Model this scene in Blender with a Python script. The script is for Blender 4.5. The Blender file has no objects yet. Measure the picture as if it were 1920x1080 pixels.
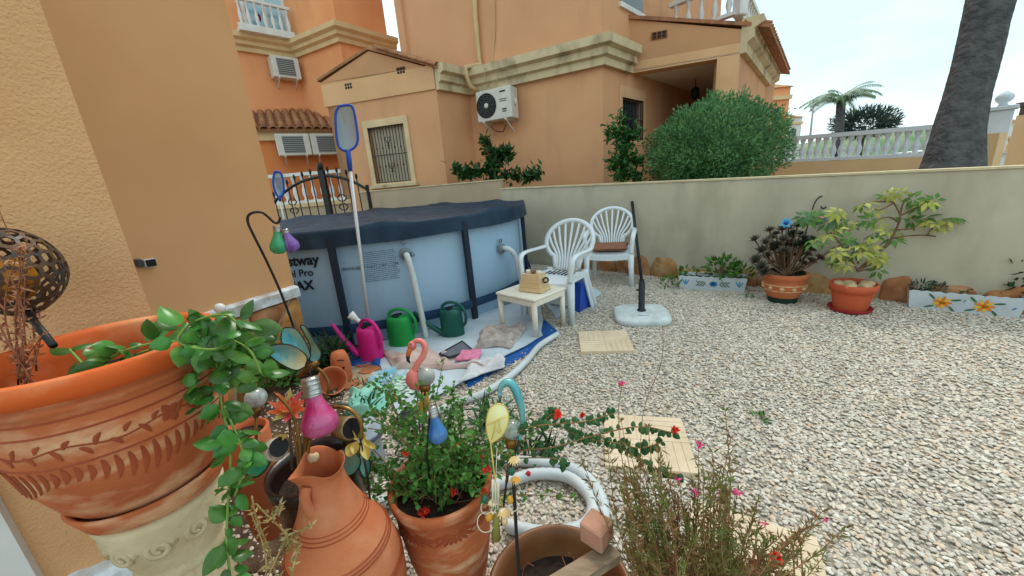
import bpy, math, random
from mathutils import Vector, Matrix, noise
random.seed(7)
PI = math.pi
scene = bpy.context.scene
COL = scene.collection
V = Vector

# ------------------------------------------------------------------ camera
EYE = V((0, 0, 1.3)); FOC = 700.0
CX = V((0.996518323, -0.0223246706, -0.0803295719))    # image right in world axes
CY = V((-0.083374043, -0.266832968, -0.960129646))     # image down
CZ = V((0.0, 0.963484186, -0.26776524))                # view direction
cam_d = bpy.data.cameras.new('camera'); cam = bpy.data.objects.new('camera', cam_d); COL.objects.link(cam)
cam_d.sensor_width = 36.0; cam_d.lens = 36.0 * FOC / 1920.0
cam_d.clip_start = 0.02; cam_d.clip_end = 3000
m = Matrix((CX, -CY, -CZ)).transposed().to_4x4(); m.translation = EYE
cam.matrix_world = m
scene.camera = cam

# ------------------------------------------------------------------ light: bright overcast
SUN_EL, SUN_AZ = math.radians(58), math.radians(20)     # azimuth from +Y towards +X
w = bpy.data.worlds.new('World'); scene.world = w; w.use_nodes = True
nt = w.node_tree; nt.nodes.clear()
out = nt.nodes.new('ShaderNodeOutputWorld'); bg = nt.nodes.new('ShaderNodeBackground')
sky = nt.nodes.new('ShaderNodeTexSky'); sky.sky_type = 'NISHITA'; sky.sun_disc = False
sky.sun_elevation = SUN_EL; sky.sun_rotation = SUN_AZ
tc = nt.nodes.new('ShaderNodeTexCoord'); mp = nt.nodes.new('ShaderNodeMapping')
mp.inputs['Scale'].default_value = (1.0, 1.0, 2.4)
nz = nt.nodes.new('ShaderNodeTexNoise'); nz.inputs['Scale'].default_value = 2.3; nz.inputs['Detail'].default_value = 5
nz.inputs['Roughness'].default_value = 0.5
cr = nt.nodes.new('ShaderNodeValToRGB')
cr.color_ramp.elements[0].position = .38; cr.color_ramp.elements[0].color = (6.1, 8.5, 9.2, 1)
cr.color_ramp.elements[1].position = .68; cr.color_ramp.elements[1].color = (9.4, 10.8, 11.0, 1)
mx = nt.nodes.new('ShaderNodeMix'); mx.data_type = 'RGBA'; mx.inputs['Factor'].default_value = .95
nt.links.new(tc.outputs['Generated'], mp.inputs['Vector']); nt.links.new(mp.outputs['Vector'], nz.inputs['Vector'])
nt.links.new(nz.outputs['Fac'], cr.inputs['Fac'])
nt.links.new(sky.outputs['Color'], mx.inputs['A']); nt.links.new(cr.outputs['Color'], mx.inputs['B'])
nt.links.new(mx.outputs['Result'], bg.inputs['Color']); bg.inputs['Strength'].default_value = 0.1
nt.links.new(bg.outputs[0], out.inputs['Surface'])
sl = bpy.data.lights.new('sun', 'SUN'); sl.energy = 1.5; sl.angle = math.radians(17); sl.color = (1, .93, .84)
so = bpy.data.objects.new('sun', sl); COL.objects.link(so)
so.rotation_euler = (PI / 2 - SUN_EL, 0, PI - SUN_AZ)
so.location = (0, 0, 30)
vs = scene.view_settings; vs.view_transform = 'Standard'; vs.look = 'None'; vs.exposure = 0.48; vs.gamma = 1
vs.use_curve_mapping = False

# ------------------------------------------------------------------ surveying helpers (pixel of the photograph -> place)
def ray(px, py): return CX * (px - 960) + CY * (py - 540) + CZ * FOC
def gnd(px, py, z=0.0):
    d = ray(px, py); return EYE + d * ((z - EYE.z) / d.z)
def dep(px, py, z): return EYE + ray(px, py) * (z / FOC)
def atd(px, py, dist):
    d = ray(px, py); return EYE + d * (dist / math.hypot(d.x, d.y))
def onw(px, py, p0, p1):
    d = ray(px, py); e = V((p1[0] - p0[0], p1[1] - p0[1])); n = V((e.y, -e.x))
    t = (n.x * (p0[0]) + n.y * (p0[1])) / (n.x * d.x + n.y * d.y)
    return EYE + d * t
def along(p, p0, p1):
    e = V((p1[0] - p0[0], p1[1] - p0[1])).normalized(); return (p[0] - p0[0]) * e.x + (p[1] - p0[1]) * e.y

# ------------------------------------------------------------------ materials
def lin(c):
    return tuple(((x / 255) / 12.92 if x / 255 <= .04045 else ((x / 255 + .055) / 1.055) ** 2.4) for x in c)
_m = {}
def mat(name, col, col2=None, scale=6, rough=.7, bump=0, bscale=80, spec=.3, metal=0, trans=0, ior=1.45, alpha=1,
        detail=6, contrast=.5, streak=None, emit=0, col3=None, scale3=1.5, fac3=.4, sub=0, coat=0, rand=0, dist=.004, wave=None, streak3=None):
    """rgb 0-255 colours; col2 patches by noise; col3 broad stains; rand = per object value spread"""
    if name in _m: return _m[name]
    M = bpy.data.materials.new(name); M.use_nodes = True; n = M.node_tree.nodes; l = M.node_tree.links
    p = n['Principled BSDF']; p.inputs['Roughness'].default_value = rough; p.inputs['Metallic'].default_value = metal
    p.inputs['Specular IOR Level'].default_value = spec; p.inputs['Transmission Weight'].default_value = trans
    p.inputs['IOR'].default_value = ior; p.inputs['Alpha'].default_value = alpha
    if coat: p.inputs['Coat Weight'].default_value = coat; p.inputs['Coat Roughness'].default_value = .15
    t = n.new('ShaderNodeTexCoord'); src = t.outputs['Object']
    c = lin(col) + (1,)
    p.inputs['Base Color'].default_value = c
    cur = None
    def noise_mix(a, b, sc, lo, hi, det=detail, stretch=None):
        z = n.new('ShaderNodeTexNoise'); z.inputs['Scale'].default_value = sc; z.inputs['Detail'].default_value = det
        s = src
        if stretch:
            mpn = n.new('ShaderNodeMapping'); mpn.inputs['Scale'].default_value = stretch; l.new(src, mpn.inputs['Vector']); s = mpn.outputs['Vector']
        l.new(s, z.inputs['Vector'])
        r = n.new('ShaderNodeMapRange'); r.inputs['From Min'].default_value = lo; r.inputs['From Max'].default_value = hi
        l.new(z.outputs['Fac'], r.inputs['Value'])
        x = n.new('ShaderNodeMix'); x.data_type = 'RGBA'; l.new(r.outputs['Result'], x.inputs['Factor'])
        if hasattr(a, 'links'): l.new(a, x.inputs['A'])
        else: x.inputs['A'].default_value = a
        x.inputs['B'].default_value = b
        return x.outputs['Result'], r
    if col2:
        cur, _ = noise_mix(c, lin(col2) + (1,), scale, .5 - contrast / 3, .5 + contrast / 3, stretch=streak)
    if col3:
        cur, r = noise_mix(cur if cur else c, lin(col3) + (1,), scale3, .5, .72, det=8, stretch=streak3)
        r.inputs['To Max'].default_value = fac3
    if rand:
        oi = n.new('ShaderNodeObjectInfo'); hv = n.new('ShaderNodeHueSaturation')
        mr = n.new('ShaderNodeMapRange'); mr.inputs['To Min'].default_value = 1 - rand; mr.inputs['To Max'].default_value = 1 + rand
        l.new(oi.outputs['Random'], mr.inputs['Value']); l.new(mr.outputs['Result'], hv.inputs['Value'])
        mr2 = n.new('ShaderNodeMapRange'); mr2.inputs['To Min'].default_value = .5 - rand * .05; mr2.inputs['To Max'].default_value = .5 + rand * .05
        ml = n.new('ShaderNodeMath'); ml.operation = 'FRACT'; mm = n.new('ShaderNodeMath'); mm.operation = 'MULTIPLY'; mm.inputs[1].default_value = 7.13
        l.new(oi.outputs['Random'], mm.inputs[0]); l.new(mm.outputs[0], ml.inputs[0]); l.new(ml.outputs[0], mr2.inputs['Value']); l.new(mr2.outputs['Result'], hv.inputs['Hue'])
        if cur: l.new(cur, hv.inputs['Color'])
        else: hv.inputs['Color'].default_value = c
        cur = hv.outputs['Color']
    if cur: l.new(cur, p.inputs['Base Color'])
    if bump:
        z = n.new('ShaderNodeTexNoise'); z.inputs['Scale'].default_value = bscale; z.inputs['Detail'].default_value = 5
        l.new(src, z.inputs['Vector']); b = n.new('ShaderNodeBump'); b.inputs['Strength'].default_value = bump
        b.inputs['Distance'].default_value = dist
        l.new(z.outputs['Fac'], b.inputs['Height'])
        if wave:
            wv = n.new('ShaderNodeTexWave'); wv.wave_type = 'BANDS'; wv.bands_direction = wave[0]; wv.inputs['Scale'].default_value = wave[1]
            l.new(src, wv.inputs['Vector']); b2 = n.new('ShaderNodeBump'); b2.inputs['Strength'].default_value = wave[2]; b2.inputs['Distance'].default_value = .004
            l.new(wv.outputs['Fac'], b2.inputs['Height']); l.new(b.outputs['Normal'], b2.inputs['Normal']); l.new(b2.outputs['Normal'], p.inputs['Normal'])
        else: l.new(b.outputs['Normal'], p.inputs['Normal'])
    if emit:
        p.inputs['Emission Color'].default_value = c; p.inputs['Emission Strength'].default_value = emit
    if sub: p.inputs['Subsurface Weight'].default_value = sub
    _m[name] = M; return M
def leafmat(name, col, col2, rough=.45, trans=.25, scale=30, rand=.15, spec=.35):
    """leaf: principled plus translucent back light"""
    if name in _m: return _m[name]
    M = mat(name, col, col2, scale=scale, rough=rough, spec=spec, rand=rand)
    n = M.node_tree.nodes; l = M.node_tree.links; p = n['Principled BSDF']; o = [x for x in n if x.type == 'OUTPUT_MATERIAL'][0]
    tr = n.new('ShaderNodeBsdfTranslucent'); mxs = n.new('ShaderNodeMixShader'); mxs.inputs['Fac'].default_value = trans
    l.new(p.inputs['Base Color'].links[0].from_socket, tr.inputs['Color'])
    l.new(p.outputs[0], mxs.inputs[1]); l.new(tr.outputs[0], mxs.inputs[2]); l.new(mxs.outputs[0], o.inputs['Surface'])
    return M
def glassmat(name, col, alpha=.55, rough=.08):
    return mat(name, col, rough=rough, spec=.6, alpha=alpha)

# ------------------------------------------------------------------ mesh building
class B:
    def __init__(s, M=None): s.v = []; s.f = []; s.mi = []; s.M = M; s.cur = 0; s.sm = []; s.smooth = True
    def add(s, vs, fs, smooth=None):
        o = len(s.v)
        s.v += [(s.M @ V(v)) if s.M else V(v) for v in vs]
        for f in fs: s.f.append(tuple(o + i for i in f)); s.mi.append(s.cur); s.sm.append(s.smooth if smooth is None else smooth)
    def box(s, c, d, rz=0, R=None, bev=0):
        c = V(c); R = R or Matrix.Rotation(rz, 3, 'Z'); x, y, z = d[0] / 2, d[1] / 2, d[2] / 2
        if bev and bev < min(x, y, z):
            b = bev; vs = []; idx = {}
            for sx in (-1, 1):
                for sy in (-1, 1):
                    for sz in (-1, 1):
                        for k in range(3):
                            q = [sx * (x - b), sy * (y - b), sz * (z - b)]; q[k] = (sx * x, sy * y, sz * z)[k]
                            idx[(sx, sy, sz, k)] = len(vs); vs.append(c + R @ V(q))
            fs = []
            for k in range(3):
                i, j = (k + 1) % 3, (k + 2) % 3
                for sg in (-1, 1):
                    quad = []
                    for a, bb in ((-1, -1), (1, -1), (1, 1), (-1, 1)):
                        t = [0, 0, 0]; t[k] = sg; t[i] = a; t[j] = bb; quad.append(idx[(*t, k)])
                    fs.append(quad if sg > 0 else quad[::-1])
                for a in (-1, 1):
                    for bb in (-1, 1):
                        t1 = [0, 0, 0]; t2 = [0, 0, 0]; t1[i] = t2[i] = a; t1[j] = t2[j] = bb; t1[k] = -1; t2[k] = 1
                        q = [idx[(*t1, i)], idx[(*t2, i)], idx[(*t2, j)], idx[(*t1, j)]]
                        fs.append(q if a * bb < 0 else q[::-1])
            for sx in (-1, 1):
                for sy in (-1, 1):
                    for sz in (-1, 1):
                        q = [idx[(sx, sy, sz, k)] for k in range(3)]; fs.append(q if sx * sy * sz > 0 else q[::-1])
            s.add(vs, fs, False); return
        vs = [c + R @ V((sx * x, sy * y, sz * z)) for sx in (-1, 1) for sy in (-1, 1) for sz in (-1, 1)]
        s.add(vs, [(0, 1, 3, 2), (4, 6, 7, 5), (0, 4, 5, 1), (2, 3, 7, 6), (0, 2, 6, 4), (1, 5, 7, 3)], False)
    def bar(s, a, b, w, h=None, up=V((0, 0, 1))):
        a, b = V(a), V(b); h = h or w; d = (b - a); L = d.length; d.normalize()
        x = d.cross(up); x = x.normalized() if x.length > 1e-4 else V((1, 0, 0)); z = x.cross(d)
        s.box((a + b) / 2, (w, L, h), R=Matrix((x, d, z)).transposed())
    def tube(s, pts, r, n=8, caps=True, flat=None):
        pts = [V(p) for p in pts]; k = len(pts)
        rs = r if isinstance(r, (list, tuple)) else [r] * k
        ts = [(pts[min(i + 1, k - 1)] - pts[max(i - 1, 0)]).normalized() for i in range(k)]
        nrm = ts[0].orthogonal().normalized(); vs = []
        for i in range(k):
            nrm = (nrm - ts[i] * nrm.dot(ts[i]));
            nrm = nrm.normalized() if nrm.length > 1e-6 else ts[i].orthogonal().normalized()
            bn = ts[i].cross(nrm)
            for j in range(n):
                a = 2 * PI * j / n; vs.append(pts[i] + (nrm * math.cos(a) + bn * math.sin(a)) * rs[i])
        fs = [(i * n + j, i * n + (j + 1) % n, (i + 1) * n + (j + 1) % n, (i + 1) * n + j) for i in range(k - 1) for j in range(n)]
        if caps: fs += [tuple(range(n))[::-1], tuple((k - 1) * n + j for j in range(n))]
        s.add(vs, fs)
    def lathe(s, prof, c=(0, 0, 0), n=24, R=None, sq=1, wob=0):
        c = V(c); vs = []; 
        for i, (r, z) in enumerate(prof):
            for j in range(n):
                a = 2 * PI * j / n; rr = r * (1 + wob * math.sin(3 * a + i)) if wob else r
                q = V((rr * math.cos(a), rr * math.sin(a) * sq, z)); vs.append(c + (R @ q if R else q))
        fs = [(i * n + j, i * n + (j + 1) % n, (i + 1) * n + (j + 1) % n, (i + 1) * n + j) for i in range(len(prof) - 1) for j in range(n)]
        s.add(vs, fs)
    def disc(s, c, r, n=24, R=None, z=0):
        c = V(c); q = [V((r * math.cos(2 * PI * j / n), r * math.sin(2 * PI * j / n), z)) for j in range(n)]
        s.add([c + (R @ x if R else x) for x in q], [tuple(range(n))], False)
    def ball(s, c, r, n=14, m_=9, sc=(1, 1, 1), R=None, jit=0, seed=0):
        c = V(c); vs = []
        for i in range(m_ + 1):
            th = PI * i / m_
            for j in range(n):
                a = 2 * PI * j / n; d = V((math.sin(th) * math.cos(a), math.sin(th) * math.sin(a), math.cos(th)))
                k = 1 + (jit * noise.noise(d * 1.6 + V((seed * 3.7, seed, 0))) if jit else 0)
                q = V((d.x * sc[0], d.y * sc[1], d.z * sc[2])) * r * k; vs.append(c + (R @ q if R else q))
        s.add(vs, [(i * n + j, (i + 1) * n + j, (i + 1) * n + (j + 1) % n, i * n + (j + 1) % n) for i in range(m_) for j in range(n)])
    def leaf(s, p, d, nrm, L, W, fold=.25, curl=.1):
        p, d = V(p), V(d).normalized(); x = d.cross(V(nrm)); x = x.normalized() if x.length > 1e-5 else d.orthogonal().normalized(); u = x.cross(d)
        md = p + d * L * .45 - u * W * fold
        s.add([p, p + d * L * .42 - x * W / 2, md, p + d * L * .42 + x * W / 2, p + d * L - u * L * curl], [(0, 2, 1), (0, 3, 2), (1, 2, 4), (2, 3, 4)])
    def grid(s, fn, nu, nv, closeu=False):
        vs = [fn(i / nu, j / nv) for j in range(nv + 1) for i in range(nu + (0 if closeu else 1))]; w_ = nu + (0 if closeu else 1)
        fs = [(j * w_ + i, j * w_ + (i + 1) % w_, (j + 1) * w_ + (i + 1) % w_, (j + 1) * w_ + i) for j in range(nv) for i in range(nu)]
        s.add(vs, fs)
    def prism(s, pts, z0, z1):
        n = len(pts); vs = [V((p[0], p[1], z0)) for p in pts] + [V((p[0], p[1], z1)) for p in pts]
        fs = [(i, (i + 1) % n, n + (i + 1) % n, n + i) for i in range(n)] + [tuple(range(n))[::-1], tuple(range(n, 2 * n))]
        s.add(vs, fs, False)
    def build(s, name, mats, parent=None, kind=None, label=None):
        me = bpy.data.meshes.new(name); org = parent_origin(parent)
        me.from_pydata([v - org for v in s.v], [], s.f)
        for x in (mats if isinstance(mats, (list, tuple)) else [mats]): me.materials.append(x)
        me.polygons.foreach_set('material_index', s.mi); me.polygons.foreach_set('use_smooth', s.sm); me.update()
        o = bpy.data.objects.new(name, me); COL.objects.link(o)
        if parent: o.parent = parent
        if kind: o['kind'] = kind
        if label: o['label'] = label
        return o
def parent_origin(p):
    o = V((0, 0, 0))
    while p: o += p.location; p = p.parent
    return o
def recalc(o):
    import bmesh
    b = bmesh.new(); b.from_mesh(o.data); bmesh.ops.recalc_face_normals(b, faces=b.faces); b.to_mesh(o.data); b.free(); return o
def thing(name, label, cat, loc=(0, 0, 0), group=None):
    o = bpy.data.objects.new(name, None); COL.objects.link(o); o.location = V(loc); o.empty_display_size = .1
    o['label'] = label; o['category'] = cat
    if group: o['group'] = group
    return o
def tag(o, label, cat, group=None):
    o['label'] = label; o['category'] = cat
    if group: o['group'] = group
    # move origin to the base of the mesh
    return o
def inst(me, name, M, parent):
    """one more piece sharing mesh data: M in world space"""
    o = bpy.data.objects.new(name, me); COL.objects.link(o); o.parent = parent
    M = M.copy(); M.translation -= parent_origin(parent); o.matrix_local = M; return o
def rawmesh(b, name, mats):
    me = bpy.data.meshes.new(name); me.from_pydata([tuple(v) for v in b.v], [], b.f)
    for x in (mats if isinstance(mats, (list, tuple)) else [mats]): me.materials.append(x)
    me.polygons.foreach_set('material_index', b.mi); me.polygons.foreach_set('use_smooth', b.sm); me.update(); return me
def copy_tree(root, loc=None, rz=0, label=None):
    r = root.copy(); COL.objects.link(r)
    if loc is not None: r.location = loc
    r.rotation_euler = (0, 0, rz)
    if label: r['label'] = label
    for ch in list(root.children):
        c = ch.copy(); COL.objects.link(c); c.parent = r
        for g in list(ch.children): d = g.copy(); COL.objects.link(d); d.parent = c
    return r
def bez(p, n=24):
    """Catmull-Rom through points"""
    p = [V(x) for x in p]; q = [p[0] * 2 - p[1]] + p + [p[-1] * 2 - p[-2]]; o = []; k = len(p) - 1
    for i in range(k):
        for t in range(max(2, n // k)):
            t = t / max(2, n // k); a, b, c, d = q[i:i + 4]
            o.append(.5 * ((2 * b) + (c - a) * t + (2 * a - 5 * b + 4 * c - d) * t * t + (3 * b - a - 3 * c + d) * t ** 3))
    return o + [p[-1]]
def frame(d, up=V((0, 0, 1))):
    d = V(d).normalized(); x = d.cross(up); x = x.normalized() if x.length > 1e-4 else V((1, 0, 0)); return Matrix((x, d, x.cross(d))).transposed()
def facing(d):   # matrix whose z axis points along d, y as upright as possible
    z = V(d).normalized(); x = V((0, 0, 1)).cross(z); x = x.normalized() if x.length > 1e-4 else V((1, 0, 0)); return Matrix((x, z.cross(x), z)).transposed()
def rnd(a, b): return random.uniform(a, b)
def rdir(): 
    while 1:
        v = V((rnd(-1, 1), rnd(-1, 1), rnd(-1, 1)))
        if .05 < v.length < 1: return v.normalized()
def to_cam(p): return (EYE - V(p)).normalized()

def wall(b, p0, p1, z0, z1, t=.2, holes=()):
    """wall between plan points, outer face on the right of p0->p1; holes (s0,s1,za,zb)"""
    p0, p1 = V((p0[0], p0[1])), V((p1[0], p1[1])); e = (p1 - p0); L = e.length; e.normalize(); n = V((e.y, -e.x))
    S = sorted({0, L, *[h[0] for h in holes], *[h[1] for h in holes]}); Z = sorted({z0, z1, *[h[2] for h in holes], *[h[3] for h in holes]})
    rz = math.atan2(e.y, e.x)
    for i in range(len(S) - 1):
        k0 = None; cells = []
        for j in range(len(Z) - 1):
            s_, z_ = (S[i] + S[i + 1]) / 2, (Z[j] + Z[j + 1]) / 2
            solid = not any(h[0] < s_ < h[1] and h[2] < z_ < h[3] for h in holes)
            if solid and cells and cells[-1][1] == Z[j]: cells[-1][1] = Z[j + 1]
            elif solid: cells.append([Z[j], Z[j + 1]])
        for a, c in cells:
            ctr = p0 + e * ((S[i] + S[i + 1]) / 2) - n * (t / 2)
            b.box((ctr.x, ctr.y, (a + c) / 2), (S[i + 1] - S[i], t, c - a), rz)
def offset_path(pts, d):
    pts = [V((p[0], p[1])) for p in pts]; o = []
    for i in range(len(pts)):
        ns = []
        if i > 0: e = (pts[i] - pts[i - 1]).normalized(); ns.append(V((e.y, -e.x)))
        if i < len(pts) - 1: e = (pts[i + 1] - pts[i]).normalized(); ns.append(V((e.y, -e.x)))
        nn = sum(ns, V((0, 0))) / len(ns); nn = nn / max(.3, nn.length_squared); o.append(pts[i] + nn * d)
    return o
def cornice(b, pts, z, prof):
    """prof = closed list of (out, dz)"""
    rings = [[V((*q, z + dz)) for q in offset_path(pts, o)] for o, dz in prof]; n = len(pts); k = len(prof)
    vs = [rings[j][i] for i in range(n) for j in range(k)]
    fs = [(i * k + j, i * k + (j + 1) % k, (i + 1) * k + (j + 1) % k, (i + 1) * k + j) for i in range(n - 1) for j in range(k)]
    fs += [tuple(range(k)), tuple((n - 1) * k + j for j in range(k))[::-1]]
    b.add(vs, fs, False)
# ================================================================== THE SETTING
m_earth = mat('sandy_earth', (150, 130, 105), (120, 105, 85), scale=3, bump=.4, bscale=40)
b = B(); b.grid(lambda u, v: V((-200 + 600 * u, -150 + 700 * v, -.06)), 30, 30); b.smooth = False
o = b.build('ground', m_earth); o['kind'] = 'structure'
# distant hill
b = B()
def hill(u, v):
    x = 60 + 260 * u; y = 140 + 60 * v; hgt = 9.5 * math.sin(PI * u) ** .7 * math.sin(PI * min(v, .98)) ** .6 + 2 * noise.noise(V((x * .03, y * .03, 2)))
    return V((x, y, max(-1, hgt)))
b.grid(hill, 40, 12)
o = b.build('hill', mat('hill_scrub', (95, 125, 85), (140, 140, 120), scale=.15, rough=1)); o['kind'] = 'structure'

# ---- gravel bed (base sheet) and pebbles
GV = [(-2.6, -.5), (4.6, -.5), (4.6, 2.1), (1.62, 4.95), (.0, 6.42), (-3.0, 7.3)]
m_gbase = mat('gravel_dust', (164, 154, 140), (136, 127, 115), scale=60, bump=.5, bscale=120)
b = B(); b.add([(x, y, -.0015) for x, y in GV], [tuple(range(len(GV)))], False)
o = b.build('gravel_bed', m_gbase); o['kind'] = 'structure'
def pebble_material():
    M = bpy.data.materials.new('pebble'); M.use_nodes = True; n = M.node_tree.nodes; l = M.node_tree.links; p = n['Principled BSDF']
    p.inputs['Roughness'].default_value = .75; p.inputs['Specular IOR Level'].default_value = .25
    oi = n.new('ShaderNodeObjectInfo'); r = n.new('ShaderNodeValToRGB'); e = r.color_ramp.elements
    cols = [(0, (140, 130, 118)), (.06, (178, 168, 156)), (.3, (190, 181, 168)), (.5, (206, 197, 183)), (.66, (186, 170, 156)), (.8, (200, 182, 156)), (.93, (218, 210, 198)), (1, (200, 164, 132))]
    e[0].position, e[0].color = cols[0][0], lin(cols[0][1]) + (1,); e[1].position, e[1].color = cols[-1][0], lin(cols[-1][1]) + (1,)
    for q, c in cols[1:-1]: x = e.new(q); x.color = lin(c) + (1,)
    l.new(oi.outputs['Random'], r.inputs['Fac'])
    t = n.new('ShaderNodeTexCoord'); z = n.new('ShaderNodeTexNoise'); z.inputs['Scale'].default_value = 3; l.new(t.outputs['Object'], z.inputs['Vector'])
    x = n.new('ShaderNodeMix'); x.data_type = 'RGBA'; x.blend_type = 'MULTIPLY'; x.inputs['Factor'].default_value = .5
    l.new(r.outputs['Color'], x.inputs['A']); l.new(z.outputs['Fac'], x.inputs['B'])
    h = n.new('ShaderNodeHueSaturation'); h.inputs['Value'].default_value = 1.45; h.inputs['Saturation'].default_value = .95; l.new(x.outputs['Result'], h.inputs['Color'])
    l.new(h.outputs['Color'], p.inputs['Base Color']); return M
def gravel():
    g = bpy.data.node_groups.new('scatter_pebbles', 'GeometryNodeTree')
    g.interface.new_socket('Geometry', in_out='INPUT', socket_type='NodeSocketGeometry'); g.interface.new_socket('Geometry', in_out='OUTPUT', socket_type='NodeSocketGeometry')
    N = g.nodes.new; L = g.links.new
    gi, go = N('NodeGroupInput'), N('NodeGroupOutput')
    d = N('GeometryNodeDistributePointsOnFaces'); d.distribute_method = 'POISSON'; d.inputs['Distance Min'].default_value = .0079; d.inputs['Density Max'].default_value = 12000; d.inputs['Seed'].default_value = 4
    L(gi.outputs[0], d.inputs['Mesh'])
    jn = N('GeometryNodeJoinGeometry')
    for k, sc in enumerate(((1.25, .85, .45), (1, .9, .5), (1.45, .8, .4), (1.1, 1, .4), (1.3, .7, .5))):
        ic = N('GeometryNodeMeshIcoSphere'); ic.inputs['Radius'].default_value = 1; ic.inputs['Subdivisions'].default_value = 2
        sp = N('GeometryNodeSetPosition'); ns = N('ShaderNodeTexNoise'); ns.noise_dimensions = '4D'; ns.inputs['Scale'].default_value = .8; ns.inputs['W'].default_value = k * 3.1
        vm = N('ShaderNodeVectorMath'); vm.operation = 'SUBTRACT'; vm.inputs[1].default_value = (.5, .5, .5); L(ns.outputs['Color'], vm.inputs[0])
        v2 = N('ShaderNodeVectorMath'); v2.operation = 'SCALE'; v2.inputs['Scale'].default_value = .9; L(vm.outputs[0], v2.inputs[0])
        L(ic.outputs['Mesh'], sp.inputs['Geometry']); L(v2.outputs[0], sp.inputs['Offset'])
        tr = N('GeometryNodeTransform'); tr.inputs['Scale'].default_value = sc; L(sp.outputs[0], tr.inputs['Geometry'])
        ss = N('GeometryNodeSetShadeSmooth'); L(tr.outputs[0], ss.inputs['Geometry'])
        sm = N('GeometryNodeSetMaterial'); sm.inputs['Material'].default_value = M_PEB; L(ss.outputs[0], sm.inputs['Geometry'])
        gt = N('GeometryNodeGeometryToInstance'); L(sm.outputs[0], gt.inputs[0]); L(gt.outputs[0], jn.inputs[0])
    ip = N('GeometryNodeInstanceOnPoints'); ip.inputs['Pick Instance'].default_value = True
    L(d.outputs['Points'], ip.inputs['Points']); L(jn.outputs[0], ip.inputs['Instance'])
    rv = N('FunctionNodeRandomValue'); rv.data_type = 'FLOAT_VECTOR'; rv.inputs[0].default_value = (-.35, -.35, 0); rv.inputs[1].default_value = (.35, .35, 6.28); L(rv.outputs[0], ip.inputs['Rotation'])
    rs = N('FunctionNodeRandomValue'); rs.data_type = 'FLOAT'; rs.inputs[2].default_value = .0045; rs.inputs[3].default_value = .0116; rs.inputs['Seed'].default_value = 5; L(rs.outputs[1], ip.inputs['Scale'])
    tp = N('GeometryNodeSetPosition'); rz = N('FunctionNodeRandomValue'); rz.data_type = 'FLOAT_VECTOR'; rz.inputs[0].default_value = (0, 0, -.006); rz.inputs[1].default_value = (0, 0, .008)
    L(ip.outputs[0], tp.inputs['Geometry']); L(rz.outputs[0], tp.inputs['Offset']); L(tp.outputs[0], go.inputs[0])
    bb = B(); 
    P = [(-2.3, .35), (4.45, .35), (4.45, 2.25), (1.68, 4.87), (.15, 6.2), (.3, 4.4), (-.5, 3.1), (-1.6, 2.6)]
    bb.add([(x, y, 0) for x, y in P], [tuple(range(len(P)))], False)
    o = bb.build('gravel', M_PEB, kind='stuff'); md = o.modifiers.new('pebbles', 'NODES'); md.node_group = g
M_PEB = pebble_material(); gravel()

# ================================================================== BOUNDARY WALL (garden wall on the right and behind the pool)
m_render = mat('grey_render', (194, 184, 162), (182, 173, 152), scale=3.5, rough=.9, bump=.35, bscale=110, col3=(140, 130, 112), scale3=2.4, fac3=.62, streak3=(1, 1, .35))
m_renderL = mat('tan_render', (188, 166, 138), (172, 152, 128), scale=2, rough=.9, bump=.2, bscale=160, col3=(115, 100, 85), scale3=1.2, fac3=.45)
m_cop = mat('coping_cream', (215, 198, 160), (190, 175, 142), scale=7, rough=.85, bump=.2)
m_stone = mat('rust_stone', (176, 124, 78), (138, 92, 56), scale=9, rough=.85, bump=.6, bscale=28, rand=.25, col3=(196, 168, 130), scale3=5, fac3=.6, dist=.01)
m_stain = mat('rain_stain', (96, 90, 82), (130, 122, 108), scale=9, rough=.95)
gw = thing('garden_wall', 'long low rendered garden wall with thin pale coping behind the chairs and the flower pots', 'wall', (1.7, 4.85, 0))
A_, Bw = V((-.05, 6.52)), V((4.75, 1.93))
def wtop(s): return 1.225 - .145 * s    # along A_ -> B_
b = B(); nseg = 16; e = (Bw - A_); en = e.normalized(); nn = V((en.y, -en.x))
ring = []
for i in range(nseg + 1):
    s = i / nseg; p = A_ + e * s; q = p - nn * .16
    ring.append([V((p.x, p.y, -.05)), V((p.x, p.y, wtop(s))), V((q.x, q.y, wtop(s))), V((q.x, q.y, -.05))])
vs = [v for r in ring for v in r]
b.add(vs, [(i * 4 + j, i * 4 + (j + 1) % 4, i * 4 + 4 + (j + 1) % 4, i * 4 + 4 + j) for i in range(nseg) for j in range(4)] + [(3, 2, 1, 0), tuple(nseg * 4 + k for k in range(4))], False)
recalc(b.build('rendered_panel', m_render, gw))
b = B(); vs = []
for i in range(nseg + 1):
    s = i / nseg; p = A_ + e * s + nn * .012; q = A_ + e * s - nn * .172; z = wtop(s) + .002
    vs += [V((p.x, p.y, z)), V((p.x, p.y, z + .018)), V((q.x, q.y, z + .018)), V((q.x, q.y, z))]
b.add(vs, [(i * 4 + j, i * 4 + (j + 1) % 4, i * 4 + 4 + (j + 1) % 4, i * 4 + 4 + j) for i in range(nseg) for j in range(4)] + [(3, 2, 1, 0), tuple(nseg * 4 + k for k in range(4))], False)
recalc(b.build('coping', m_cop, gw))
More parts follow.
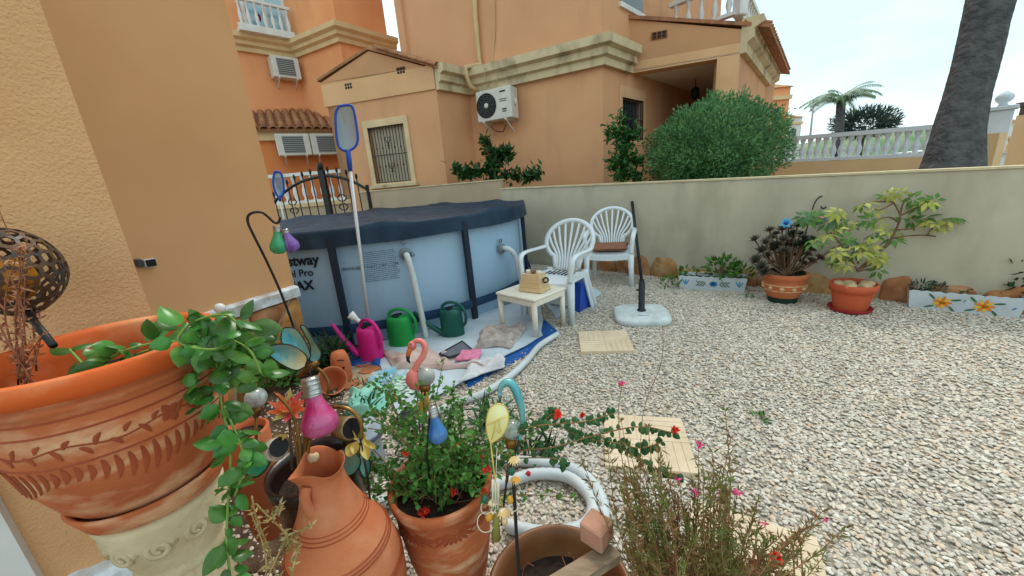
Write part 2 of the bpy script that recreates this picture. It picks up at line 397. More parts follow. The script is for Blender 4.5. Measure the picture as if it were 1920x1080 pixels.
# base stones, irregular slabs set into the foot of the wall
s = 1.55; k = 0
while s < 6.2:
    wd = rnd(.2, .42); hh = rnd(.15, .27); p = A_ + en * (s + wd / 2)
    b = B(); prof = []; nn_ = 14; sd = random.random() * 50
    outl = []
    for j in range(nn_):
        a = PI * j / (nn_ - 1); r_ = 1 + .28 * noise.noise(V((math.cos(a) * 1.3, math.sin(a) * 1.3, sd)))
        outl.append((-math.cos(a) * wd / 2 * r_, max(0, math.sin(a)) ** .6 * hh * r_ - (.05 if j in (0, nn_ - 1) else 0)))
    vs = []
    for f, dn in ((1, -.01), (.97, .022), (.8, .04), (.4, .046)):
        for x, z in outl:
            zz = z * f if z > 0 else z
            jit = .012 * noise.noise(V((x * 9, z * 9, sd))) if f < .99 else 0
            q = p + en * (x * f) + nn * (dn + jit); vs.append(V((q.x, q.y, zz)))
    m_ = len(outl)
    b.add(vs, [(r * m_ + j, r * m_ + j + 1, (r + 1) * m_ + j + 1, (r + 1) * m_ + j) for r in range(3) for j in range(m_ - 1)] + [tuple(3 * m_ + j for j in range(m_))])
    recalc(b.build('stone', m_stone, gw)); s += wd * .93 + rnd(0, .03); k += 1
# taller run behind the pool
tw = thing('garden_wall', 'taller tan wall run behind the covered pool, stepping up from the low wall', 'wall', (-.8, 6.8, 0))
C_ = V((-2.72, 7.36)); b = B(); wall(b, C_, A_ + (C_ - A_).normalized() * .001, -.05, 1.37, .16); b.build('rendered_panel', m_renderL, tw)
b = B(); cn = (A_ - C_).normalized(); wall(b, C_ + V((cn.y, -cn.x)) * .012, A_ + V((cn.y, -cn.x)) * .012 + cn * .012, 1.372, 1.392, .184); b.build('coping', m_cop, tw)

# ================================================================== NEIGHBOUR HOUSE
m_peach = mat('peach_stucco', (216, 162, 120), (210, 155, 114), scale=1.5, rough=.9, bump=.12, bscale=220, col3=(176, 134, 102), scale3=1.8, fac3=.5, streak3=(1, 1, .3))
m_peachd = mat('peach_gable_stucco', (204, 152, 110), (197, 146, 105), scale=1.5, rough=.9, bump=.12, bscale=220, col3=(176, 136, 106), scale3=.8, fac3=.5)
m_trim = mat('cream_trim', (212, 192, 156), (200, 180, 144), scale=3, rough=.85, bump=.1, bscale=120, col3=(122, 106, 88), scale3=3.2, fac3=.8, streak3=(1, 1, .6))
m_beam = mat('pale_band', (222, 176, 132), (212, 166, 122), scale=2, rough=.85, col3=(180, 146, 114), scale3=1.3, fac3=.4)
m_tile = mat('roof_tile', (176, 124, 88), (150, 100, 70), scale=14, rough=.85, bump=.3, bscale=60, rand=.22, col3=(96, 84, 72), scale3=6, fac3=.55)
m_iron = mat('black_iron', (28, 27, 28), rough=.45, spec=.4)
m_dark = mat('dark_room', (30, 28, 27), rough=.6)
m_pane = mat('window_pane', (52, 60, 68), rough=.06, spec=.8)
m_curt = mat('drawn_blind', (196, 180, 158), (180, 164, 142), scale=5, rough=.8)
m_white = mat('white_paint', (226, 224, 220), (210, 208, 204), scale=5, rough=.6)
K = V((1.93, 7.42)); I_ = V((-.57, 8.82)); Wc = V((-1.16, 8.11)); WL = V((-3.62, 8.85)); PL = V((2.66, 8.16)); PR = V((4.1, 7.63))
nh = thing('house', 'large peach house next door with moulded cornice, grilled window and corner porch', 'house', (K.x, K.y, 0))
UL = onw(745, 50, K, I_); ULp = V((UL.x, UL.y))
b = B(); wall(b, I_, K, -.1, 3.2, .25); wall(b, ULp, K, 3.2, 7.2, .25); wall(b, K, K + (PL - K).normalized() * 6.5, 3.2, 7.2, .25)
kr = (PL - K).normalized(); krn = V((kr.y, -kr.x))
# side window in the porch
wa, wb2 = along(onw(1166, 190, K, PL), K, PL), along(onw(1205, 190, K, PL), K, PL)
zt, zb = onw(1185, 186, K, PL).z, onw(1185, 262, K, PL).z
wall(b, K, K + kr * 6.5, -.1, 3.2, .25, [(wa, wb2, zb, zt)])
b.box((ULp.x * .5 + K.x * .5 + kr.x * 3, ULp.y * .5 + K.y * .5 + kr.y * 3, 7.3), (7, 7, .2), math.atan2(kr.y, kr.x))
wall(b, ULp + kr * 6, ULp, 2.8, 7.2, .25)
wall(b, Wc, I_, -.1, 3.62, .2)
b.build('wall', m_peach, nh)
def grille(parent, p0, p1, z0, z1, nb, off=.05, scroll=True):
    p0, p1 = V((p0[0], p0[1])), V((p1[0], p1[1])); e = (p1 - p0); L = e.length; e.normalize(); n = V((e.y, -e.x)); f = p0 + n * off
    g = B(); rz = math.atan2(e.y, e.x)
    for z in (z0 + .01, z1 - .01, (z0 + z1) / 2): c = f + e * L / 2; g.box((c.x, c.y, z), (L, .014, .014), rz)
    g.box((f.x, f.y, (z0 + z1) / 2), (.016, .016, z1 - z0)); q = f + e * L; g.box((q.x, q.y, (z0 + z1) / 2), (.016, .016, z1 - z0))
    gr = g.build('grille', m_iron, parent)
    for i in range(1, nb):
        c = f + e * (L * i / nb); t = B(); t.tube([(c.x, c.y, z0), (c.x, c.y, z1)], .008, 6)
        if i % 2 == 0:
            for zz in (.3, .62): t.ball((c.x, c.y, z0 + (z1 - z0) * zz), .016, 6, 5, (1, 1, 2.2))
        t.build('bar', m_iron, gr)
    if scroll:
        for zz in (.27, .73):
            c = f + e * L / 2 - V((0, 0)); t = B()
            for sg in (-1, 1):
                pts = []
                for k in range(18):
                    a = k / 17 * 2 * PI; pts.append(V((c.x, c.y, z0 + (z1 - z0) * zz + .07 * math.cos(a / 2) * 1.2)) + V((e.x, e.y, 0)) * sg * (.035 + .03 * math.sin(a)))
                t.tube(pts, .009, 5)
            t.build('scroll', m_iron, gr)
# side window fittings
q0, q1 = K + kr * wa, K + kr * wb2
fr = B(); wall(fr, q0 - kr * .12 + krn * .02, q1 + kr * .12 + krn * .02, zb - .1, zt + .2, .06, [(.12, wb2 - wa + .12, zb, zt)]); wf = fr.build('window', m_beam, nh)
b = B(); wall(b, q0 - krn * .12, q1 - krn * .12, zb, zt, .02); b.build('pane', m_pane, wf)
grille(wf, q0, q1, zb, zt, 8, .01, False)
# --- wing with gable
wx = lambda x, y: onw(x, y, WL, Wc)
a0 = along(wx(689, 240), WL, Wc); a1 = along(wx(757, 230), WL, Wc)
z1w, z0w = wx(715, 237).z, wx(735, 342).z
we = (Wc - WL).normalized(); wn = V((we.y, -we.x)); LW = (Wc - WL).length
b = B(); wall(b, WL, Wc, -.1, 3.2, .25, [(a0, a1, z0w, z1w)]); wall(b, WL - wn * 3, WL, -.1, 3.2, .25)
b.build('wall', m_peach, nh)
# gable (triangular end above the band)
zg0 = 3.2; bandtop = 3.62
b = B(); c0, c1 = WL + wn * .03 - we * .05, Wc + wn * .03; wall(b, c0, c1, zg0, bandtop, .25); b.build('band', m_beam, nh)
ap = wx(692, 96); gL = wx(603, 192); gR = wx(822, 128); sA = along(ap, WL, Wc)
b = B(); P3 = lambda s, z, o: V((*(WL + we * s - wn * o), z))
tri = [(-.05, bandtop), (LW, bandtop), (LW, gR.z), (sA, ap.z), (-.05, bandtop + .05)]
for o_ in (-.02, .2): b.add([P3(s_, z, o_) for s_, z in tri], [tuple(range(5)) if o_ < 0 else tuple(range(5))[::-1]], False)
b.build('gable', m_peachd, nh)
# vents: recessed honeycomb blocks
def vent(p, e, n, w_, h_, parent):
    b = B(); rz = math.atan2(e.y, e.x); c = V((p.x, p.y)) + n * .012; b.box((c.x, c.y, p.z), (w_, .03, h_), rz); v = b.build('vent', mat('vent_clay', (140, 88, 62), rough=.9), parent)
    b = B()
    for i in range(3):
        for j in range(2):
            q = c + e * ((i - 1) * w_ * .3) + n * .016; b.box((q.x, q.y, p.z + (j - .5) * h_ * .45), (w_ * .22, .012, h_ * .34), rz)
    b.build('slot', m_dark, v)
for px, py in ((655, 162), (753, 133)): p = wx(px, py); vent(p, we, wn, .2, .13, nh)
# roof slopes of the wing, running back
def roof_slope(parent, s0, z0_, s1, z1_, depth, ov, tiles=True):
    d = V((s1 - s0, z1_ - z0_)); L = d.length; d.normalize(); up = V((-d.y, d.x)) * (1 if d.x > 0 else -1)
    b = B(); c = [P3(s0, z0_ + .02, -ov), P3(s1, z1_ + .02, -ov), P3(s1, z1_ + .02, depth), P3(s0, z0_ + .02, depth)]
    b.add(c + [x + V((0, 0, .05)) for x in c], [(0, 1, 2, 3), (4, 5, 6, 7), (0, 1, 5, 4), (1, 2, 6, 5), (2, 3, 7, 6), (3, 0, 4, 7)], False); rf = recalc(b.build('roof', m_tile, parent)); return rf, L
rf, L_ = roof_slope(nh, sA, ap.z, LW + .12, gR.z - .04, 3.0, .06); rf2, _ = roof_slope(nh, sA, ap.z, -.1, bandtop + .06, 3.0, .05)
# tile: half barrel, tapered
def tile_mesh():
    t = B()
    vs = []
    for i, (y, r) in enumerate(((0, .085), (.42, .07))):
        for k in range(7): a = PI * k / 6; vs.append(V((math.cos(a) * r, y, math.sin(a) * r * .75 + (0 if i == 0 else .015))))
        for k in range(7): a = PI * (6 - k) / 6; vs.append(V((math.cos(a) * (r - .012), y, math.sin(a) * (r - .012) * .75 + (0 if i == 0 else .015))))
    t.add(vs, [(i, (i + 1) % 14, 14 + (i + 1) % 14, 14 + i) for i in range(14)] + [(k, k + 1, 12 - k, 13 - k) for k in range(6)])
    return rawmesh(t, 'tile', m_tile)
TILE = tile_mesh()
def put_tile(p, d, up, parent, s=1):
    d = V(d).normalized(); x = d.cross(V(up)).normalized(); u = x.cross(d); M = Matrix((x, d, u)).transposed().to_4x4() @ Matrix.Scale(s, 4); M.translation = p; return inst(TILE, 'tile', M, parent)
down = (P3(LW, gR.z, 0) - P3(sA, ap.z, 0)); dl = down.length; dn = down.normalized(); upv = (-wn.to_3d() * 1).cross(dn); upv = upv if upv.z > 0 else -upv
for row in range(7):      # courses from ridge to eave; columns across depth
    for col in range(9):
        s_ = dl * (row + 1) / 7 + .1; p = P3(sA, ap.z, 0) + dn * s_ + V((*(-wn * (col * .21 - .03)), .06))
        if col or row > 1: put_tile(p, -dn, upv, rf, 1.3 if col == 0 else 1.0)
# --- cornices
PROF = [(0, -.02), (.10, -.02), (.10, .10), (.17, .13), (.17, .24), (.26, .28), (.26, .42), (0, .42)]
b = B(); cornice(b, [Wc - we * .0, I_, K, K + kr * 1.02], 3.2, PROF); recalc(b.build('cornice', m_trim, nh))
# stepped dirt line above cornice
# --- porch: beam, gable side wall, column, eave
pe = (PR - PL).normalized(); pn = V((pe.y, -pe.x)); LP = (PR - PL).length
cw = .36
wy = lambda x, y: onw(x, y, PL, PR)
zb0 = 3.2; beam_t = wy(1260, 103).z
CR = PR + pe * cw
b = B(); wall(b, PL, CR, zb0, beam_t, .3); wall(b, PR, CR, -.1, zb0, .3); b.build('beam', m_beam, nh)
zt0 = wy(1182, 36).z; zt1 = wy(1395, 54).z
b = B(); tri = [(-.0, beam_t), (LP + cw, beam_t), (LP + cw, zt1), (0, zt0)]
Q3 = lambda s, z, o: V((*(PL + pe * s - pn * o), z))
for o_ in (-.0, .3): b.add([Q3(s_, z, o_) for s_, z in tri], [(0, 1, 2, 3)], False)
b.add([Q3(s_, z, o_) for o_ in (0, .3) for s_, z in tri], [(0, 3, 7, 4), (2, 1, 5, 6)], False)
b.build('porch_gable', m_peachd, nh)
p = wy(1236, 66); vent(p, pe, pn, .28, .12, nh)
# right flank of the porch, runs away from us
fd = V((.64, .77)).normalized()
b = B(); wall(b, CR, CR + fd * 5, -.1, 3.6, .3); b.build('wall', m_peach, nh)
b = B(); wall(b, PL + kr * 4.2, PL + kr * 4.2 + pe * 1.7, -.1, 3.3, .2); b.build('wall', mat('porch_back_stucco', (226, 184, 146), rough=.9), nh)  # back wall stucco made paler, lens flare put into its colour
b = B(); c = [PL, CR, CR + fd * 5, PL + kr * 5]; b.prism([(x.x, x.y) for x in c], 3.19 + .03, 3.25); b.build('ceiling', mat('porch_ceiling', (240, 230, 216), rough=.9), nh)  # near-white ceiling colour stands in for flare lifting the recess
b = B(); cornice(b, [CR - pe * .002, CR + fd * 5], zb0 + .12, [(0, -.1), (.1, -.1), (.1, .06), (.2, .12), (.2, .26), (.32, .32), (.32, .44), (0, .44)]); recalc(b.build('cornice', m_trim, nh))
# porch roof sheet with tiles
b = B(); c = [Q3(-.05, zt0 + .01, -.05), Q3(LP + cw + .42, zt1 - .06, -.05)]; c2 = [x + V((*(fd * 5), 0)) for x in c]
v8 = c + c2[::-1]; b.add(v8 + [x + V((0, 0, .06)) for x in v8], [(0, 1, 2, 3), (4, 5, 6, 7), (0, 1, 5, 4), (1, 2, 6, 5), (2, 3, 7, 6), (3, 0, 4, 7)], False)
prf = recalc(b.build('roof', m_tile, nh))
for i in range(22): put_tile(c[1] + V((*(fd * (.1 + i * .22)), .05)), c[0] - c[1], (0, 0, 1), prf, 1.05)
# porch door + tower part
b = B(); dq = PL + kr * 4.2 + pe * .9; 
wall(b, dq + pn * .03, dq + pe * .9 + pn * .03, 0, 2.2, .05); b.build('door', mat('porch_door', (92, 56, 40), rough=.6), nh)
# upper window and round turret by the terrace
ux = lambda x, y: onw(x, y, K, PL)
s0, s1 = along(ux(1160, 5), K, PL), along(ux(1206, 15), K, PL); zz = ux(1190, 20).z
b = B(); wall(b, K + kr * s0 + krn * .05, K + kr * s1 + krn * .05, zz - .08, zz, .12); sf = b.build('window', m_white, nh)
b = B(); wall(b, K + kr * (s0 + .05) + krn * .02, K + kr * (s1 - .05) + krn * .02, zz, zz + 1.2, .03); b.build('pane', m_pane, sf)
tp = atd(1205, 40, 11.3); b = B(); tq = V((tp.x, tp.y)); wall(b, tq - pe * .3, tq + pe * .72, 4.2, 8, 1.2); b.build('turret', mat('turret_stucco', (222, 138, 96), rough=.9), nh)
b = B(); tw2 = onw(1244, 25, tq - pe * .3, tq + pe * .72); 
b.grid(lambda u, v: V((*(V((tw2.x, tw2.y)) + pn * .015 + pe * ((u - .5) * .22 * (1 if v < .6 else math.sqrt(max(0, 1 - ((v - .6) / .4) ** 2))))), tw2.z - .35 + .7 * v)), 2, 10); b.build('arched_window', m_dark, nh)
# drain pipe
m_pipe = mat('cream_pipe', (214, 186, 136), (200, 172, 124), scale=4, rough=.5)
pp = [onw(x, y, ULp, K) for x, y in ((890, -120), (895, 30), (902, 112), (905, 122))]; kn = V(((K - I_).normalized().y, -(K - I_).normalized().x, 0))
pts = [q + kn * .07 for q in pp] + [onw(891, 133, ULp, K) + kn * .34, onw(892, 150, ULp, K) + kn * .34, onw(896, 166, ULp, K) + kn * .3, onw(902, 174, ULp, K) + kn * .06]
b = B(); b.tube(pts, .045, 10); b.build('drain_pipe', m_pipe, nh)
pts = [onw(x, y, ULp, K) + kn * o_ for x, y, o_ in ((928, -60, .02), (929, 60, .02), (924, 120, .02), (923, 135, .3), (926, 158, .3), (930, 172, .1))]
b = B(); b.tube(bez(pts), .009, 5); b.build('cable', mat('tan_cable', (190, 160, 110), rough=.6), nh)
# wing window fittings
q0, q1 = WL + we * a0, WL + we * a1; b = B(); fw = .1
wall(b, q0 - we * fw + wn * .03, q1 + we * fw + wn * .03, z0w - .05, z1w + .14, .1, [(fw, fw + (a1 - a0), z0w, z1w)]); wf = b.build('window', mat('window_surround', (222, 194, 154), (208, 180, 140), scale=4, rough=.85), nh)
b = B(); wall(b, q0 - we * .14 + wn * .1, q1 + we * .14 + wn * .1, z0w - .1, z0w - .04, .16); b.build('sill', m_trim, wf)
b = B(); wall(b, q0 - wn * .1, q1 - wn * .1, z0w, z1w, .02); b.build('pane', m_curt, wf)
grille(wf, q0, q1, z0w, z1w, 12, -.0)
lp = thing('pendant_lamp', 'small dark lantern hanging from the ceiling of the neighbour\'s porch', 'lamp', atd(1304, 165, 10.2))
q = lp.location; b = B(); b.tube([q + V((0, 0, .22)), q], .01, 6); b.build('chain', m_iron, lp)
b = B(); b.lathe([(.01, .03), (.09, -.02), (.08, -.2), (.02, -.24)], q, 8); b.build('lantern', m_iron, lp)

# ---- balusters
def baluster_mesh(h, m_, n=8, w_=1):
    t = B(); t.lathe([(.055 * w_, 0), (.055 * w_, .06 * h), (.03 * w_, .1 * h), (.06 * w_, .3 * h), (.055 * w_, .42 * h), (.028 * w_, .62 * h), (.03 * w_, .8 * h), (.05 * w_, .88 * h), (.05 * w_, h)], n=n); return rawmesh(t, 'baluster', m_)
def balustrade(parent, p0, p1, h, m_, sp=.22, rail=(.14, .08), w_=1):
    p0, p1 = V(p0), V(p1); L = (p1 - p0).length; n = int(L / sp); me = baluster_mesh(h - .1, m_, w_=w_)
    b = B(); b.bar(p0 + V((0, 0, h - .04)), p1 + V((0, 0, h - .04)), rail[0], rail[1]); b.build('rail', m_, parent)
    b = B(); b.bar(p0 + V((0, 0, .02)), p1 + V((0, 0, .02)), rail[0], .06); b.build('base_rail', m_, parent)
    for i in range(n):
        M = Matrix.Translation(p0.lerp(p1, (i + .5) / n) + V((0, 0, .03))); inst(me, 'baluster', M, parent)
t0, t1 = atd(1256, 42, 9.8), atd(1378, 48, 9.3); t0.z = t1.z = (t0.z + t1.z) / 2 - .05
bl = thing('balustrade', 'white terrace balustrade above the neighbour\'s porch roof', 'balustrade', t0)
balustrade(bl, t0, t1, .62, m_white, .24)
b = B(); b.box(t1 + V((.08, 0, .36)), (.2, .2, .8), .3, bev=.02); b.box(t1 + V((.08, 0, .8)), (.26, .26, .08), .3); b.ball(t1 + V((.08, 0, .92)), .1, 10, 7); b.build('pillar', m_white, bl)
t2 = t1 + V((*(fd * 2.5), 0)); balustrade(bl, t1 + V((.1, .1, 0)), t2, .62, m_white, .24)

# ================================================================== ORANGE HOUSE BEHIND
m_or = mat('orange_stucco', (238, 166, 116), (230, 156, 106), scale=1.2, rough=.9, bump=.1, bscale=200, col3=(206, 128, 86), scale3=1.2, fac3=.5, streak3=(1, 1, .3))
m_or2 = mat('deep_orange_stucco', (224, 140, 84), (214, 130, 76), scale=1.5, rough=.9)
m_ortrim = mat('sand_trim', (222, 192, 146), (210, 180, 136), scale=3, rough=.85)
O1, O2, O3, O4 = V((-6.22, 10.68)), V((-5.34, 11.52)), V((-3.74, 10.62)), V((-2.73, 11.87))
O0 = O1 - (O2 - O1).normalized() * 1.5
oh = thing('house', 'tall orange house behind the neighbour\'s, with sand cornice and white balcony', 'house', (O2.x, O2.y, 0))
b = B(); wall(b, O0, O2, -.1, 9, .25); wall(b, O2, O3, -.1, 9, .25); O3b = onw(722, 40, O3, O4); wall(b, O3, V((O3b.x, O3b.y)), 5, 10, .25); wall(b, O3, O4, -.1, 5.2, .25); b.build('wall', m_or, oh)
b = B(); cornice(b, [O0, O2, O3, O4], 5.0, [(0, 0), (.08, 0), (.08, .1), (.16, .14), (.16, .22), (.25, .27), (.25, .38), (0, .38)]); recalc(b.build('cornice', m_ortrim, oh))
# french window on upper floor
wz = lambda x, y: onw(x, y, O0, O2)
f0, f1 = wz(452, 20), wz(534, 20); zs = wz(500, 62).z
oe = (O2 - O1).normalized(); on = V((oe.y, -oe.x))
b = B(); pf0, pf1 = V((f0.x, f0.y)) + on * .04, V((f1.x, f1.y)) + on * .04
Lf = (pf1 - pf0).length; wall(b, pf0, pf1, zs, zs + 2.3, .06, [(.08, Lf * .5 - .05, zs + .1, zs + 2.2), (Lf * .5 + .05, Lf - .08, zs + .1, zs + 2.2)]); ww = b.build('french_window', m_white, oh)
b = B(); wall(b, pf0 - on * .02, pf1 - on * .02, zs, zs + 2.3, .02); b.build('pane', mat('sky_pane', (150, 190, 205), rough=.05, spec=.9), ww)
bp0, bp1 = wz(440, 48), wz(546, 66); bp0.z = bp1.z = zs - .05
bl2 = thing('balcony', 'white balustraded balcony at the top left, on the orange house', 'balcony', bp1 + V((*(on * .35), 0)))
b = B(); q0, q1 = V((bp0.x, bp0.y)), V((bp1.x, bp1.y)); wall(b, q0 + on * .4, q1 + on * .4, zs - .16, zs - .06, .39); b.build('slab', m_white, bl2)
balustrade(bl2, V((*(q0 + on * .33), zs - .05)), V((*(q1 + on * .33 - oe * .04), zs - .05)), .62, m_white, .17, (.1, .06), .8)
b = B(); b.ball(wz(481, 40) + V((*(on * .24), 0)), .06, 8, 6, (1, .5, 1.5)); b.build('ornament', mat('dark_red', (120, 20, 30)), bl2)
# lean-to with tiled roof
E0, E1 = gnd(470, 241, 3.05), gnd(650, 241, 3.05)
lt = thing('outbuilding', 'low tiled lean-to in front of the orange house, two air conditioners below its eave', 'outbuilding', (E0.x, E0.y, 0))
E0v, E1v = V((E0.x, E0.y)), V((E1.x, E1.y)); ee = (E1v - E0v).normalized(); en2 = V((ee.y, -ee.x)); Le = (E1v - E0v).length
b = B(); wall(b, E0v - en2 * .25, E1v - en2 * .25, -.1, 3.02, .2); b.build('wall', m_or2, lt)
b = B(); wall(b, E0v - en2 * .12, E1v - en2 * .12, 2.8, 3.03, .2); b.build('fascia', m_ortrim, lt)
back = V((*(-en2 * 1.25), .62)); sl_ = back.length; dn2 = -back.normalized(); up2 = V((ee.x, ee.y, 0)).cross(back).normalized()
b = B(); c = [E0, E1, E1 + back - V((*(ee * .5), 0)), E0 + back]; b.add(c + [x - V((0, 0, .06)) for x in c], [(0, 1, 2, 3), (7, 6, 5, 4), (0, 1, 5, 4), (1, 2, 6, 5), (2, 3, 7, 6), (3, 0, 4, 7)], False); rf = recalc(b.build('roof', m_tile, lt))
nc = int(Le / .19)
for r_ in range(5):
    for c_ in range(nc):
        if c_ * .19 > Le - .1 * r_: continue
        put_tile(E0 + V((*(ee * (.08 + c_ * .19)), .01)) + back * (r_ / 5) - back * .05, back, up2, rf, 1)
# ---- air conditioners
m_ac = mat('ac_casing', (216, 212, 202), (202, 198, 188), scale=6, rough=.5)
m_acg = mat('ac_fan_grey', (92, 96, 100), rough=.5)
def aircon(label, c, e, n, W, H, D, front_fan=True, detail=True):
    """c: 3d centre of the front face, e along the wall, n out of the wall"""
    t = thing('air_conditioner', label, 'air conditioner', c - V((0, 0, H / 2)), 'air conditioners on the house walls')
    e3, n3 = V((e.x, e.y, 0)), V((n.x, n.y, 0)); rz = math.atan2(e.y, e.x); P = lambda u, v, o_=0: c + e3 * (u * W) + V((0, 0, v * H)) + n3 * o_
    b = B(); b.box(c - n3 * D / 2, (W, D, H), rz, bev=.015); b.build('casing', m_ac, t)
    R = facing(n3)
    b = B(); fx = -.2 if detail else .05; rr = H * .4
    if detail: b.disc(P(fx, 0, .004), rr, 24, R)
    else: b.box(P(.0, 0, .002), (W * .62, .006, H * .78), rz)
    b.build('fan_opening', m_dark if detail else m_acg, t)
    b = B()
    if detail:
        for k in range(1, 7):
            b.tube([P(fx, 0, .01) + R @ V((rr * k / 6 * math.cos(a), rr * k / 6 * math.sin(a), 0)) for a in [2 * PI * i / 24 for i in range(25)]], .004, 4, False)
        for k in range(10):
            a = 2 * PI * k / 10; b.tube([P(fx, 0, .011) + R @ V((.03 * math.cos(a), .03 * math.sin(a), 0)), P(fx, 0, .011) + R @ V((rr * math.cos(a), rr * math.sin(a), 0))], .004, 4, False)
        b.build('fan_grille', m_acg, t)
        b = B(); b.ball(P(fx, 0, .012), .05, 10, 6, (1, 1, .4), R); b.build('hub', m_ac, t)
        b = B()
        for u, v, ww_, hh_ in ((.28, .36, .16, .05), (.28, .12, .2, .02), (.28, .06, .2, .02), (.3, -.2, .12, .05), (.3, -.27, .12, .03)):
            b.box(P(u, v, .003), (W * ww_, .004, H * hh_), rz)
        b.build('sticker', mat('sticker_ink', (60, 62, 66)), t)
        b = B(); b.ball(P(.5, 0, -D * .5) + e3 * .02, .05, 8, 6, (.6, .8, 1.4)); b.build('valve', m_ac, t)
    else:
        for k in range(9): b.box(P(0, -.36 + k * .09, .008), (W * .62, .008, .006), rz)
        b.build('fan_grille', m_ac, t)
    for sg in (-.32, .32):
        b = B(); b.bar(P(sg, -.52, .02) - n3 * 0, P(sg, -.52, -D - .05), .035, .035); b.bar(P(sg, -.55, -.02), P(sg, -.9, -D - .02), .025, .025); b.build('bracket', m_ac, t)
    return t
ie = (K - I_).normalized(); inn = V((ie.y, -ie.x))
c = onw(925, 196, V((I_.x, I_.y)) + inn * .36, V((K.x, K.y)) + inn * .36)
aircon('white air conditioner with round fan grille on the peach wall, below the drain pipe', c, ie, inn, .8, .57, .3)
b = B(); q = c + V((.0, .2, -.36)); b.tube(bez([q + V((-.1, 0, 0)), q + V((0, 0, -.1)), q + V((.15, 0, -.12)), q + V((.22, 0, 0))]), .012, 6)
cb = b.build('pipe', mat('copper_lagging', (110, 70, 48), rough=.7)); cb['label'] = 'looped dark pipe under the round fan air conditioner on the peach wall'; cb['category'] = 'pipe'
for (px, py), lb in (((551, 271), 'left air conditioner of the pair under the tiled lean-to eave'), ((614, 270), 'right air conditioner of the pair under the tiled lean-to eave')):
    q = onw(px, py, E0v + en2 * .15, E1v + en2 * .15); aircon(lb, q, ee, en2, .74, .5, .3, detail=False)
q = onw(537, 126, O0 + on * .35, O2 + on * .35); aircon('single small air conditioner high on the orange wall under the sand cornice', q, oe, on, .66, .5, .3, detail=False)
# ================================================================== LEFT HOUSE (the one we stand against)
m_rough = mat('rough_peach_render', (224, 172, 124), (214, 162, 114), scale=5, rough=.95, bump=1, bscale=170, dist=.0045, col3=(206, 150, 94), scale3=1.6, fac3=.4)
m_smooth = mat('smooth_ochre_render', (214, 162, 114), (205, 152, 104), scale=1.4, rough=.9, bump=.15, bscale=120, col3=(218, 160, 118), scale3=.9, fac3=.5)
m_wtrim = mat('chipped_white_paint', (222, 226, 230), (196, 198, 200), scale=14, rough=.75, bump=.4, bscale=50, col3=(150, 126, 100), scale3=7, fac3=.7)
m_mortar = mat('plinth_mortar', (190, 172, 146), (160, 140, 116), scale=12, rough=.95, bump=.6, bscale=50)
m_plstone = mat('plinth_stone', (186, 128, 72), (140, 92, 52), scale=10, rough=.85, bump=.6, bscale=30, rand=.22, col3=(206, 172, 126), scale3=6, fac3=.55, dist=.008)
E1p, W1d = V((-.85, .85)), V((-.85, -.525)).normalized()
Q2, W2d = V((-1.70, 2.83)), V((-.41, -.91)).normalized()
n1 = V((-W1d.y * -1, 0)); n1 = V((.525, -.85)).normalized(); n2 = V((.91, -.41)).normalized()
hs = thing('house', 'peach rendered house at the left edge with rough near wall, stone plinth and white door', 'house', (E1p.x, E1p.y, 0))
dr = .33   # door starts here along wall 1
b = B(); q_ = E1p + W1d * dr; b.prism([(q_.x, q_.y), (E1p.x, E1p.y), (E1p.x - .26, E1p.y + .2), (q_.x - .2, q_.y + .3)], 0, 4.5); wall(b, E1p + W1d * 2.4, E1p + W1d * dr, 2.25, 4.5, .3); b.build('near_wall', m_rough, hs)
b = B(); wall(b, Q2 + W2d * 2.6, Q2, 0, 5.5, .25); b.build('wall', m_smooth, hs)
vd = -W2d
b = B(); cornice(b, [Q2 - n2 * .03, Q2 - n2 * 2.2], 3.55, [(0, -.3), (.03, -.3), (.03, 0), (.1, 0), (.1, .14), (.16, .2), (.16, .36), (.24, .42), (.24, .62), (0, .62)]); recalc(b.build('cornice', m_trim, hs))
b = B(); q = Q2 - n2 * .2 + vd * .03; b.box((q.x, q.y, 1.8), (.3, .06, 3.5), math.atan2(n2.y, n2.x)); b.build('pilaster', m_smooth, hs)
def trim(p0, p1, z0, z1, t, seed, n):
    """painted ledge with a nibbled lower edge"""
    b = B(); e = (p1 - p0); L = e.length; e.normalize(); N_ = 26; rings = []
    for i in range(N_ + 1):
        s = i / N_; p = p0 + e * (L * s); jz = .022 * noise.noise(V((s * 9, seed, 0))); jo = .008 * noise.noise(V((s * 13, seed, 5)))
        rings.append([(p + n * .0, z0 + jz), (p + n * (t + jo), z0 + jz + .008), (p + n * (t + jo), z1 - .012), (p + n * (t * .7), z1 + .3 * jz), (p + n * 0, z1 + .3 * jz + .004)])
    vs = [V((q.x, q.y, z)) for r in rings for q, z in r]; k = 5
    b.add(vs, [(i * k + j, i * k + (j + 1) % k, (i + 1) * k + (j + 1) % k, (i + 1) * k + j) for i in range(N_) for j in range(k)] + [tuple(range(k)), tuple(N_ * k + j for j in range(k))[::-1]], False)
    return recalc(b.build('ledge', m_wtrim, hs))
trim(Q2 + W2d * 1.6, Q2 + n2 * .0 + vd * .02, .585, .675, .05, 3, n2)
trim(E1p + W1d * .02, E1p + W1d * .30, .42, .49, .045, 8, n1)
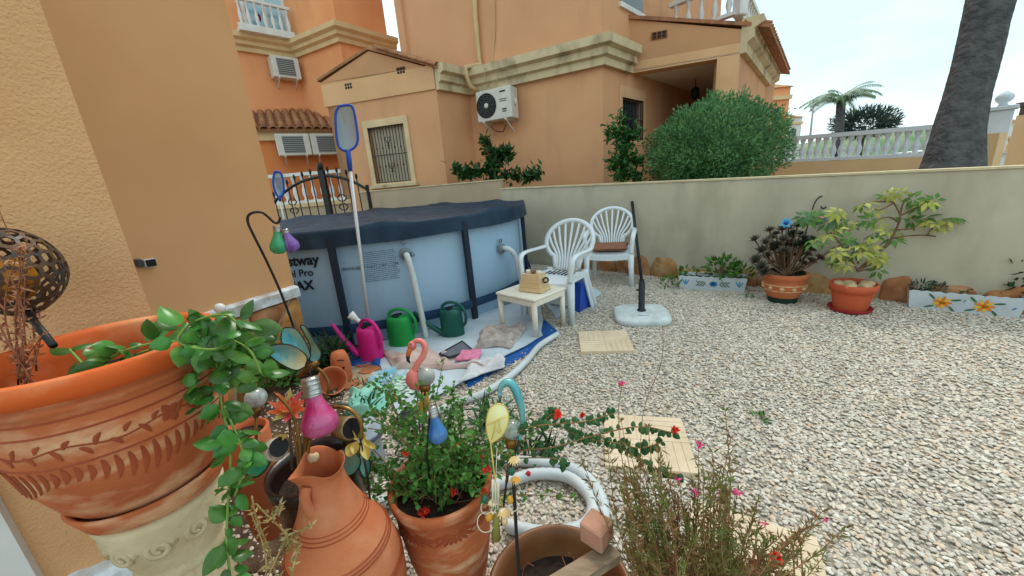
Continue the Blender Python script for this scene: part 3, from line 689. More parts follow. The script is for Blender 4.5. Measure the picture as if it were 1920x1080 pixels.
def stones(p0, p1, z0, z1, n, parent, sz=.2):
    e = (p1 - p0); L = e.length; e.normalize(); b = B(); wall(b, p0 + n * .022, p1 + n * .022, z0, z1, .02); b.build('mortar', m_mortar, parent)
    pts = []; 
    for k in range(400):
        p = V((rnd(0, L), rnd(z0, z1)))
        if all((p - q).length > sz * .78 for q in pts): pts.append(p)
    # voronoi-like cells by shrinking polygons against the neighbours
    for p in pts:
        poly = [V((p.x + sz * 1.3 * math.cos(2 * PI * i / 24), p.y + sz * 1.3 * math.sin(2 * PI * i / 24))) for i in range(24)]
        def clip(poly, o, nm):
            out_ = []
            for i in range(len(poly)):
                a, c = poly[i], poly[(i + 1) % len(poly)]; da, dc = (a - o).dot(nm), (c - o).dot(nm)
                if da <= 0: out_.append(a)
                if da * dc < 0: out_.append(a + (c - a) * (da / (da - dc)))
            return out_
        for q in pts:
            if q is not p and (q - p).length < sz * 3: d_ = (q - p); poly = clip(poly, p + d_ * .5 - d_.normalized() * .008, d_.normalized())
        for o_, nm in ((V((0, 0)), V((-1, 0))), (V((L, 0)), V((1, 0))), (V((0, z0)), V((0, -1))), (V((0, z1)), V((0, 1)))): poly = clip(poly, o_, nm)
        if len(poly) < 3: continue
        c = sum(poly, V((0, 0))) / len(poly); b = B(); m_ = len(poly); vs = []
        for f, o_ in ((1, .024), (.94, .04), (.7, .05)):
            for x in poly: y = c + (x - c) * f; q = p0 + e * y.x + n * (o_ + .006 * noise.noise(V((y.x * 12, y.y * 12, 0)))); vs.append(V((q.x, q.y, y.y)))
        b.add(vs, [(r * m_ + j, r * m_ + (j + 1) % m_, (r + 1) * m_ + (j + 1) % m_, (r + 1) * m_ + j) for r in range(2) for j in range(m_)] + [tuple(2 * m_ + j for j in range(m_))])
        recalc(b.build('stone', m_plstone, parent))
stones(Q2 + W2d * 1.5, Q2, 0, .58, n2, hs, .22)
stones(E1p + W1d * .33, E1p, 0, .42, n1, hs, .16)
# door
d0 = E1p + W1d * dr; b = B(); wall(b, d0 + W1d * 1.1 - n1 * .03, d0 - n1 * .03, .44, 2.25, .05); dd = b.build('door', m_white, hs)
b = B(); wall(b, d0 + W1d * .09 + n1 * .02, d0 + n1 * .02, .44, 2.25, .05); b.build('frame', m_white, dd)
b = B(); wall(b, d0 + W1d * .8 - n1 * .015, d0 + W1d * .16 - n1 * .015, .5, 1.0, .02); b.build('door_panel', m_white, dd)
m_step = mat('step_tile', (150, 104, 74), (126, 84, 60), scale=12, rough=.6, bump=.2)
b = B(); wall(b, d0 + W1d * 1.1 + n1 * .3, d0 + W1d * .01 + n1 * .3, .0, .435, .35); b.build('door_step', m_step, hs)
# solar wall lamp
q0 = onw(251, 494, Q2, Q2 + W2d); q1 = onw(287, 491, Q2, Q2 + W2d); sw = thing('solar_lamp', 'small black and grey solar lamp fixed on the smooth ochre wall', 'wall lamp', q1 + V((0, 0, -.05)))
rz2 = math.atan2(vd.y, vd.x); wv = V((vd.x, vd.y, 0)); nv = n2.to_3d(); mid = (q0 + q1) / 2
SL = (q1 - q0).length
b = B(); b.box(q1 - wv * SL * .32 + nv * .02, (SL * .64, .04, SL * .56), rz2, bev=.004); b.build('housing', mat('lamp_grey', (176, 178, 178), rough=.5), sw)
b = B(); b.box(q1 - wv * SL * .32 + nv * .0405, (SL * .53, .005, SL * .46), rz2); b.build('panel', mat('solar_black', (26, 24, 26), rough=.25), sw)
b = B(); b.box(q0 + wv * SL * .15 + nv * .02, (SL * .3, .035, SL * .56), rz2, bev=.006); b.build('lamp_head', mat('lamp_dark', (62, 66, 66), rough=.4), sw)

# ================================================================== GATE, STREET WALL, SECOND NET
gd = (C_ - A_).normalized(); G0 = C_; gx = lambda x, y: onw(x, y, G0, G0 + gd)
gt = thing('gate', 'black wrought iron arched double gate behind the pool', 'gate', (G0.x, G0.y, 0))
gz = lambda p: p
Rr = gx(690, 356); arch = [gx(*p) for p in ((690, 356), (660, 340), (630, 331.5), (602, 331), (560, 343), (526, 367), (505, 392))]
b = B(); b.tube(bez(arch, 36), .028, 8); b.build('arch', m_iron, gt)
p = gx(692, 370); b = B(); b.box((p.x, p.y, .75), (.06, .06, 1.5), .3); b.build('post', m_iron, gt)
c0 = gx(604, 330); ctr = gx(603, 312); b = B(); b.box((c0.x, c0.y, (c0.z + .1) / 2 + .05), (.13, .06, c0.z + .02), math.atan2(gd.y, gd.x)); b.ball((c0.x, c0.y, ctr.z), .06, 10, 7, (1, 1, 1.4)); b.build('meeting_stile', m_iron, gt)
L0, L1 = along(Rr, G0, G0 + gd), along(gx(505, 392), G0, G0 + gd)
ap_ = bez(arch, 60)
nb = 12
for i in range(1, nb):
    s = L0 + (L1 - L0) * i / nb; q = G0 + gd * s
    zt_ = min(ap_, key=lambda a: (a.x - q.x) ** 2 + (a.y - q.y) ** 2).z + .1
    b = B(); b.tube([(q.x, q.y, .1), (q.x, q.y, zt_)], .012, 6); b.ball((q.x, q.y, zt_ + .03), .028, 6, 5, (1, .6, 2)); b.build('bar', m_iron, gt)
for s in (.25, .74):
    q = G0 + gd * (L0 + (L1 - L0) * s); b = B()
    for sg in (-1, 1):
        for zz in (-1, 1):
            b.tube([V((q.x, q.y, 1.22)) + V((gd.x, gd.y, 0)) * sg * (.03 + .07 * math.sin(a)) + V((0, 0, zz * (.02 + .13 * (a / PI)))) for a in [PI * k / 12 for k in range(13)]], .012, 5)
    b.build('scroll', m_iron, gt)
S0, S1 = atd(470, 360, 10.4), atd(680, 356, 9.4)
b = B(); swl = thing('street_wall', 'tan yard wall with white balustrade on top, seen through the arched gate', 'wall', (S0.x, S0.y, 0))
sz = 1.17; S0v, S1v = V((S0.x, S0.y)), V((S1.x, S1.y)); wall(b, S0v, S1v, -.1, sz, .3); b.build('rendered_panel', m_renderL, swl)
sn = V(((S1v - S0v).normalized().y, -(S1v - S0v).normalized().x)); b = B(); wall(b, S0v + sn * .03, S1v + sn * .03, sz + .003, sz + .09, .3); b.build('coping', m_ortrim, swl)
balustrade(swl, V((*(S0v - sn * .1), sz + .1)), V((*(S1v - sn * .1), sz + .1)), .66, m_white, .2, (.14, .07), .9)
m_blue = mat('blue_plastic', (28, 72, 170), rough=.35, spec=.5)
m_net = mat('net_mesh', (126, 172, 190), rough=.8, alpha=.7)
m_alu = mat('white_alloy', (206, 208, 210), rough=.35, spec=.5)
def skimmer(label, ring, hs_, pe_, base, r=.0095):
    t = thing('pool_net', label, 'pool net', base); pts = bez(ring + [ring[0]], 48)
    b = B(); b.tube(pts, r, 8, False); b.build('frame', m_blue, t)
    c = sum(ring, V((0, 0, 0))) / len(ring); nrm = (ring[0] - c).cross(ring[2] - c).normalized(); nrm = nrm if nrm.dot(to_cam(c)) < 0 else -nrm
    b = B(); n_ = len(pts)
    b.add([c + (p - c) * f + nrm * (.05 * (1 - f * f)) for f in (1, .66, .33) for p in pts] + [c + nrm * .05], [(k * n_ + j, k * n_ + (j + 1) % n_, (k + 1) * n_ + (j + 1) % n_, (k + 1) * n_ + j) for k in range(2) for j in range(n_)] + [(2 * n_ + j, 2 * n_ + (j + 1) % n_, 3 * n_) for j in range(n_)]); b.build('mesh', m_net, t)
    b = B(); b.tube([hs_, hs_.lerp(pe_, .05), hs_.lerp(pe_, .12)], [.02, .022, .018], 8); b.build('handle', m_blue, t)
    b = B(); b.tube([hs_.lerp(pe_, .1), pe_], .0135, 10); b.build('pole', m_alu, t)
D_ = 3.36
ring = [atd(x, y, D_ + .02) for x, y in ((636, 199), (654, 197), (662, 203), (668, 232), (671, 262), (664, 277), (649, 283), (636, 276), (631, 255), (629, 215))]
skimmer('blue framed pool skimmer net on a tall white pole leaning on the pool', ring, atd(652, 281, D_), atd(690, 593, 3.27), gnd(690, 600))
ring = [atd(x, y, 7.0) for x, y in ((514, 322), (525, 323), (530, 335), (532, 358), (527, 368), (519, 366), (512, 345))]
skimmer('second blue pool net half hidden behind the house corner by the gate', ring, atd(523, 367, 7.0), atd(541, 450, 7.0), atd(541, 450, 7.0), .016)

# ================================================================== POOL
PC, PR_ = V((-1.62, 4.94)), 1.83
m_liner = mat('pool_liner', (154, 182, 205), (148, 176, 200), scale=2, rough=.42, spec=.4, bump=.25, bscale=7, dist=.02)
m_navy = mat('navy_frame', (24, 36, 52), rough=.5, spec=.4)
m_cover = mat('black_cover_sheet', (42, 62, 80), (30, 47, 64), scale=4, rough=.5, spec=.2, bump=.5, bscale=14, dist=.01)
pl = thing('swimming_pool', 'round above ground pool with blue grey liner, navy legs and black cover sheet', 'swimming pool', (PC.x, PC.y, 0))
pp_ = lambda a, r, z: V((PC.x + r * math.cos(a), PC.y + r * math.sin(a), z))
LEGA = [math.radians(-85 + 36 * k) for k in range(10)]
b = B()
def liner(u, v):
    a = 2 * PI * u; ph = ((math.degrees(a) + 85) % 36) / 36; bul = .045 * math.sin(PI * ph) ** .8 * math.sin(PI * min(1, v * 1.1)) 
    return pp_(a, PR_ - .03 + bul + .004 * noise.noise(V((math.cos(a) * 9, math.sin(a) * 9, v * 5))), v * 1.0)
b.grid(lambda u, v: liner(-u, v), 180, 14, True); b.build('liner', m_liner, pl)
for a in LEGA:
    b = B(); b.bar(pp_(a, PR_ + .045, 0), pp_(a, PR_ + .03, 1.0), .052, .04, V((math.cos(a), math.sin(a), 0))); b.box(pp_(a, PR_ + .05, .015), (.09, .12, .03), a); b.build('leg', m_navy, pl)
b = B(); b.grid(lambda u, v: pp_(-2 * PI * u, PR_ + .058 + .006 * math.sin(PI * v) + .003 * math.sin(u * 130), .16 + .085 * v), 120, 3, True); b.build('strap', mat('navy_webbing', (34, 62, 92), rough=.7), pl)
b = B(); b.tube([pp_(2 * PI * i / 80, PR_, 1.02) for i in range(81)], .035, 8, False); b.build('top_rail', m_navy, pl)
def cover(u, v):
    a = -2 * PI * u; q = V((math.cos(a), math.sin(a), 0)); ph = ((math.degrees(a) + 85) % 36) / 36
    if v < .26:      # skirt
        t = v / .26; r = PR_ + .055 - .01 * t + .012 * noise.noise(q * 5 + V((0, 0, 1))) * (1 - t); z = .915 + .02 * noise.noise(q * 3) + t * (.135 - .02 * noise.noise(q * 3)); 
        r += .006 * math.sin(a * 60) * (1 - t); return pp_(a, r, z)
    t = (v - .26) / .74; r = (PR_ + .045) * (1 - t ** .8)
    drp = -.03 * math.sin(PI * min(1, t * 2.4)) if t < .42 else 0
    w1 = noise.noise(V((math.cos(a) * 3.5, math.sin(a) * 3.5, t * 2))); gather = max(0, math.sin(a * 10 / 1 + 1.4)) ** 2
    wr = .016 * math.sin(a * 74 + 7 * w1) * (.25 + gather) * math.exp(-t * 3.6) + .018 * w1 + .02 * noise.noise(V((r * math.cos(a) * 5, r * math.sin(a) * 5, 3)))
    return pp_(a, r, 1.06 + .02 * t + drp * .4 + wr * min(1, t * 14) + (.03 * gather * math.exp(-t * 9) if t > 0 else 0))
b = B(); b.grid(cover, 800, 46, True); b.build('cover', m_cover, pl)
# fittings and return hoses
m_hose = mat('white_hose', (206, 212, 214), (192, 198, 200), scale=8, rough=.5, spec=.4, bump=.3, bscale=30, col3=(170, 160, 130), scale3=3, fac3=.35)
m_grey = mat('grey_fitting', (120, 130, 140), rough=.5)
for (a, z, hz), pts in ((( -67.2, .79, .85), [(-67.2, .79, .06), (-67.1, .77, .11), (-66.5, .6, .12), (-66, .3, .12), (-65.6, .02, .13)]), ((-34, .655, .70), [(-34.2, .66, .06), (-33.8, .65, .12), (-32.2, .56, .16), (-31, .36, .17), (-30, .1, .2), (-32, .03, .3)])):
    a = math.radians(a); R = facing(V((math.cos(a), math.sin(a), 0)))
    b = B(); b.disc(pp_(a, PR_ + .045, z), .055, 20, R); b.lathe([(.055, 0), (.05, .015), (.03, .02), (.03, .06)], pp_(a, PR_ + .03, z), 16, R); b.lathe([(.022, 0), (.022, .018), (.014, .02)], pp_(a, PR_ + .02, hz + .04), 14, R); b.ball(pp_(a + .03, PR_ + .06, z - .01), .02, 8, 6); b.build('valve', m_grey, pl)
    b = B(); b.tube(bez([pp_(math.radians(x), PR_ + o, zz) for x, zz, o in pts], 30), .027, 10); b.build('hose', m_hose, pl)
# printed lettering, curved onto the liner
m_ink = mat('print_ink', (28, 34, 44), rough=.6); m_inkp = mat('print_ink_pale', (92, 108, 122), rough=.6)
def lettering(txt, ang_right, z0, h, m_, bold=0, align='RIGHT', width=1.0):
    cu = bpy.data.curves.new('lettering', 'FONT'); cu.body = txt; cu.size = h * 1.38; cu.align_x = align; cu.resolution_u = 3; cu.offset = bold
    o = bpy.data.objects.new('lettering', cu); COL.objects.link(o); bpy.context.view_layer.update()
    me = bpy.data.meshes.new_from_object(o.evaluated_get(bpy.context.evaluated_depsgraph_get())); bpy.data.objects.remove(o); 
    b = B(); vs = []
    for v in me.vertices:
        a = math.radians(ang_right) + v.co.x * width / PR_
        ph = ((math.degrees(a) + 85) % 36) / 36; zz = z0 + v.co.y; bul = .045 * math.sin(PI * ph) ** .8 * math.sin(PI * min(1, zz * 1.1))
        vs.append(pp_(a, PR_ - .03 + bul + .008, zz))
    b.add(vs, [tuple(p.vertices) for p in me.polygons], False); return b.build('lettering', m_, pl)
lettering('Bestway', -89.4, .785, .085, m_ink, .004)
lettering('Steel Pro', -91.4, .69, .062, m_ink, .0015)
lettering('MAX', -92.0, .575, .078, m_ink, .004)
lettering('WWW.BESTWAYCORP.COM', -69.3, .70, .03, m_ink, 0, 'RIGHT', .88)
b = B()
for k in range(16):
    z = .835 - k * .0165
    if abs(z - .712) < .02: continue
    x = -78.5; 
    while x < -69.6 - rnd(0, .6):
        wd = rnd(.15, .55); vs = []
        for a, zz in ((x, z), (x + wd, z), (x + wd, z + .006), (x, z + .006)):
            ph = ((a + 85) % 36) / 36; vs.append(pp_(math.radians(a), PR_ - .03 + .045 * math.sin(PI * ph) ** .8 * math.sin(PI * min(1, zz * 1.1)) + .009, zz))
        b.add(vs, [(0, 1, 2, 3)], False); x += wd + rnd(.08, .2)
b.build('small_print', m_inkp, pl, kind='stuff')

# ================================================================== FURNITURE
m_plastic = mat('white_resin', (226, 232, 236), (216, 222, 226), scale=4, rough=.38, spec=.5, coat=.1)
def ribbon(b, pts, nrm, w_, t):
    """flat strip along pts; nrm = its face normal"""
    pts = [V(p) for p in pts]; k = len(pts); vs = []
    ws = w_ if isinstance(w_, (list, tuple)) else [w_] * k
    for i in range(k):
        d = (pts[min(i + 1, k - 1)] - pts[max(i - 1, 0)]).normalized(); nn_ = nrm[i] if isinstance(nrm, list) else nrm; x = d.cross(nn_).normalized(); u = x.cross(d)
        vs += [pts[i] + x * ws[i] / 2 - u * t / 2, pts[i] - x * ws[i] / 2 - u * t / 2, pts[i] - x * ws[i] / 2 + u * t / 2, pts[i] + x * ws[i] / 2 + u * t / 2]
    b.add(vs, [(i * 4 + j, i * 4 + (j + 1) % 4, i * 4 + 4 + (j + 1) % 4, i * 4 + 4 + j) for i in range(k - 1) for j in range(4)] + [(3, 2, 1, 0), tuple((k - 1) * 4 + j for j in range(4))])
def chair(label, ctr, ang, z0=0):
    t = thing('garden_chair', label, 'chair', (ctr[0], ctr[1], z0), 'white resin chairs by the pool')
    Mx = Matrix.Translation((ctr[0], ctr[1], z0)) @ Matrix.Rotation(ang, 4, 'Z')    # local: +y faces forward
    bk = lambda u, v: V((u, -.19 - .13 * v / .46 - .05 * (v / .46) ** 2 + .25 * u * u * 1.2, .41 + v))   # point of the shell back
    bn = V((0, 1, .25)).normalized()
    # frame of the back: ring
    b = B(Mx); ring = []
    for k in range(41):
        a = PI * (-.3 + 1.6 * k / 40); ring.append(bk(.262 * math.cos(a), .285 + .195 * math.sin(a)))
    ring = [bk(.13, .02)] + ring + [bk(-.13, .02)]
    ribbon(b, bez(ring, 84), bn, .042, .026); b.build('backrest', m_plastic, t)
    for k in range(9):
        f = (k - 4) / 4; a = PI / 2 - f * 1.32
        e = bk(.25 * math.cos(a), .285 + .185 * math.sin(a)); s_ = bk(f * .115, .0); m1 = bk(f * .12, .13)
        b = B(Mx); ribbon(b, bez([s_, m1, m1.lerp(e, .5) + V((f * .012, 0, .012 * abs(f))), e], 12), bn, [.02] * 4 + [.021] * 4 + [.025] * 5 if 0 else .022, .012); b.build('slat', m_plastic, t)
    b = B(Mx)    # seat
    def seat(u, v):
        y = -.2 + .44 * v; wv_ = .205 + .03 * v; x = (u * 2 - 1) * wv_
        z = .405 - .016 * math.cos((u * 2 - 1) * PI / 2) + .02 * v - (.035 * max(0, v - .85) / .15) ; return V((x, y, z))
    b.grid(seat, 12, 12); b.grid(lambda u, v: seat(1 - u, v) - V((0, 0, .02)), 12, 12)
    for fx_ in (0, 1): b.grid(lambda u, v: seat(fx_, u) - V((0, 0, .055 * v)), 12, 1)
    b.grid(lambda u, v: seat(u, 1) - V((0, 0, .06 * v)), 12, 1); b.grid(lambda u, v: seat(u, 0) - V((0, 0, .03 * v)), 12, 1)
    st = b.build('seat', m_plastic, t)
    for k in range(-3, 4):
        b = B(Mx); b.box((k * .045, -.08 + .015 * abs(k), .4035 + .004), (.012, .15, .006)); b.build('slot', m_dark, st)
    for sg in (-1, 1):
        b = B(Mx); am = [bk(sg * .255, .23), V((sg * .285, -.12, .635)), V((sg * .29, .06, .64)), V((sg * .285, .17, .63)), V((sg * .278, .225, .585)), V((sg * .268, .235, .50)), V((sg * .262, .235, .40))]
        ribbon(b, bez(am, 30), [V((0, .25, 1)).normalized()] * 18 + [V((0, 1, .5)).normalized()] * 6 + [V((0, 1, 0))] * 20, .05, .022); b.build('armrest', m_plastic, t)
        b = B(Mx); ribbon(b, [V((sg * .258, .225, .42)), V((sg * .262, .238, .2)), V((sg * .268, .25, 0))], V((0, 1, 0)), [.066, .058, .048], .03); b.box((sg * .245, .215, .2), (.02, .05, .4)); b.build('leg', m_plastic, t)
        b = B(Mx); ribbon(b, bez([V((sg * .2, -.19, .42)), V((sg * .225, -.25, .2)), V((sg * .245, -.32, 0))], 8), V((0, -1, .3)), .056, .028); b.bar(V((sg * .2, -.17, .4)), V((sg * .235, -.29, 0)), .02, .045); b.build('leg', m_plastic, t)
    return t
def yaw(fx, fy): return math.atan2(-fx, fy)
chair('white resin armchair beside the pool, nearest to the little table', (.46, 3.58), yaw(-.6, -.8))
c2 = chair('white resin armchair behind, against the wall, with a brown cushion on it', (1.27, 4.62), yaw(-.35, -.94))
Mc = Matrix.Translation((1.27, 4.62, 0)) @ Matrix.Rotation(yaw(-.35, -.94), 4, 'Z')
cu = thing('cushion', 'flat brown seat cushion on the white chair by the wall', 'cushion', Mc @ V((0, 0, .425)))
b = B(Mc); b.box((.0, .03, .455), (.4, .4, .045), .06, bev=.018); b.build('pad', mat('brown_cloth', (150, 104, 78), (134, 90, 66), scale=30, rough=.9, bump=.3, bscale=300), cu)
b = B(Mc); b.tube([(-.2, -.17, .455), (.2, -.17, .455), (.2, .23, .455), (-.2, .23, .455), (-.2, -.17, .455)], .007, 6); b.build('piping', mat('dark_piping', (110, 72, 54), rough=.9), cu)
# side table
m_cream = mat('cream_resin', (230, 222, 206), (220, 211, 194), scale=5, rough=.45, spec=.4)
tb = thing('side_table', 'low cream plastic side table in front of the white armchair', 'table', (.16, 3.2, 0))
Mt = Matrix.Translation((.165, 3.24, 0)) @ Matrix.Rotation(math.radians(-46), 4, 'Z'); tw_, td_, th_ = .47, .44, .37
b = B(Mt); b.box((0, 0, th_ - .012), (tw_, td_, .024), bev=.008); b.build('tabletop', m_cream, tb)
b = B(Mt)
for sx in (-1, 1): b.box((sx * (tw_ / 2 - .014), 0, th_ - .045), (.02, td_ - .05, .045))
for sy in (-1, 1): b.box((0, sy * (td_ / 2 - .014), th_ - .045), (tw_ - .05, .02, .045))
b.build('apron', m_cream, tb)
for sx in (-1, 1):
    for sy in (-1, 1): b = B(Mt); b.tube([(sx * (tw_ / 2 - .03), sy * (td_ / 2 - .03), th_ - .03), (sx * (tw_ / 2 - .03), sy * (td_ / 2 - .03), 0)], [.027, .023], 10); b.build('leg', m_cream, tb)
# wooden bottle carrier
m_pine = mat('pale_wood', (222, 192, 148), (206, 172, 126), scale=4, rough=.6, streak=(1, 1, 14), bump=.15)
bx = thing('wooden_box', 'small tapered pale wood box with dark handle, standing on the side table', 'box', (.17, 3.22, th_))
Mb = Matrix.Translation((.20, 3.21, th_ + .0)) @ Matrix.Rotation(math.radians(-38), 4, 'Z')
def taper(b, w0, d0, w1, d1, z0, z1):
    vs = [V((sx * w / 2, sy * d / 2, z)) for w, d, z in ((w0, d0, z0), (w1, d1, z1)) for sx, sy in ((-1, -1), (1, -1), (1, 1), (-1, 1))]; b.add(vs, [(0, 1, 5, 4), (1, 2, 6, 5), (2, 3, 7, 6), (3, 0, 4, 7), (4, 5, 6, 7), (3, 2, 1, 0)], False)
for k in range(4):
    f0, f1 = k / 4, (k + .96) / 4; L_ = lambda a, c, f: a + (c - a) * f
    b = B(Mb); taper(b, L_(.24, .18, f0), L_(.17, .10, f0), L_(.24, .18, f1), L_(.17, .10, f1), .005 + .15 * f0, .005 + .15 * f1); b.build('board', m_pine, bx)
b = B(Mb); b.tube(bez([(.118, -.035, .115), (.13, -.03, .09), (.13, .03, .09), (.118, .035, .115), (.112, 0, .122), (.118, -.035, .115)], 20), .007, 6); b.build('handle', m_iron, bx)
for k in range(3): b = B(Mb); b.lathe([(.0, .02), (.022, .018), (.022, 0), (.018, -.01)], (-.055 + k * .055, .0, .165), 10); b.build('bottle_cap', m_cream if k != 1 else mat('cap_brown', (140, 96, 66)), bx)
# cool box and blue crate under the chair
cb = thing('cool_box', 'white and blue cool box on the gravel under the white armchair', 'cool box', (.62, 3.85, 0))
Mk = Matrix.Translation((.62, 3.8, 0)) @ Matrix.Rotation(math.radians(-40), 4, 'Z')
b = B(Mk); b.box((-.06, 0, .17), (.3, .28, .3), bev=.02); b.build('body', m_white, cb)
b = B(Mk); taper(b, .1, .3, .1, .2, 0, .3); 
for i in range(len(b.v)): b.v[i] = b.v[i] + (Mk.to_3x3() @ V((.15, -.03, 0)))
b.build('end_panel', m_blue, cb)
# parasol base
m_conc = mat('pale_concrete', (206, 214, 214), (190, 197, 197), scale=12, rough=.8, bump=.35, bscale=120, col3=(160, 160, 150), scale3=6, fac3=.4)
pb = thing('parasol_base', 'square rounded white concrete parasol base with a short dark tube', 'parasol base', (1.19, 3.3, 0))
Ms = Matrix.Translation((1.185, 3.27, 0)) @ Matrix.Rotation(-.2, 4, 'Z')
b = B(Ms); pr = []
def sq(r, z, e_=4.0): return [V((r * math.copysign(abs(math.cos(a)) ** (2 / e_), math.cos(a)), r * math.copysign(abs(math.sin(a)) ** (2 / e_), math.sin(a)), z)) for a in [2 * PI * i / 40 for i in range(40)]]
rs = sq(.235, 0) + sq(.245, .02) + sq(.245, .045) + sq(.225, .058) + sq(.08, .07) + sq(.01, .07)
b.add(rs, [(i * 40 + j, i * 40 + (j + 1) % 40, (i + 1) * 40 + (j + 1) % 40, (i + 1) * 40 + j) for i in range(5) for j in range(40)]); b.build('slab', m_conc, pb)
b = B(Ms); b.lathe([(.04, .065), (.04, .08), (.029, .09), (.029, .34), (.024, .342), (.024, .3)], (0, 0, 0), 18); b.tube([(-.03, 0, .27), (-.05, 0, .27)], .009, 8); b.build('tube', mat('dark_grey_metal', (38, 44, 50), rough=.4), pb)
b = B(Ms); b.box((0, -.12, .066), (.1, .016, .002)); b.build('nameplate', mat('plate_grey', (120, 126, 130), rough=.4), pb)
pk = thing('pole', 'thin dark parasol pole leaning against the garden wall by the chairs', 'pole', (1.55, 4.45, 0))
p0, p1 = gnd(1201, 527, .05), onw(1185, 378, A_ - nn * .0, Bw); b = B(); p0 = gnd(1204, 534, 0); b.tube([p0, p0.lerp(p1, .5), p1], .019, 8); b.build('shaft', mat('dark_grey_metal', (38, 44, 50)), pk); b = B(); b.tube([p0, p0 + (p1 - p0) * .06], .03, 8); b.build('collar', m_iron, pk)
# stepping slabs
m_slab = mat('sand_slab', (222, 201, 173), (210, 188, 158), scale=8, rough=.85, bump=.4, bscale=90, col3=(196, 172, 140), scale3=4, fac3=.35)
def slab(label, c, rz, w_=.4, lines=10):
    t = thing('stepping_slab', label, 'paving slab', (c[0], c[1], 0), 'sand coloured stepping slabs'); Mz = Matrix.Translation((c[0], c[1], 0)) @ Matrix.Rotation(rz, 4, 'Z')
    b = B(Mz); b.box((0, 0, .008), (w_, w_, .03)); b.build('bed', m_slab, t)
    for q in range(2):
        for r_ in range(2):
            for k in range(5):
                cx, cy = (q - .5) * w_ / 2, (r_ - .5) * w_ / 2; o_ = (k - 2) * w_ / 2 / 5
                b = B(Mz)
                if (q + r_) % 2: b.box((cx + o_, cy, .0225), (w_ / 10 - .0028, w_ / 2 - .004, .008))
                else: b.box((cx, cy + o_, .0225), (w_ / 2 - .004, w_ / 10 - .0028, .008))
                b.build('strip', m_slab, t)
slab('sand coloured ribbed slab on the gravel between the table and the parasol base', (.71, 2.78), math.radians(-8), .40)
slab('sand coloured ribbed slab half hidden behind the rose stems', (.60, 1.57), math.radians(-14), .40)
slab('sand coloured slab at the bottom edge under the pink flowering stems', (.72, .93), math.radians(-30), .40)
# ================================================================== WATERING CANS, CLOTHS, HOSES
def can(label, base, ang, col, r, h, lean=0, rose=None, spout=None, hd=1):
    """local: +x to the spout; handle arches over the top to the back"""
    t = thing('watering_can', label, 'watering can', base, 'plastic watering cans by the pool')
    m_ = mat('can_' + label.split()[0] + '_' + label.split()[1], col, tuple(int(c * .93) for c in col), scale=5, rough=.38, spec=.45)
    Mw = Matrix.Translation(base) @ Matrix.Rotation(ang, 4, 'Z')
    b = B(Mw); b.lathe([(0, .0), (r * .92, 0), (r * .95, .01), (r * .95, h * .1), (r * .93, h * .12), (r * .9, h * .55), (r * .91, h * .57), (r * .87, h * .78), (r * .86, h * .82), (r * .8, h * .9), (r * .74, h * .92), (r * .1, h * .94)], n=28, sq=.8); b.build('body', m_, t)
    b = B(Mw); k = 14; pts = [V((-r * .12 + r * .5 * math.cos(a), r * .5 * math.sin(a) * .75, h * .9375 + .004)) for a in [-PI / 2 + PI * i / k for i in range(k + 1)]]
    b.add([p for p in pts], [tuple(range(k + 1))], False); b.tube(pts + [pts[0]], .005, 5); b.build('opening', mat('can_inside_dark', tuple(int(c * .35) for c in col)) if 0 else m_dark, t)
    b = B(Mw); hp = [V((r * .62 * hd, 0, h * .9)), V((r * .55 * hd, 0, h * 1.04)), V((0, 0, h * 1.13)), V((-r * .7 * hd, 0, h * 1.06)), V((-r * 1.15 * hd, 0, h * .8)), V((-r * 1.12 * hd, 0, h * .5)), V((-r * .88 * hd, 0, h * .38))]
    b.tube(bez(hp, 36), .0145, 8); b.build('handle', m_, t)
    if spout:
        b = B(); b.tube(bez(spout, 12), [.03 - .017 * i / 12 for i in range(len(bez(spout, 12)))], 9); b.build('spout', m_, t)
    if rose:
        p, d = rose; b = B(); b.lathe([(.014, -.03), (.018, 0), (.034, .05), (.033, .058), (.0, .062)], p, 14, facing(d)); b.build('rose', m_white, t)
    return t
pk_ = gnd(700, 674)
can('bright pink watering can, leftmost of the three by the pool', pk_, math.radians(150), (214, 34, 132), .118, .31, hd=1,
    spout=[pk_ + V((-.1, -.02, .06)), pk_ + V((-.2, -.01, .2)), pk_ + V((-.27, 0, .34))], rose=(atd(668, 598, 3.02), atd(656, 590, 3.04) - atd(672, 602, 3.02)))
gk_ = gnd(756, 650); can('light green watering can, in the middle of the three', gk_, math.radians(172), (22, 146, 66), .125, .31)
dk_ = gnd(851, 633); can('dark green watering can, rightmost of the three, standing on the white sheet', dk_, math.radians(172), (10, 84, 74), .115, .30,
    spout=[dk_ + V((-.09, 0, .05)), dk_ + V((-.2, .0, .14)), dk_ + V((-.33, .02, .27))])
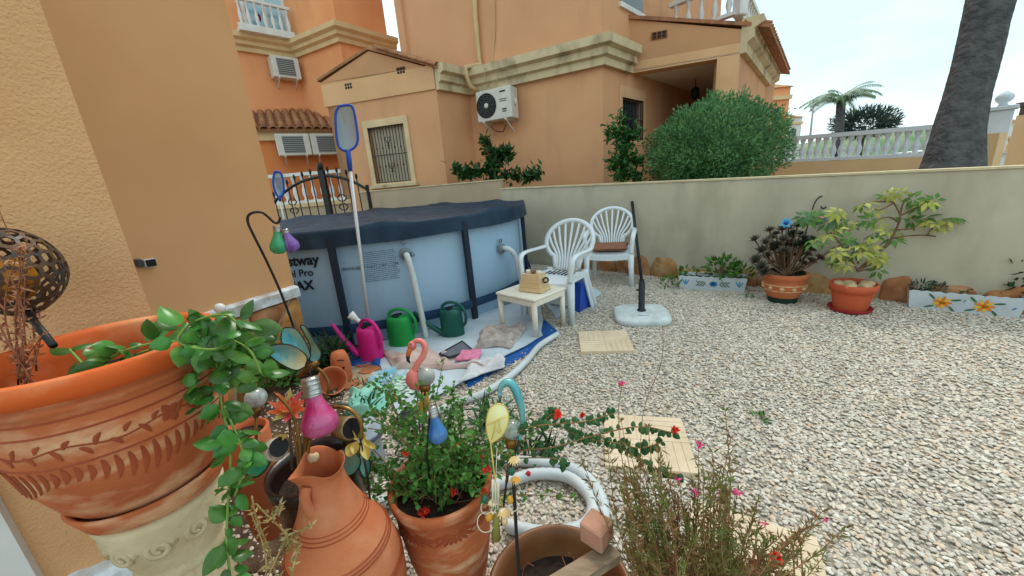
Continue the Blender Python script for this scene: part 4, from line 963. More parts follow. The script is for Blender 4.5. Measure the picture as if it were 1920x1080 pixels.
def cloth(name, label, cat, corners, m_, amp=.02, freq=8, z0=.012, n=30, seed=0, edge=.03, thick=.006, zfun=None):
    """a limp sheet between four ground corners, wrinkled, with uneven borders"""
    c = [V((p[0], p[1], 0)) for p in corners]; S = V((seed * 7.3, seed * 3.1, 0))
    def f(u, v, dz=0):
        p = c[0].lerp(c[1], u).lerp(c[3].lerp(c[2], u), v); q = p * freq + S
        w_ = noise.noise_vector(q * .6) * edge; p = p + V((w_.x, w_.y, 0))
        h = .5 + noise.noise(q * .5 + V((0, 0, 3))) * .9 + .5 * noise.noise(q * 1.2) + .5 * (.4 - abs(noise.noise(q * .9 + V((5, 0, 0)))))
        e_ = min(u, 1 - u, v, 1 - v) * 8; z = z0 + amp * max(0, h) * min(1, .25 + e_) + (zfun(u, v) if zfun else 0) + dz; return V((p.x, p.y, z))
    b = B(); b.grid(lambda u, v: f(u, v), n, n); b.grid(lambda u, v: f(1 - u, v, -thick), n, n)
    o = b.build(name, m_); tag(o, label, cat); return o
m_sheet = mat('white_ground_sheet', (196, 206, 214), (182, 194, 204), scale=5, rough=.6, col3=(168, 172, 176), scale3=4, fac3=.4)
m_tarp = mat('blue_tarp', (36, 96, 168), (28, 82, 150), scale=8, rough=.6)
g2 = lambda *a: [gnd(x, y) for x, y in a]
# crazy paving patch
m_pav = mat('crazy_paving', (184, 118, 84), (160, 98, 68), scale=7, rough=.8, bump=.3, rand=.2)
pv = thing('paving_patch', 'small patch of terracotta crazy paving under the pink can', 'paving', gnd(725, 700))
cent = gnd(728, 690)
pts = [cent + V((rnd(-.34, .3), rnd(-.26, .22), 0)) for _ in range(120)]; cs = []
for p in pts:
    if all((p - q).length > .13 for q in cs): cs.append(p)
for p in cs:
    n_ = 7; sd = rnd(0, 99); pr_ = [(p.x + .07 * (1 + .3 * noise.noise(V((math.cos(a), math.sin(a), sd)))) * math.cos(a), p.y + .07 * (1 + .3 * noise.noise(V((math.cos(a), math.sin(a), sd)))) * math.sin(a)) for a in [2 * PI * i / n_ for i in range(n_)]]
    b = B(); b.prism(pr_, 0, .022); b.build('paving_stone', m_pav, pv)
b = B(); b.prism([(cent.x + .44 * math.cos(a), cent.y + .34 * math.sin(a)) for a in [2 * PI * i / 16 for i in range(16)]], -.01, .014); b.build('mortar', m_mortar, pv)
cloth('tarp', 'blue underlay tarp sticking out under the right edge of the white sheet', 'tarp', g2((880, 728), (1058, 628), (1020, 600), (800, 640)), m_tarp, .008, 6, .008, 40, 1)
cloth('tarp', 'crumpled dark blue tarp piece beside the pink watering can', 'tarp', g2((645, 690), (722, 690), (716, 668), (655, 664)), m_tarp, .03, 16, .012, 20, 2, .02)
cloth('ground_sheet', 'wide white plastic sheet spread in front of the pool under the cans and table', 'sheet', g2((745, 790), (1024, 634), (1004, 560), (700, 652)), m_sheet, .016, 5, .026, 60, 3, .05)
cloth('ground_sheet', 'short pale sheet under the chair by the cool box', 'sheet', g2((1040, 600), (1128, 552), (1110, 540), (1020, 565)), m_sheet, .012, 6, .012, 16, 13, .03)
m_tow = lambda n_, c, c2, s=30: mat(n_, c, c2, scale=s, rough=.95, bump=.4, bscale=220)
cloth('towel', 'greyish pink towel crumpled in front of the green cans', 'towel', g2((735, 700), (905, 700), (900, 672), (722, 668)), m_tow('towel_pink_grey', (206, 180, 170), (186, 160, 152), 8), .06, 10, .035, 60, 4, .06)
cloth('towel', 'beige patterned towel heaped by the table leg', 'towel', g2((893, 660), (960, 662), (985, 622), (905, 624)), m_tow('towel_beige', (190, 176, 168), (160, 146, 140), 22), .075, 11, .03, 56, 5, .06)
cloth('towel', 'white towel lying at the near end of the grey pink one', 'towel', g2((868, 725), (950, 702), (946, 672), (880, 690)), m_tow('towel_white', (214, 212, 214), (198, 196, 200)), .045, 10, .045, 46, 6, .05)
cloth('cloth', 'small bright pink cloth between the towels', 'cloth', g2((858, 690), (900, 684), (905, 666), (862, 672)), m_tow('cloth_pink', (224, 140, 168), (206, 116, 150)), .03, 14, .055, 30, 7, .035)
cloth('cloth', 'black and green patterned cloth on the near end of the sheet', 'cloth', g2((735, 765), (800, 748), (800, 715), (735, 722)), mat('cloth_pattern', (206, 222, 212), (60, 80, 72), scale=26, rough=.95, contrast=.12, streak=(1, 3, 1), col3=(126, 206, 136), scale3=9, fac3=1), .05, 11, .03, 46, 8, .045)
cloth('cloth', 'crumpled mint green cloth on the near end of the sheet', 'cloth', g2((648, 790), (738, 778), (730, 735), (655, 742)), m_tow('cloth_mint', (150, 208, 190), (126, 190, 172), 9), .075, 11, .016, 56, 9, .05)
cloth('towel', 'cream and blue towel at the left of the patterned cloth', 'towel', g2((690, 742), (770, 712), (765, 690), (692, 706)), mat('towel_cream', (214, 210, 200), (122, 176, 196), scale=7, rough=.95, contrast=.3, bump=.3, bscale=200), .055, 11, .022, 46, 10, .045)
tr = thing('door_mat', 'grey mesh mat with a dark border lying on the white sheet', 'mat', gnd(855, 655, .04))
qs = [gnd(x, y, .062) for x, y in ((824, 664), (867, 640), (887, 657), (842, 670))]
b = B(); b.add(qs + [q - V((0, 0, .012)) for q in qs], [(0, 3, 2, 1), (4, 5, 6, 7), (0, 1, 5, 4), (1, 2, 6, 5), (2, 3, 7, 6), (3, 0, 4, 7)], False); recalc(b.build('weave', mat('grey_weave', (120, 124, 134), (84, 88, 98), scale=160, rough=.9), tr))
b = B(); b.tube([q + V((0, 0, .002)) for q in qs + [qs[0]]], .008, 6); b.build('border', mat('dark_border', (50, 56, 66)), tr)
def hose(label, pts, r, m_=None, ribs=True):
    P_ = bez(pts, 120 if ribs else 60); m_ = m_ or m_hose; b = B(); rs = [r * (1 + (.035 if i % 2 else -.035)) for i in range(len(P_))] if ribs else r
    b.tube(P_, rs, 12); o = b.build('hose', m_); tag(o, label, 'hose'); return o
hose('wide white hose running along the edge of the ground sheet', [gnd(x, y, .035) for x, y in ((1046, 626), (1012, 648), (988, 676), (955, 706), (905, 737), (850, 758), (790, 785), (757, 815))], .023)
hose('loose white pool hose coiled on the gravel behind the brown pot', [gnd(x, y, .04) for x, y in ((640, 935), (700, 942), (760, 935), (850, 925), (945, 905), (1000, 889), (1060, 893), (1100, 922), (1112, 955), (1095, 985), (1040, 1000), (990, 995), (950, 985))], .025)
hose('outer white hose loop curving round the coil on the gravel', [gnd(x, y, .04) for x, y in ((860, 858), (930, 862), (1000, 866), (1055, 872), (1100, 895), (1127, 935), (1130, 980), (1115, 1020))], .024)
# filter pump and solar light
fp = thing('filter_pump', 'grey domed pool filter pump standing behind the wire flower', 'pump', gnd(690, 880))
c = gnd(690, 868); b = B(); b.lathe([(.085, 0), (.09, .02), (.085, .1), (.085, .16), (.1, .165), (.1, .185), (.085, .19), (.075, .225), (.05, .245), (.03, .25), (0, .25)], c, 24); b.build('canister', mat('pump_grey', (168, 174, 182), (150, 156, 166), scale=5, rough=.45), fp)
b = B(); b.lathe([(.102, .166), (.108, .17), (.108, .184), (.102, .188)], c, 24); b.build('clamp_ring', mat('pump_dark', (82, 90, 104), rough=.5), fp)
b = B(); b.lathe([(.02, .25), (.022, .268), (.015, .275), (0, .276)], c, 12); b.build('cap', mat('pump_dark', (82, 90, 104)), fp)
sl2 = thing('solar_light', 'short white solar garden light with dark round top near the blue bulb', 'solar light', gnd(770, 850)); c = gnd(772, 845)
b = B(); b.lathe([(.03, 0), (.03, .16), (.045, .165), (.045, .175)], c, 16); b.build('stem', m_white, sl2)
b = B(); b.lathe([(.046, .172), (.05, .18), (.05, .205), (.045, .212), (0, .214)], c, 18); b.build('solar_top', mat('solar_dark', (46, 46, 48), rough=.35), sl2)

# ================================================================== ROW OF POTS BY THE WALL
m_terra = mat('terracotta', (196, 112, 72), (178, 96, 60), scale=6, rough=.8, bump=.25, bscale=90, col3=(208, 150, 116), scale3=3, fac3=.4)
m_soil = mat('pot_soil', (66, 50, 40), (44, 34, 28), scale=40, rough=1, bump=1, bscale=60, dist=.01)
def leafblob(b, c, r, n, L, W, squash=1, up=.4, hollow=.35):
    c = V(c)
    for _ in range(n):
        d = rdir(); k = rnd(hollow, 1) ** .5; p = c + V((d.x * r, d.y * r, d.z * r * squash)) * k
        nd = (d * .8 + rdir() * .7 + V((0, 0, up))).normalized(); b.leaf(p, nd, (rdir() + V((0, 0, .8))), L * rnd(.7, 1.2), W * rnd(.7, 1.2))
def planter(label, p0, p1, h, dpt, motif):
    p0, p1 = V((p0[0], p0[1])), V((p1[0], p1[1])); e = (p1 - p0); L = e.length; e.normalize(); n = V((e.y, -e.x))
    t = thing('planter_box', label, 'planter', (p0.x, p0.y, 0), 'white painted planter boxes'); P = lambda s, o, z: V((*(p0 + e * s + n * o), z))
    b = B(); tp_ = .015; N_ = 24
    for side in (0, 1):
        o0, o1 = (0, tp_) if side == 0 else (-dpt, -dpt - tp_); row = []
        for i in range(N_ + 1):
            s = L * i / N_; zt_ = h - .008 + .012 * abs(math.sin(i / N_ * PI * 9)); row += [P(s * .94 + L * .03, o0, 0), P(s, o1, zt_), P(s, o1 - (.012 if side == 0 else -.012), zt_), P(s * .94 + L * .03, o0 - (.012 if side == 0 else -.012), .02)]
        b.add(row, [(i * 4 + j, i * 4 + (j + 1) % 4, i * 4 + 4 + (j + 1) % 4, i * 4 + 4 + j) for i in range(N_) for j in range(4)], False)
    for s0, s1 in ((.03 * L, 0), (.97 * L, L)): b.add([P(s0, 0, 0), P(s1, tp_, h), P(s1, -dpt - tp_, h), P(s0, -dpt, 0)], [(0, 1, 2, 3)], False)
    b.add([P(.03 * L, 0, .004), P(.97 * L, 0, .004), P(.97 * L, -dpt, .004), P(.03 * L, -dpt, .004)], [(0, 1, 2, 3)], False)
    recalc(b.build('box', mat('white_planter', (206, 214, 220), (190, 198, 204), scale=6, rough=.5, col3=(160, 160, 156), scale3=4, fac3=.3), t))
    b = B(); b.grid(lambda u, v: P(.02 * L + u * .96 * L, -.008 - v * (dpt - .012), h - .035 + .012 * noise.noise(V((u * 9, v * 3, 1)))), 20, 6); b.build('soil', m_soil, t)
    F = lambda s, z: P(s, tp_ * z / h + .0035, z)
    def petal(cx, cz, a, l, w_, m_, kind='petal'):
        b = B(); pts = []
        for k in range(10):
            q = 2 * PI * k / 10; x, y = l / 2 + l / 2 * math.cos(q), w_ / 2 * math.sin(q); pts.append(F(cx + x * math.cos(a) - y * math.sin(a), cz + x * math.sin(a) + y * math.cos(a)))
        b.add(pts, [tuple(range(10))], False); b.build(kind, m_, t)
    mb, mdb, mg, my, mo = mat('paint_blue', (86, 150, 196)), mat('paint_deep_blue', (44, 100, 160)), mat('paint_green', (74, 108, 70)), mat('paint_yellow', (232, 184, 62)), mat('paint_orange', (226, 130, 40))
    if motif == 'blue':
        petal(L * .47, h * .5, 0, .085, .085 * .75, mb); petal(L * .49, h * .5, 0, .055, .05, mdb, 'heart')
        for sg, x0 in ((-1, .42), (1, .62)):
            for k in range(3): petal(L * x0 + sg * .03 * k, h * .5, PI / 2 - sg * .9, .05, .012, mg, 'painted_leaf'); petal(L * x0 + sg * .03 * k, h * .5, -PI / 2 + sg * .9, .05, .012, mg, 'painted_leaf')
        for x in (.12, .9):
            for a in (-.5, 0, .5): petal(L * x, h * .35, PI / 2 + a, .07, .016, mb)
    else:
        for x in (.32, .68):
            for k in range(9): petal(L * x, h * .46, 2 * PI * k / 9, .058, .02, my if k % 2 else mo)
            petal(L * x - .017, h * .46, 0, .034, .034, mo, 'heart')
            for a in (.5, 2.6, -.6, 3.8): petal(L * x + .05 * math.cos(a), h * .46 + .05 * math.sin(a), a - .3, .06, .016, mg, 'painted_leaf')
        petal(L * .9, h * .4, .8, .03, .008, mdb); petal(L * .5, h * .55, 1.2, .03, .006, mg)
    return t, P
m_lf = leafmat('leaf_fresh', (88, 138, 52), (58, 104, 40)); m_lfd = leafmat('leaf_dark', (48, 84, 46), (34, 62, 36)); m_lfg = leafmat('leaf_grey_green', (84, 104, 84), (60, 80, 64))
m_stem = mat('brown_stem', (120, 92, 70), (92, 70, 52), scale=20, rough=.9)
p0, p1 = gnd(1271, 541), gnd(1399, 549)
pt, P = planter('white planter box with a blue painted flower, left of the dark succulent', p0, p1, .155, .17, 'blue')
pn_ = thing('plant', 'bushy green plant growing in the planter with the blue flower', 'plant', P(.45, -.08, .12))
b = B(); leafblob(b, P(.42, -.09, .24), .17, 170, .075, .035, .62); leafblob(b, P(.1, -.09, .17), .11, 60, .06, .028, .5); leafblob(b, P(.6, -.1, .2), .13, 60, .06, .03, .6); b.build('foliage', m_lf, pn_, kind='stuff')
b = B(); [b.tube([P(.42, -.09, .12), P(.42 + rnd(-.1, .1), -.09 + rnd(-.08, .08), .25)], .004, 4) for _ in range(8)]; b.build('stem', m_stem, pn_)
pn_ = thing('plant', 'low green creeping plant on the gravel at the left end of the blue flower planter', 'plant', gnd(1262, 530))
b = B(); leafblob(b, gnd(1258, 528, .07), .13, 90, .05, .022, .5); b.build('foliage', m_lf, pn_, kind='stuff')
# decorated terracotta pot with aeonium
pc = gnd(1466, 564); pc = V((pc.x, pc.y, 0)); k_ = 1.0
dp = thing('flower_pot', 'decorated terracotta pot on a dark green foot with the dark succulent', 'flower pot', pc)
b = B(); b.lathe([(.115, 0), (.12, .01), (.125, .06), (.13, .065)], pc, 28); b.build('foot', mat('dark_green_paint', (32, 60, 48), rough=.5), dp)
b = B(); b.lathe([(.13, .06), (.155, .12), (.172, .19), (.172, .235), (.18, .24), (.185, .285), (.175, .29), (.165, .285), (.16, .25), (.15, .2)], pc, 32); b.build('body', m_terra, dp)
m_band = mat('pot_band', (216, 172, 130), (196, 146, 104), scale=30, rough=.8)
for z, r in ((.13, .1605), (.185, .1725)): b = B(); b.lathe([(r, z - .006), (r + .004, z), (r, z + .006)], pc, 32); b.build('band', m_band, dp)
for k in range(11):
    a = 2 * PI * k / 11; b = B(); b.ball(pc + V((math.cos(a) * .165, math.sin(a) * .165, .158)), .022, 8, 6, (1, 1, .9)); b.build('medallion', m_band, dp)
b = B(); b.lathe([(.168, .275), (.156, .288), (.152, .284), (.15, .262)], pc, 30); b.build('liner', mat('dark_green_paint', (32, 60, 48)), dp)
b = B(); b.disc(pc + V((0, 0, .258)), .155, 24); b.build('soil', m_soil, dp)
m_ae = leafmat('aeonium_dark', (98, 78, 74), (76, 84, 64), rough=.4, trans=.08); m_aeg = leafmat('aeonium_green', (68, 84, 64), (54, 58, 50), rough=.4, trans=.1)
ae = thing('succulent', 'dark purple green tree houseleek in the decorated terracotta pot', 'succulent', pc + V((0, 0, .26)))
hub = V((pc.x, pc.y, .26)); zc = (hub - EYE).dot(CZ)
for x, y in ((1428, 470), (1436, 455), (1447, 448), (1458, 460), (1470, 450), (1483, 445), (1492, 460), (1502, 470), (1512, 478), (1520, 490), (1536, 485), (1418, 487), (1440, 480), (1465, 475), (1485, 480), (1505, 495), (1455, 440), (1478, 430), (1495, 425), (1488, 438), (1510, 455), (1428, 500), (1474, 462), (1450, 468), (1520, 470), (1500, 440)) + tuple((random.gauss(1478, 30), random.gauss(470, 20)) for _ in range(26)):
    p = dep(x, y, zc + rnd(-.12, .12)); g_ = x > 1470 and y < 465
    st_ = B(); st_.tube(bez([hub + V((rnd(-.05, .05), rnd(-.05, .05), 0)), hub.lerp(p, .55) + V((0, 0, -.03)), p], 8), [.009] * 9 if 0 else .007, 6); so_ = st_.build('stem', m_stem, ae)
    b = B(); up_ = ((p - hub).normalized() + V((0, 0, .6)) + to_cam(p) * .4).normalized(); R = facing(up_)
    for ring_, (nn_, el) in enumerate(((10, .25), (8, .7), (5, 1.1))):
        for k in range(nn_):
            a = 2 * PI * k / nn_ + ring_ * .3; d = R @ V((math.cos(a) * math.cos(el), math.sin(a) * math.cos(el), math.sin(el))); b.leaf(p, d, up_, .072 * (1 - .2 * ring_), .034, .1, -.1)
    b.build('rosette', m_aeg if g_ else m_ae, ae)
bf = thing('ornament', 'blue glass flower ornament standing in the dark succulent', 'ornament', dep(1472, 470, zc)); p = dep(1474, 418, zc - .1)
R = facing(to_cam(p)); mgb = mat('blue_glass', (80, 176, 220), rough=.15, spec=.7, alpha=.85)
for k in range(7): b = B(); a = 2 * PI * k / 7; b.leaf(p, R @ V((math.cos(a), math.sin(a), .25)), R @ V((0, 0, 1)), .055, .04, -.1, .1); b.build('petal', mgb, bf)
b = B(); b.ball(p + R @ V((0, 0, .01)), .018, 10, 7); b.build('heart', m_blue, bf); b = B(); b.tube([p, dep(1474, 490, zc)], .004, 5); b.build('stake', m_iron, bf)
# shepherd hook with pink bulb
def bulb(t, top, r, L, cap_h, m_g, m_cap, tilt=V((0, 0, -1))):
    R = facing(-V(tilt)); b = B(); b.lathe([(0, 0), (r * .45, -.0), (r * .45, -cap_h)], top, 16, R); 
    for k in range(4): b.lathe([(r * .45, -cap_h * (k + .3) / 4), (r * .5, -cap_h * (k + .5) / 4), (r * .45, -cap_h * (k + .7) / 4)], top, 16, R)
    b.build('screw_cap', m_cap, t); b = B(); b.lathe([(r * .42, -cap_h), (r * .46, -cap_h - L * .12), (r * .7, -cap_h - L * .35), (r * .96, -cap_h - L * .55), (r, -cap_h - L * .68), (r * .92, -cap_h - L * .84), (r * .6, -cap_h - L * .96), (0, -cap_h - L)], top, 20, R); b.build('glass', m_g, t)
m_cap = mat('nickel_cap', (170, 168, 164), rough=.3, metal=.8)
def crackle(name, col): return mat(name, col, tuple(min(255, int(c * .7 + 62)) for c in col), scale=22, rough=.12, spec=.7, alpha=.86, contrast=.3, streak=(1, 1, .4))
hk = thing('shepherd_hook', 'thin dark shepherd hook beside the dark succulent, holding a pink bulb', 'hook', dep(1503, 480, zc))
P_ = [dep(x, y, zc) for x, y in ((1500, 490), (1510, 440), (1519, 407), (1527, 382), (1536, 370), (1546, 368), (1553, 376), (1551, 386), (1543, 391), (1539, 387))]
b = B(); b.tube(bez(P_, 50), .006, 6); b.build('rod', m_iron, hk)
pb_ = thing('bulb_lamp', 'small pink glass bulb hanging from the hook by the dark succulent', 'bulb', P_[-2]); bulb(pb_, dep(1541, 397, zc), .042, .085, .03, crackle('pink_glass_far', (226, 120, 160)), m_cap)
# red pot with umbrella tree
rc = gnd(1592, 582); rc = V((rc.x, rc.y, 0))
rp = thing('flower_pot', 'large plain red terracotta pot on a dark red saucer with the yellow green shrub', 'flower pot', rc)
m_red = mat('red_clay', (196, 92, 58), (182, 82, 50), scale=5, rough=.6, bump=.1)
b = B(); b.lathe([(0, 0), (.13, 0), (.155, .035), (.15, .04), (.13, .012), (0, .012)], rc, 32); b.build('saucer', mat('dark_red_plastic', (150, 40, 44), rough=.5), rp)
b = B(); b.lathe([(.112, .014), (.12, .05), (.138, .16), (.142, .185), (.158, .19), (.166, .25), (.158, .254), (.15, .25), (.143, .2)], rc, 36); b.build('body', m_red, rp)
b = B(); b.disc(rc + V((0, 0, .215)), .146, 24); b.build('soil', m_soil, rp)
m_pale = mat('pale_stone', (206, 178, 140), (184, 152, 112), scale=12, rough=.9, bump=.5, bscale=30)
for k, (x, y) in enumerate(((-.08, -.06), (.02, -.08), (.09, -.03), (-.02, .02), (-.1, .03))):
    b = B(); b.ball(rc + V((x, y, .235)), .06, 10, 7, (1, .8, .55), Matrix.Rotation(k, 3, 'Z'), .5, k); b.build('stone', m_pale, rp)
m_sc = leafmat('schefflera_green', (104, 146, 62), (74, 116, 52), scale=20, trans=.3); m_scy = leafmat('schefflera_yellow', (196, 184, 92), (134, 150, 66), scale=24, trans=.3); m_scg = leafmat('schefflera_blue_green', (92, 128, 84), (70, 104, 66), scale=20, trans=.25)
sc_ = thing('shrub', 'spreading yellow green umbrella shrub in the plain red pot, leaning right', 'shrub', rc + V((0, 0, .24)))
zr = (V((rc.x, rc.y, .5)) - EYE).dot(CZ)
zp = lambda x, y, dz=0: dep(1360 + x / 3.4286, 320 + y / 3.43, zr + dz)
for br in ([(850, 645), (900, 600), (960, 550), (1060, 450), (1110, 350), (1125, 290), (1080, 200)], [(1060, 440), (1150, 422), (1280, 415), (1400, 430), (1480, 440)], [(1110, 330), (1060, 300), (990, 310), (960, 340)], [(1125, 290), (1230, 240), (1330, 210), (1380, 180)], [(1110, 380), (1200, 370), (1260, 330), (1340, 300)], [(850, 640), (800, 560), (740, 470), (700, 400), (720, 330)], [(850, 600), (860, 540), (830, 500)], [(740, 470), (680, 400), (620, 440)], [(1125, 290), (1150, 200), (1250, 130)], [(1080, 210), (1000, 250), (960, 250)], [(1300, 415), (1350, 350), (1430, 320), (1520, 310)], [(850, 640), (940, 600), (990, 560)], [(850, 650), (930, 630), (990, 635)], [(800, 560), (730, 560), (690, 570)], [(1080, 200), (960, 200), (880, 215)]):
    P_ = bez([zp(x, y) for x, y in br], 20); b = B(); b.tube(P_, [.014 - .0095 * i / len(P_) if br[0] == (850, 645) else .007 - .003 * i / len(P_) for i in range(len(P_))], 6); b.build('branch', m_stem, sc_)
WH = [(1260, 120), (1190, 150), (1110, 140), (1020, 160), (900, 205), (870, 225), (1320, 108), (1380, 185), (1300, 200), (1240, 225), (1180, 280), (1130, 300), (960, 255), (930, 315), (990, 340), (1030, 385), (1080, 440), (1120, 400), (1260, 330), (1320, 320), (1360, 280), (1400, 255), (1430, 320), (1480, 300), (1520, 280), (1550, 330), (1500, 360), (1440, 380), (1380, 370), (1330, 385), (1560, 430), (1530, 450), (1450, 480), (1410, 455), (1200, 320), (1280, 270), (1210, 180), (1330, 240), (1150, 210),
      (720, 265), (690, 310), (750, 320), (790, 345), (650, 340), (720, 370), (640, 410), (620, 455), (700, 380), (780, 430), (540, 305), (500, 295), (560, 440), (840, 335), (800, 470), (860, 480), (920, 480), (950, 415), (720, 520), (760, 550), (700, 580), (780, 600), (850, 500), (960, 560), (1000, 560), (980, 640), (680, 560), (740, 610), (590, 290), (560, 470), (880, 520), (820, 540), (1230, 140), (1290, 150), (1160, 170), (1060, 150), (1370, 230), (1420, 290), (1460, 340), (1500, 400), (1340, 340), (1290, 300), (1220, 260), (1540, 380), (1580, 440), (1400, 340), (1350, 190), (1410, 390), (1250, 190), (1470, 420)]
for x, y in WH:
    p = zp(x, y, rnd(-.13, .13)); b = B(); ax = (V((0, 0, .8)) + to_cam(p) * .6 + rdir() * .7).normalized(); R = facing(ax); nl = random.choice((6, 7, 8)); s_ = rnd(.85, 1.15)
    for k in range(nl):
        a = 2 * PI * k / nl + rnd(-.2, .2); d = R @ V((math.cos(a), math.sin(a), -.25)); b.leaf(p + d * .01, d, ax, .084 * s_, .036 * s_, .12, .25)
    r_ = random.random(); yl = (x > 1000) * .25 + (700 < x < 1000 and y > 440) * .3
    b.build('leaf_whorl', m_scy if r_ < .18 + yl else (m_sc if r_ < .7 or x > 950 else m_scg), sc_)
# planter with sunflowers
p0, p1 = gnd(1698, 576), gnd(1906, 597)
p1 = p0 + (p1 - p0).normalized() * .62
pt, P = planter('white planter box with two yellow painted sunflowers at the right edge', p0, p1, .16, .17, 'sun')
pn_ = thing('plant', 'small dark green succulents at the left end of the sunflower planter', 'plant', P(.1, -.08, .12))
b = B(); leafblob(b, P(.07, -.07, .18), .06, 60, .035, .02, .9); leafblob(b, P(.17, -.08, .17), .06, 60, .035, .02, .7); leafblob(b, P(.33, -.08, .15), .03, 20, .03, .016); b.build('foliage', m_lfg, pn_, kind='stuff')
pn_ = thing('plant', 'leafy green plant cut off by the right picture edge behind the sunflower planter', 'plant', gnd(1922, 590))
b = B(); q = gnd(1925, 585); leafblob(b, V((q.x, q.y, .33)), .2, 190, .07, .034, 1.15); leafblob(b, V((q.x - .1, q.y + .02, .16)), .1, 40, .06, .03); b.build('foliage', m_lfd, pn_, kind='stuff'); b = B(); b.tube([V((q.x, q.y, 0)), V((q.x, q.y, .4))], .006, 5); b.build('stem', m_stem, pn_)
for (x, y), lb in (((1425, 783), 'tiny bright green weed in the open gravel'), ((1405, 556), 'tiny green weed in the gravel left of the decorated pot')):
    pn_ = thing('weed', lb, 'weed', gnd(x, y)); b = B(); leafblob(b, gnd(x, y, .015), .035, 26, .03, .016, .3); b.build('foliage', m_lf, pn_, kind='stuff')
# ================================================================== BACKDROP PLANTS
def foliage_ball(name_label, c, rx, ry, rz, n, L, W, m_, cat='bush', kind='bush', lumps=.18, top=None):
    t = thing(kind, name_label, cat, (c.x, c.y, 0)); b = B()
    for i in range(n):
        d = rdir(); k = 1 + lumps * noise.noise(d * 2.2 + V((c.x, 0, 0))) + .08 * noise.noise(d * 6); k *= rnd(.82, 1.02) if random.random() < .8 else rnd(.6, .85)
        p = c + V((d.x * rx, d.y * ry, d.z * rz)) * k
        if p.z < .3: continue
        nd = (d * .9 + rdir() * .8 + V((0, 0, .5))).normalized(); b.leaf(p, nd, d + rdir() * .5, L * rnd(.7, 1.3), W * rnd(.7, 1.3))
    b.build('foliage', m_, t, kind='stuff')
    b = B(); b.ball(c, 1, 20, 14, (rx * .7, ry * .7, rz * .7), None, .25, 2); b.build('inner_ball', mat('inner_foliage', (58, 92, 58), (48, 80, 50), scale=14, rough=1), t)  # solid dark green filler ball, added to make the bush dense
    b = B(); b.tube([V((c.x, c.y, -.05)), V((c.x, c.y, c.z - rz * .5))], .08, 8); b.build('trunk', m_stem, t); return t
m_bush = leafmat('bush_leaf', (108, 154, 92), (70, 116, 72), scale=3.2, rand=0, trans=.2)
c = dep(1336, 284, 5.7); foliage_ball('large rounded clipped green bush beyond the garden wall', c, .98, .95, .73, 21000, .052, .022, m_bush, lumps=.2)
# upright shoots at the top right of the bush
b = B()
for x, y in ((1393, 190), (1398, 178), (1388, 200), (1420, 208), (1330, 188), (1345, 186)):
    for k in range(40): p = dep(x + rnd(-7, 7), y + rnd(-16, 20), 5.6 + rnd(-.1, .1)); b.leaf(p, V((rnd(-.4, .4), rnd(-.4, .4), 1)), rdir(), .07, .02)
t = [o for o in bpy.data.objects if o.get('category') == 'bush'][0]; b.build('shoot', m_bush, t, kind='stuff')
m_clim = leafmat('climber_leaf', (72, 118, 54), (44, 84, 42), scale=12, rand=0, trans=.2)
def leafy(label, pts, Z, n, L, W, m_, spread=12, kind='shrub'):
    base = dep(*pts[0][0], Z); t = thing(kind, label, 'shrub', (base.x, base.y, 0)); b = B(); s_ = B(); s_.tube([V((base.x, base.y, -.05)), base], .02, 6)
    for a, c_, w_ in pts:
        A0, C0 = dep(*a, Z), dep(*c_, Z); s_.tube(bez([A0, A0.lerp(C0, .5) + rdir() * .05, C0], 8), .012, 5)
        for k in range(int(n * w_)):
            f = random.random(); p = A0.lerp(C0, f) + rdir() * rnd(0, spread * Z / 700) ; b.leaf(p, rdir() + V((0, 0, .2)), V((0, 0, 1)) + rdir() * .8 + to_cam(p) * .3, L * rnd(.7, 1.25), W * rnd(.7, 1.25))
    b.build('foliage', m_, t, kind='stuff'); s_.build('stem', m_stem, t); return t
leafy('loose green climbing shrub against the grilled porch window', [((1165, 345), (1170, 270), 1), ((1170, 300), (1163, 215), .7), ((1165, 270), (1195, 245), .8), ((1165, 260), (1138, 245), .5), ((1170, 300), (1205, 300), .8), ((1165, 320), (1145, 300), .6), ((1170, 330), (1200, 330), .7)], 6.0, 230, .11, .05, m_clim, 17)
leafy('dark leafed shrub below the round fan air conditioner', [((925, 350), (925, 300), 1), ((925, 310), (907, 262), .8), ((930, 300), (955, 280), .8), ((915, 320), (870, 325), .9), ((870, 330), (850, 316), .4), ((940, 330), (1000, 330), .8), ((995, 332), (1012, 322), .4), ((930, 290), (960, 295), .6)], 7.0, 190, .14, .066, leafmat('citrus_leaf', (54, 96, 44), (34, 66, 34), scale=10, rand=0, trans=.2, rough=.35), 14)
# ---- palm trunk beyond the wall
m_trunk = mat('palm_trunk', (94, 92, 92), (66, 66, 68), scale=7, rough=.95, bump=1, bscale=16, dist=.06, wave=('Z', 4, .6))
def frond(b, p, d, L, droop, n=20, ll=.35):
    d = V(d).normalized(); pts = []; q = V(p); v = d.copy()
    for i in range(n): pts.append(q.copy()); q += v * (L / n); v = (v + V((0, 0, -droop / n))).normalized()
    b.tube(pts, [max(.004, .03 * L / 3 * (1 - i / n)) for i in range(n)], 4)
    for i in range(2, n):
        t_ = (pts[i] - pts[i - 1]).normalized(); x = t_.cross(V((0, 0, 1))).normalized()
        for sg in (-1, 1):
            for h in (0, .5):
                b.leaf(pts[i - 1].lerp(pts[i], h), t_ * .7 + x * sg - V((0, 0, .35)), V((0, 0, 1)), ll * (1 - .5 * i / n), ll * .09, .05, .25)
pt_ = thing('palm_tree', 'thick dark palm trunk leaning right beyond the garden wall', 'palm tree', dep(1785, 330, 5.6))
Z_ = 5.3
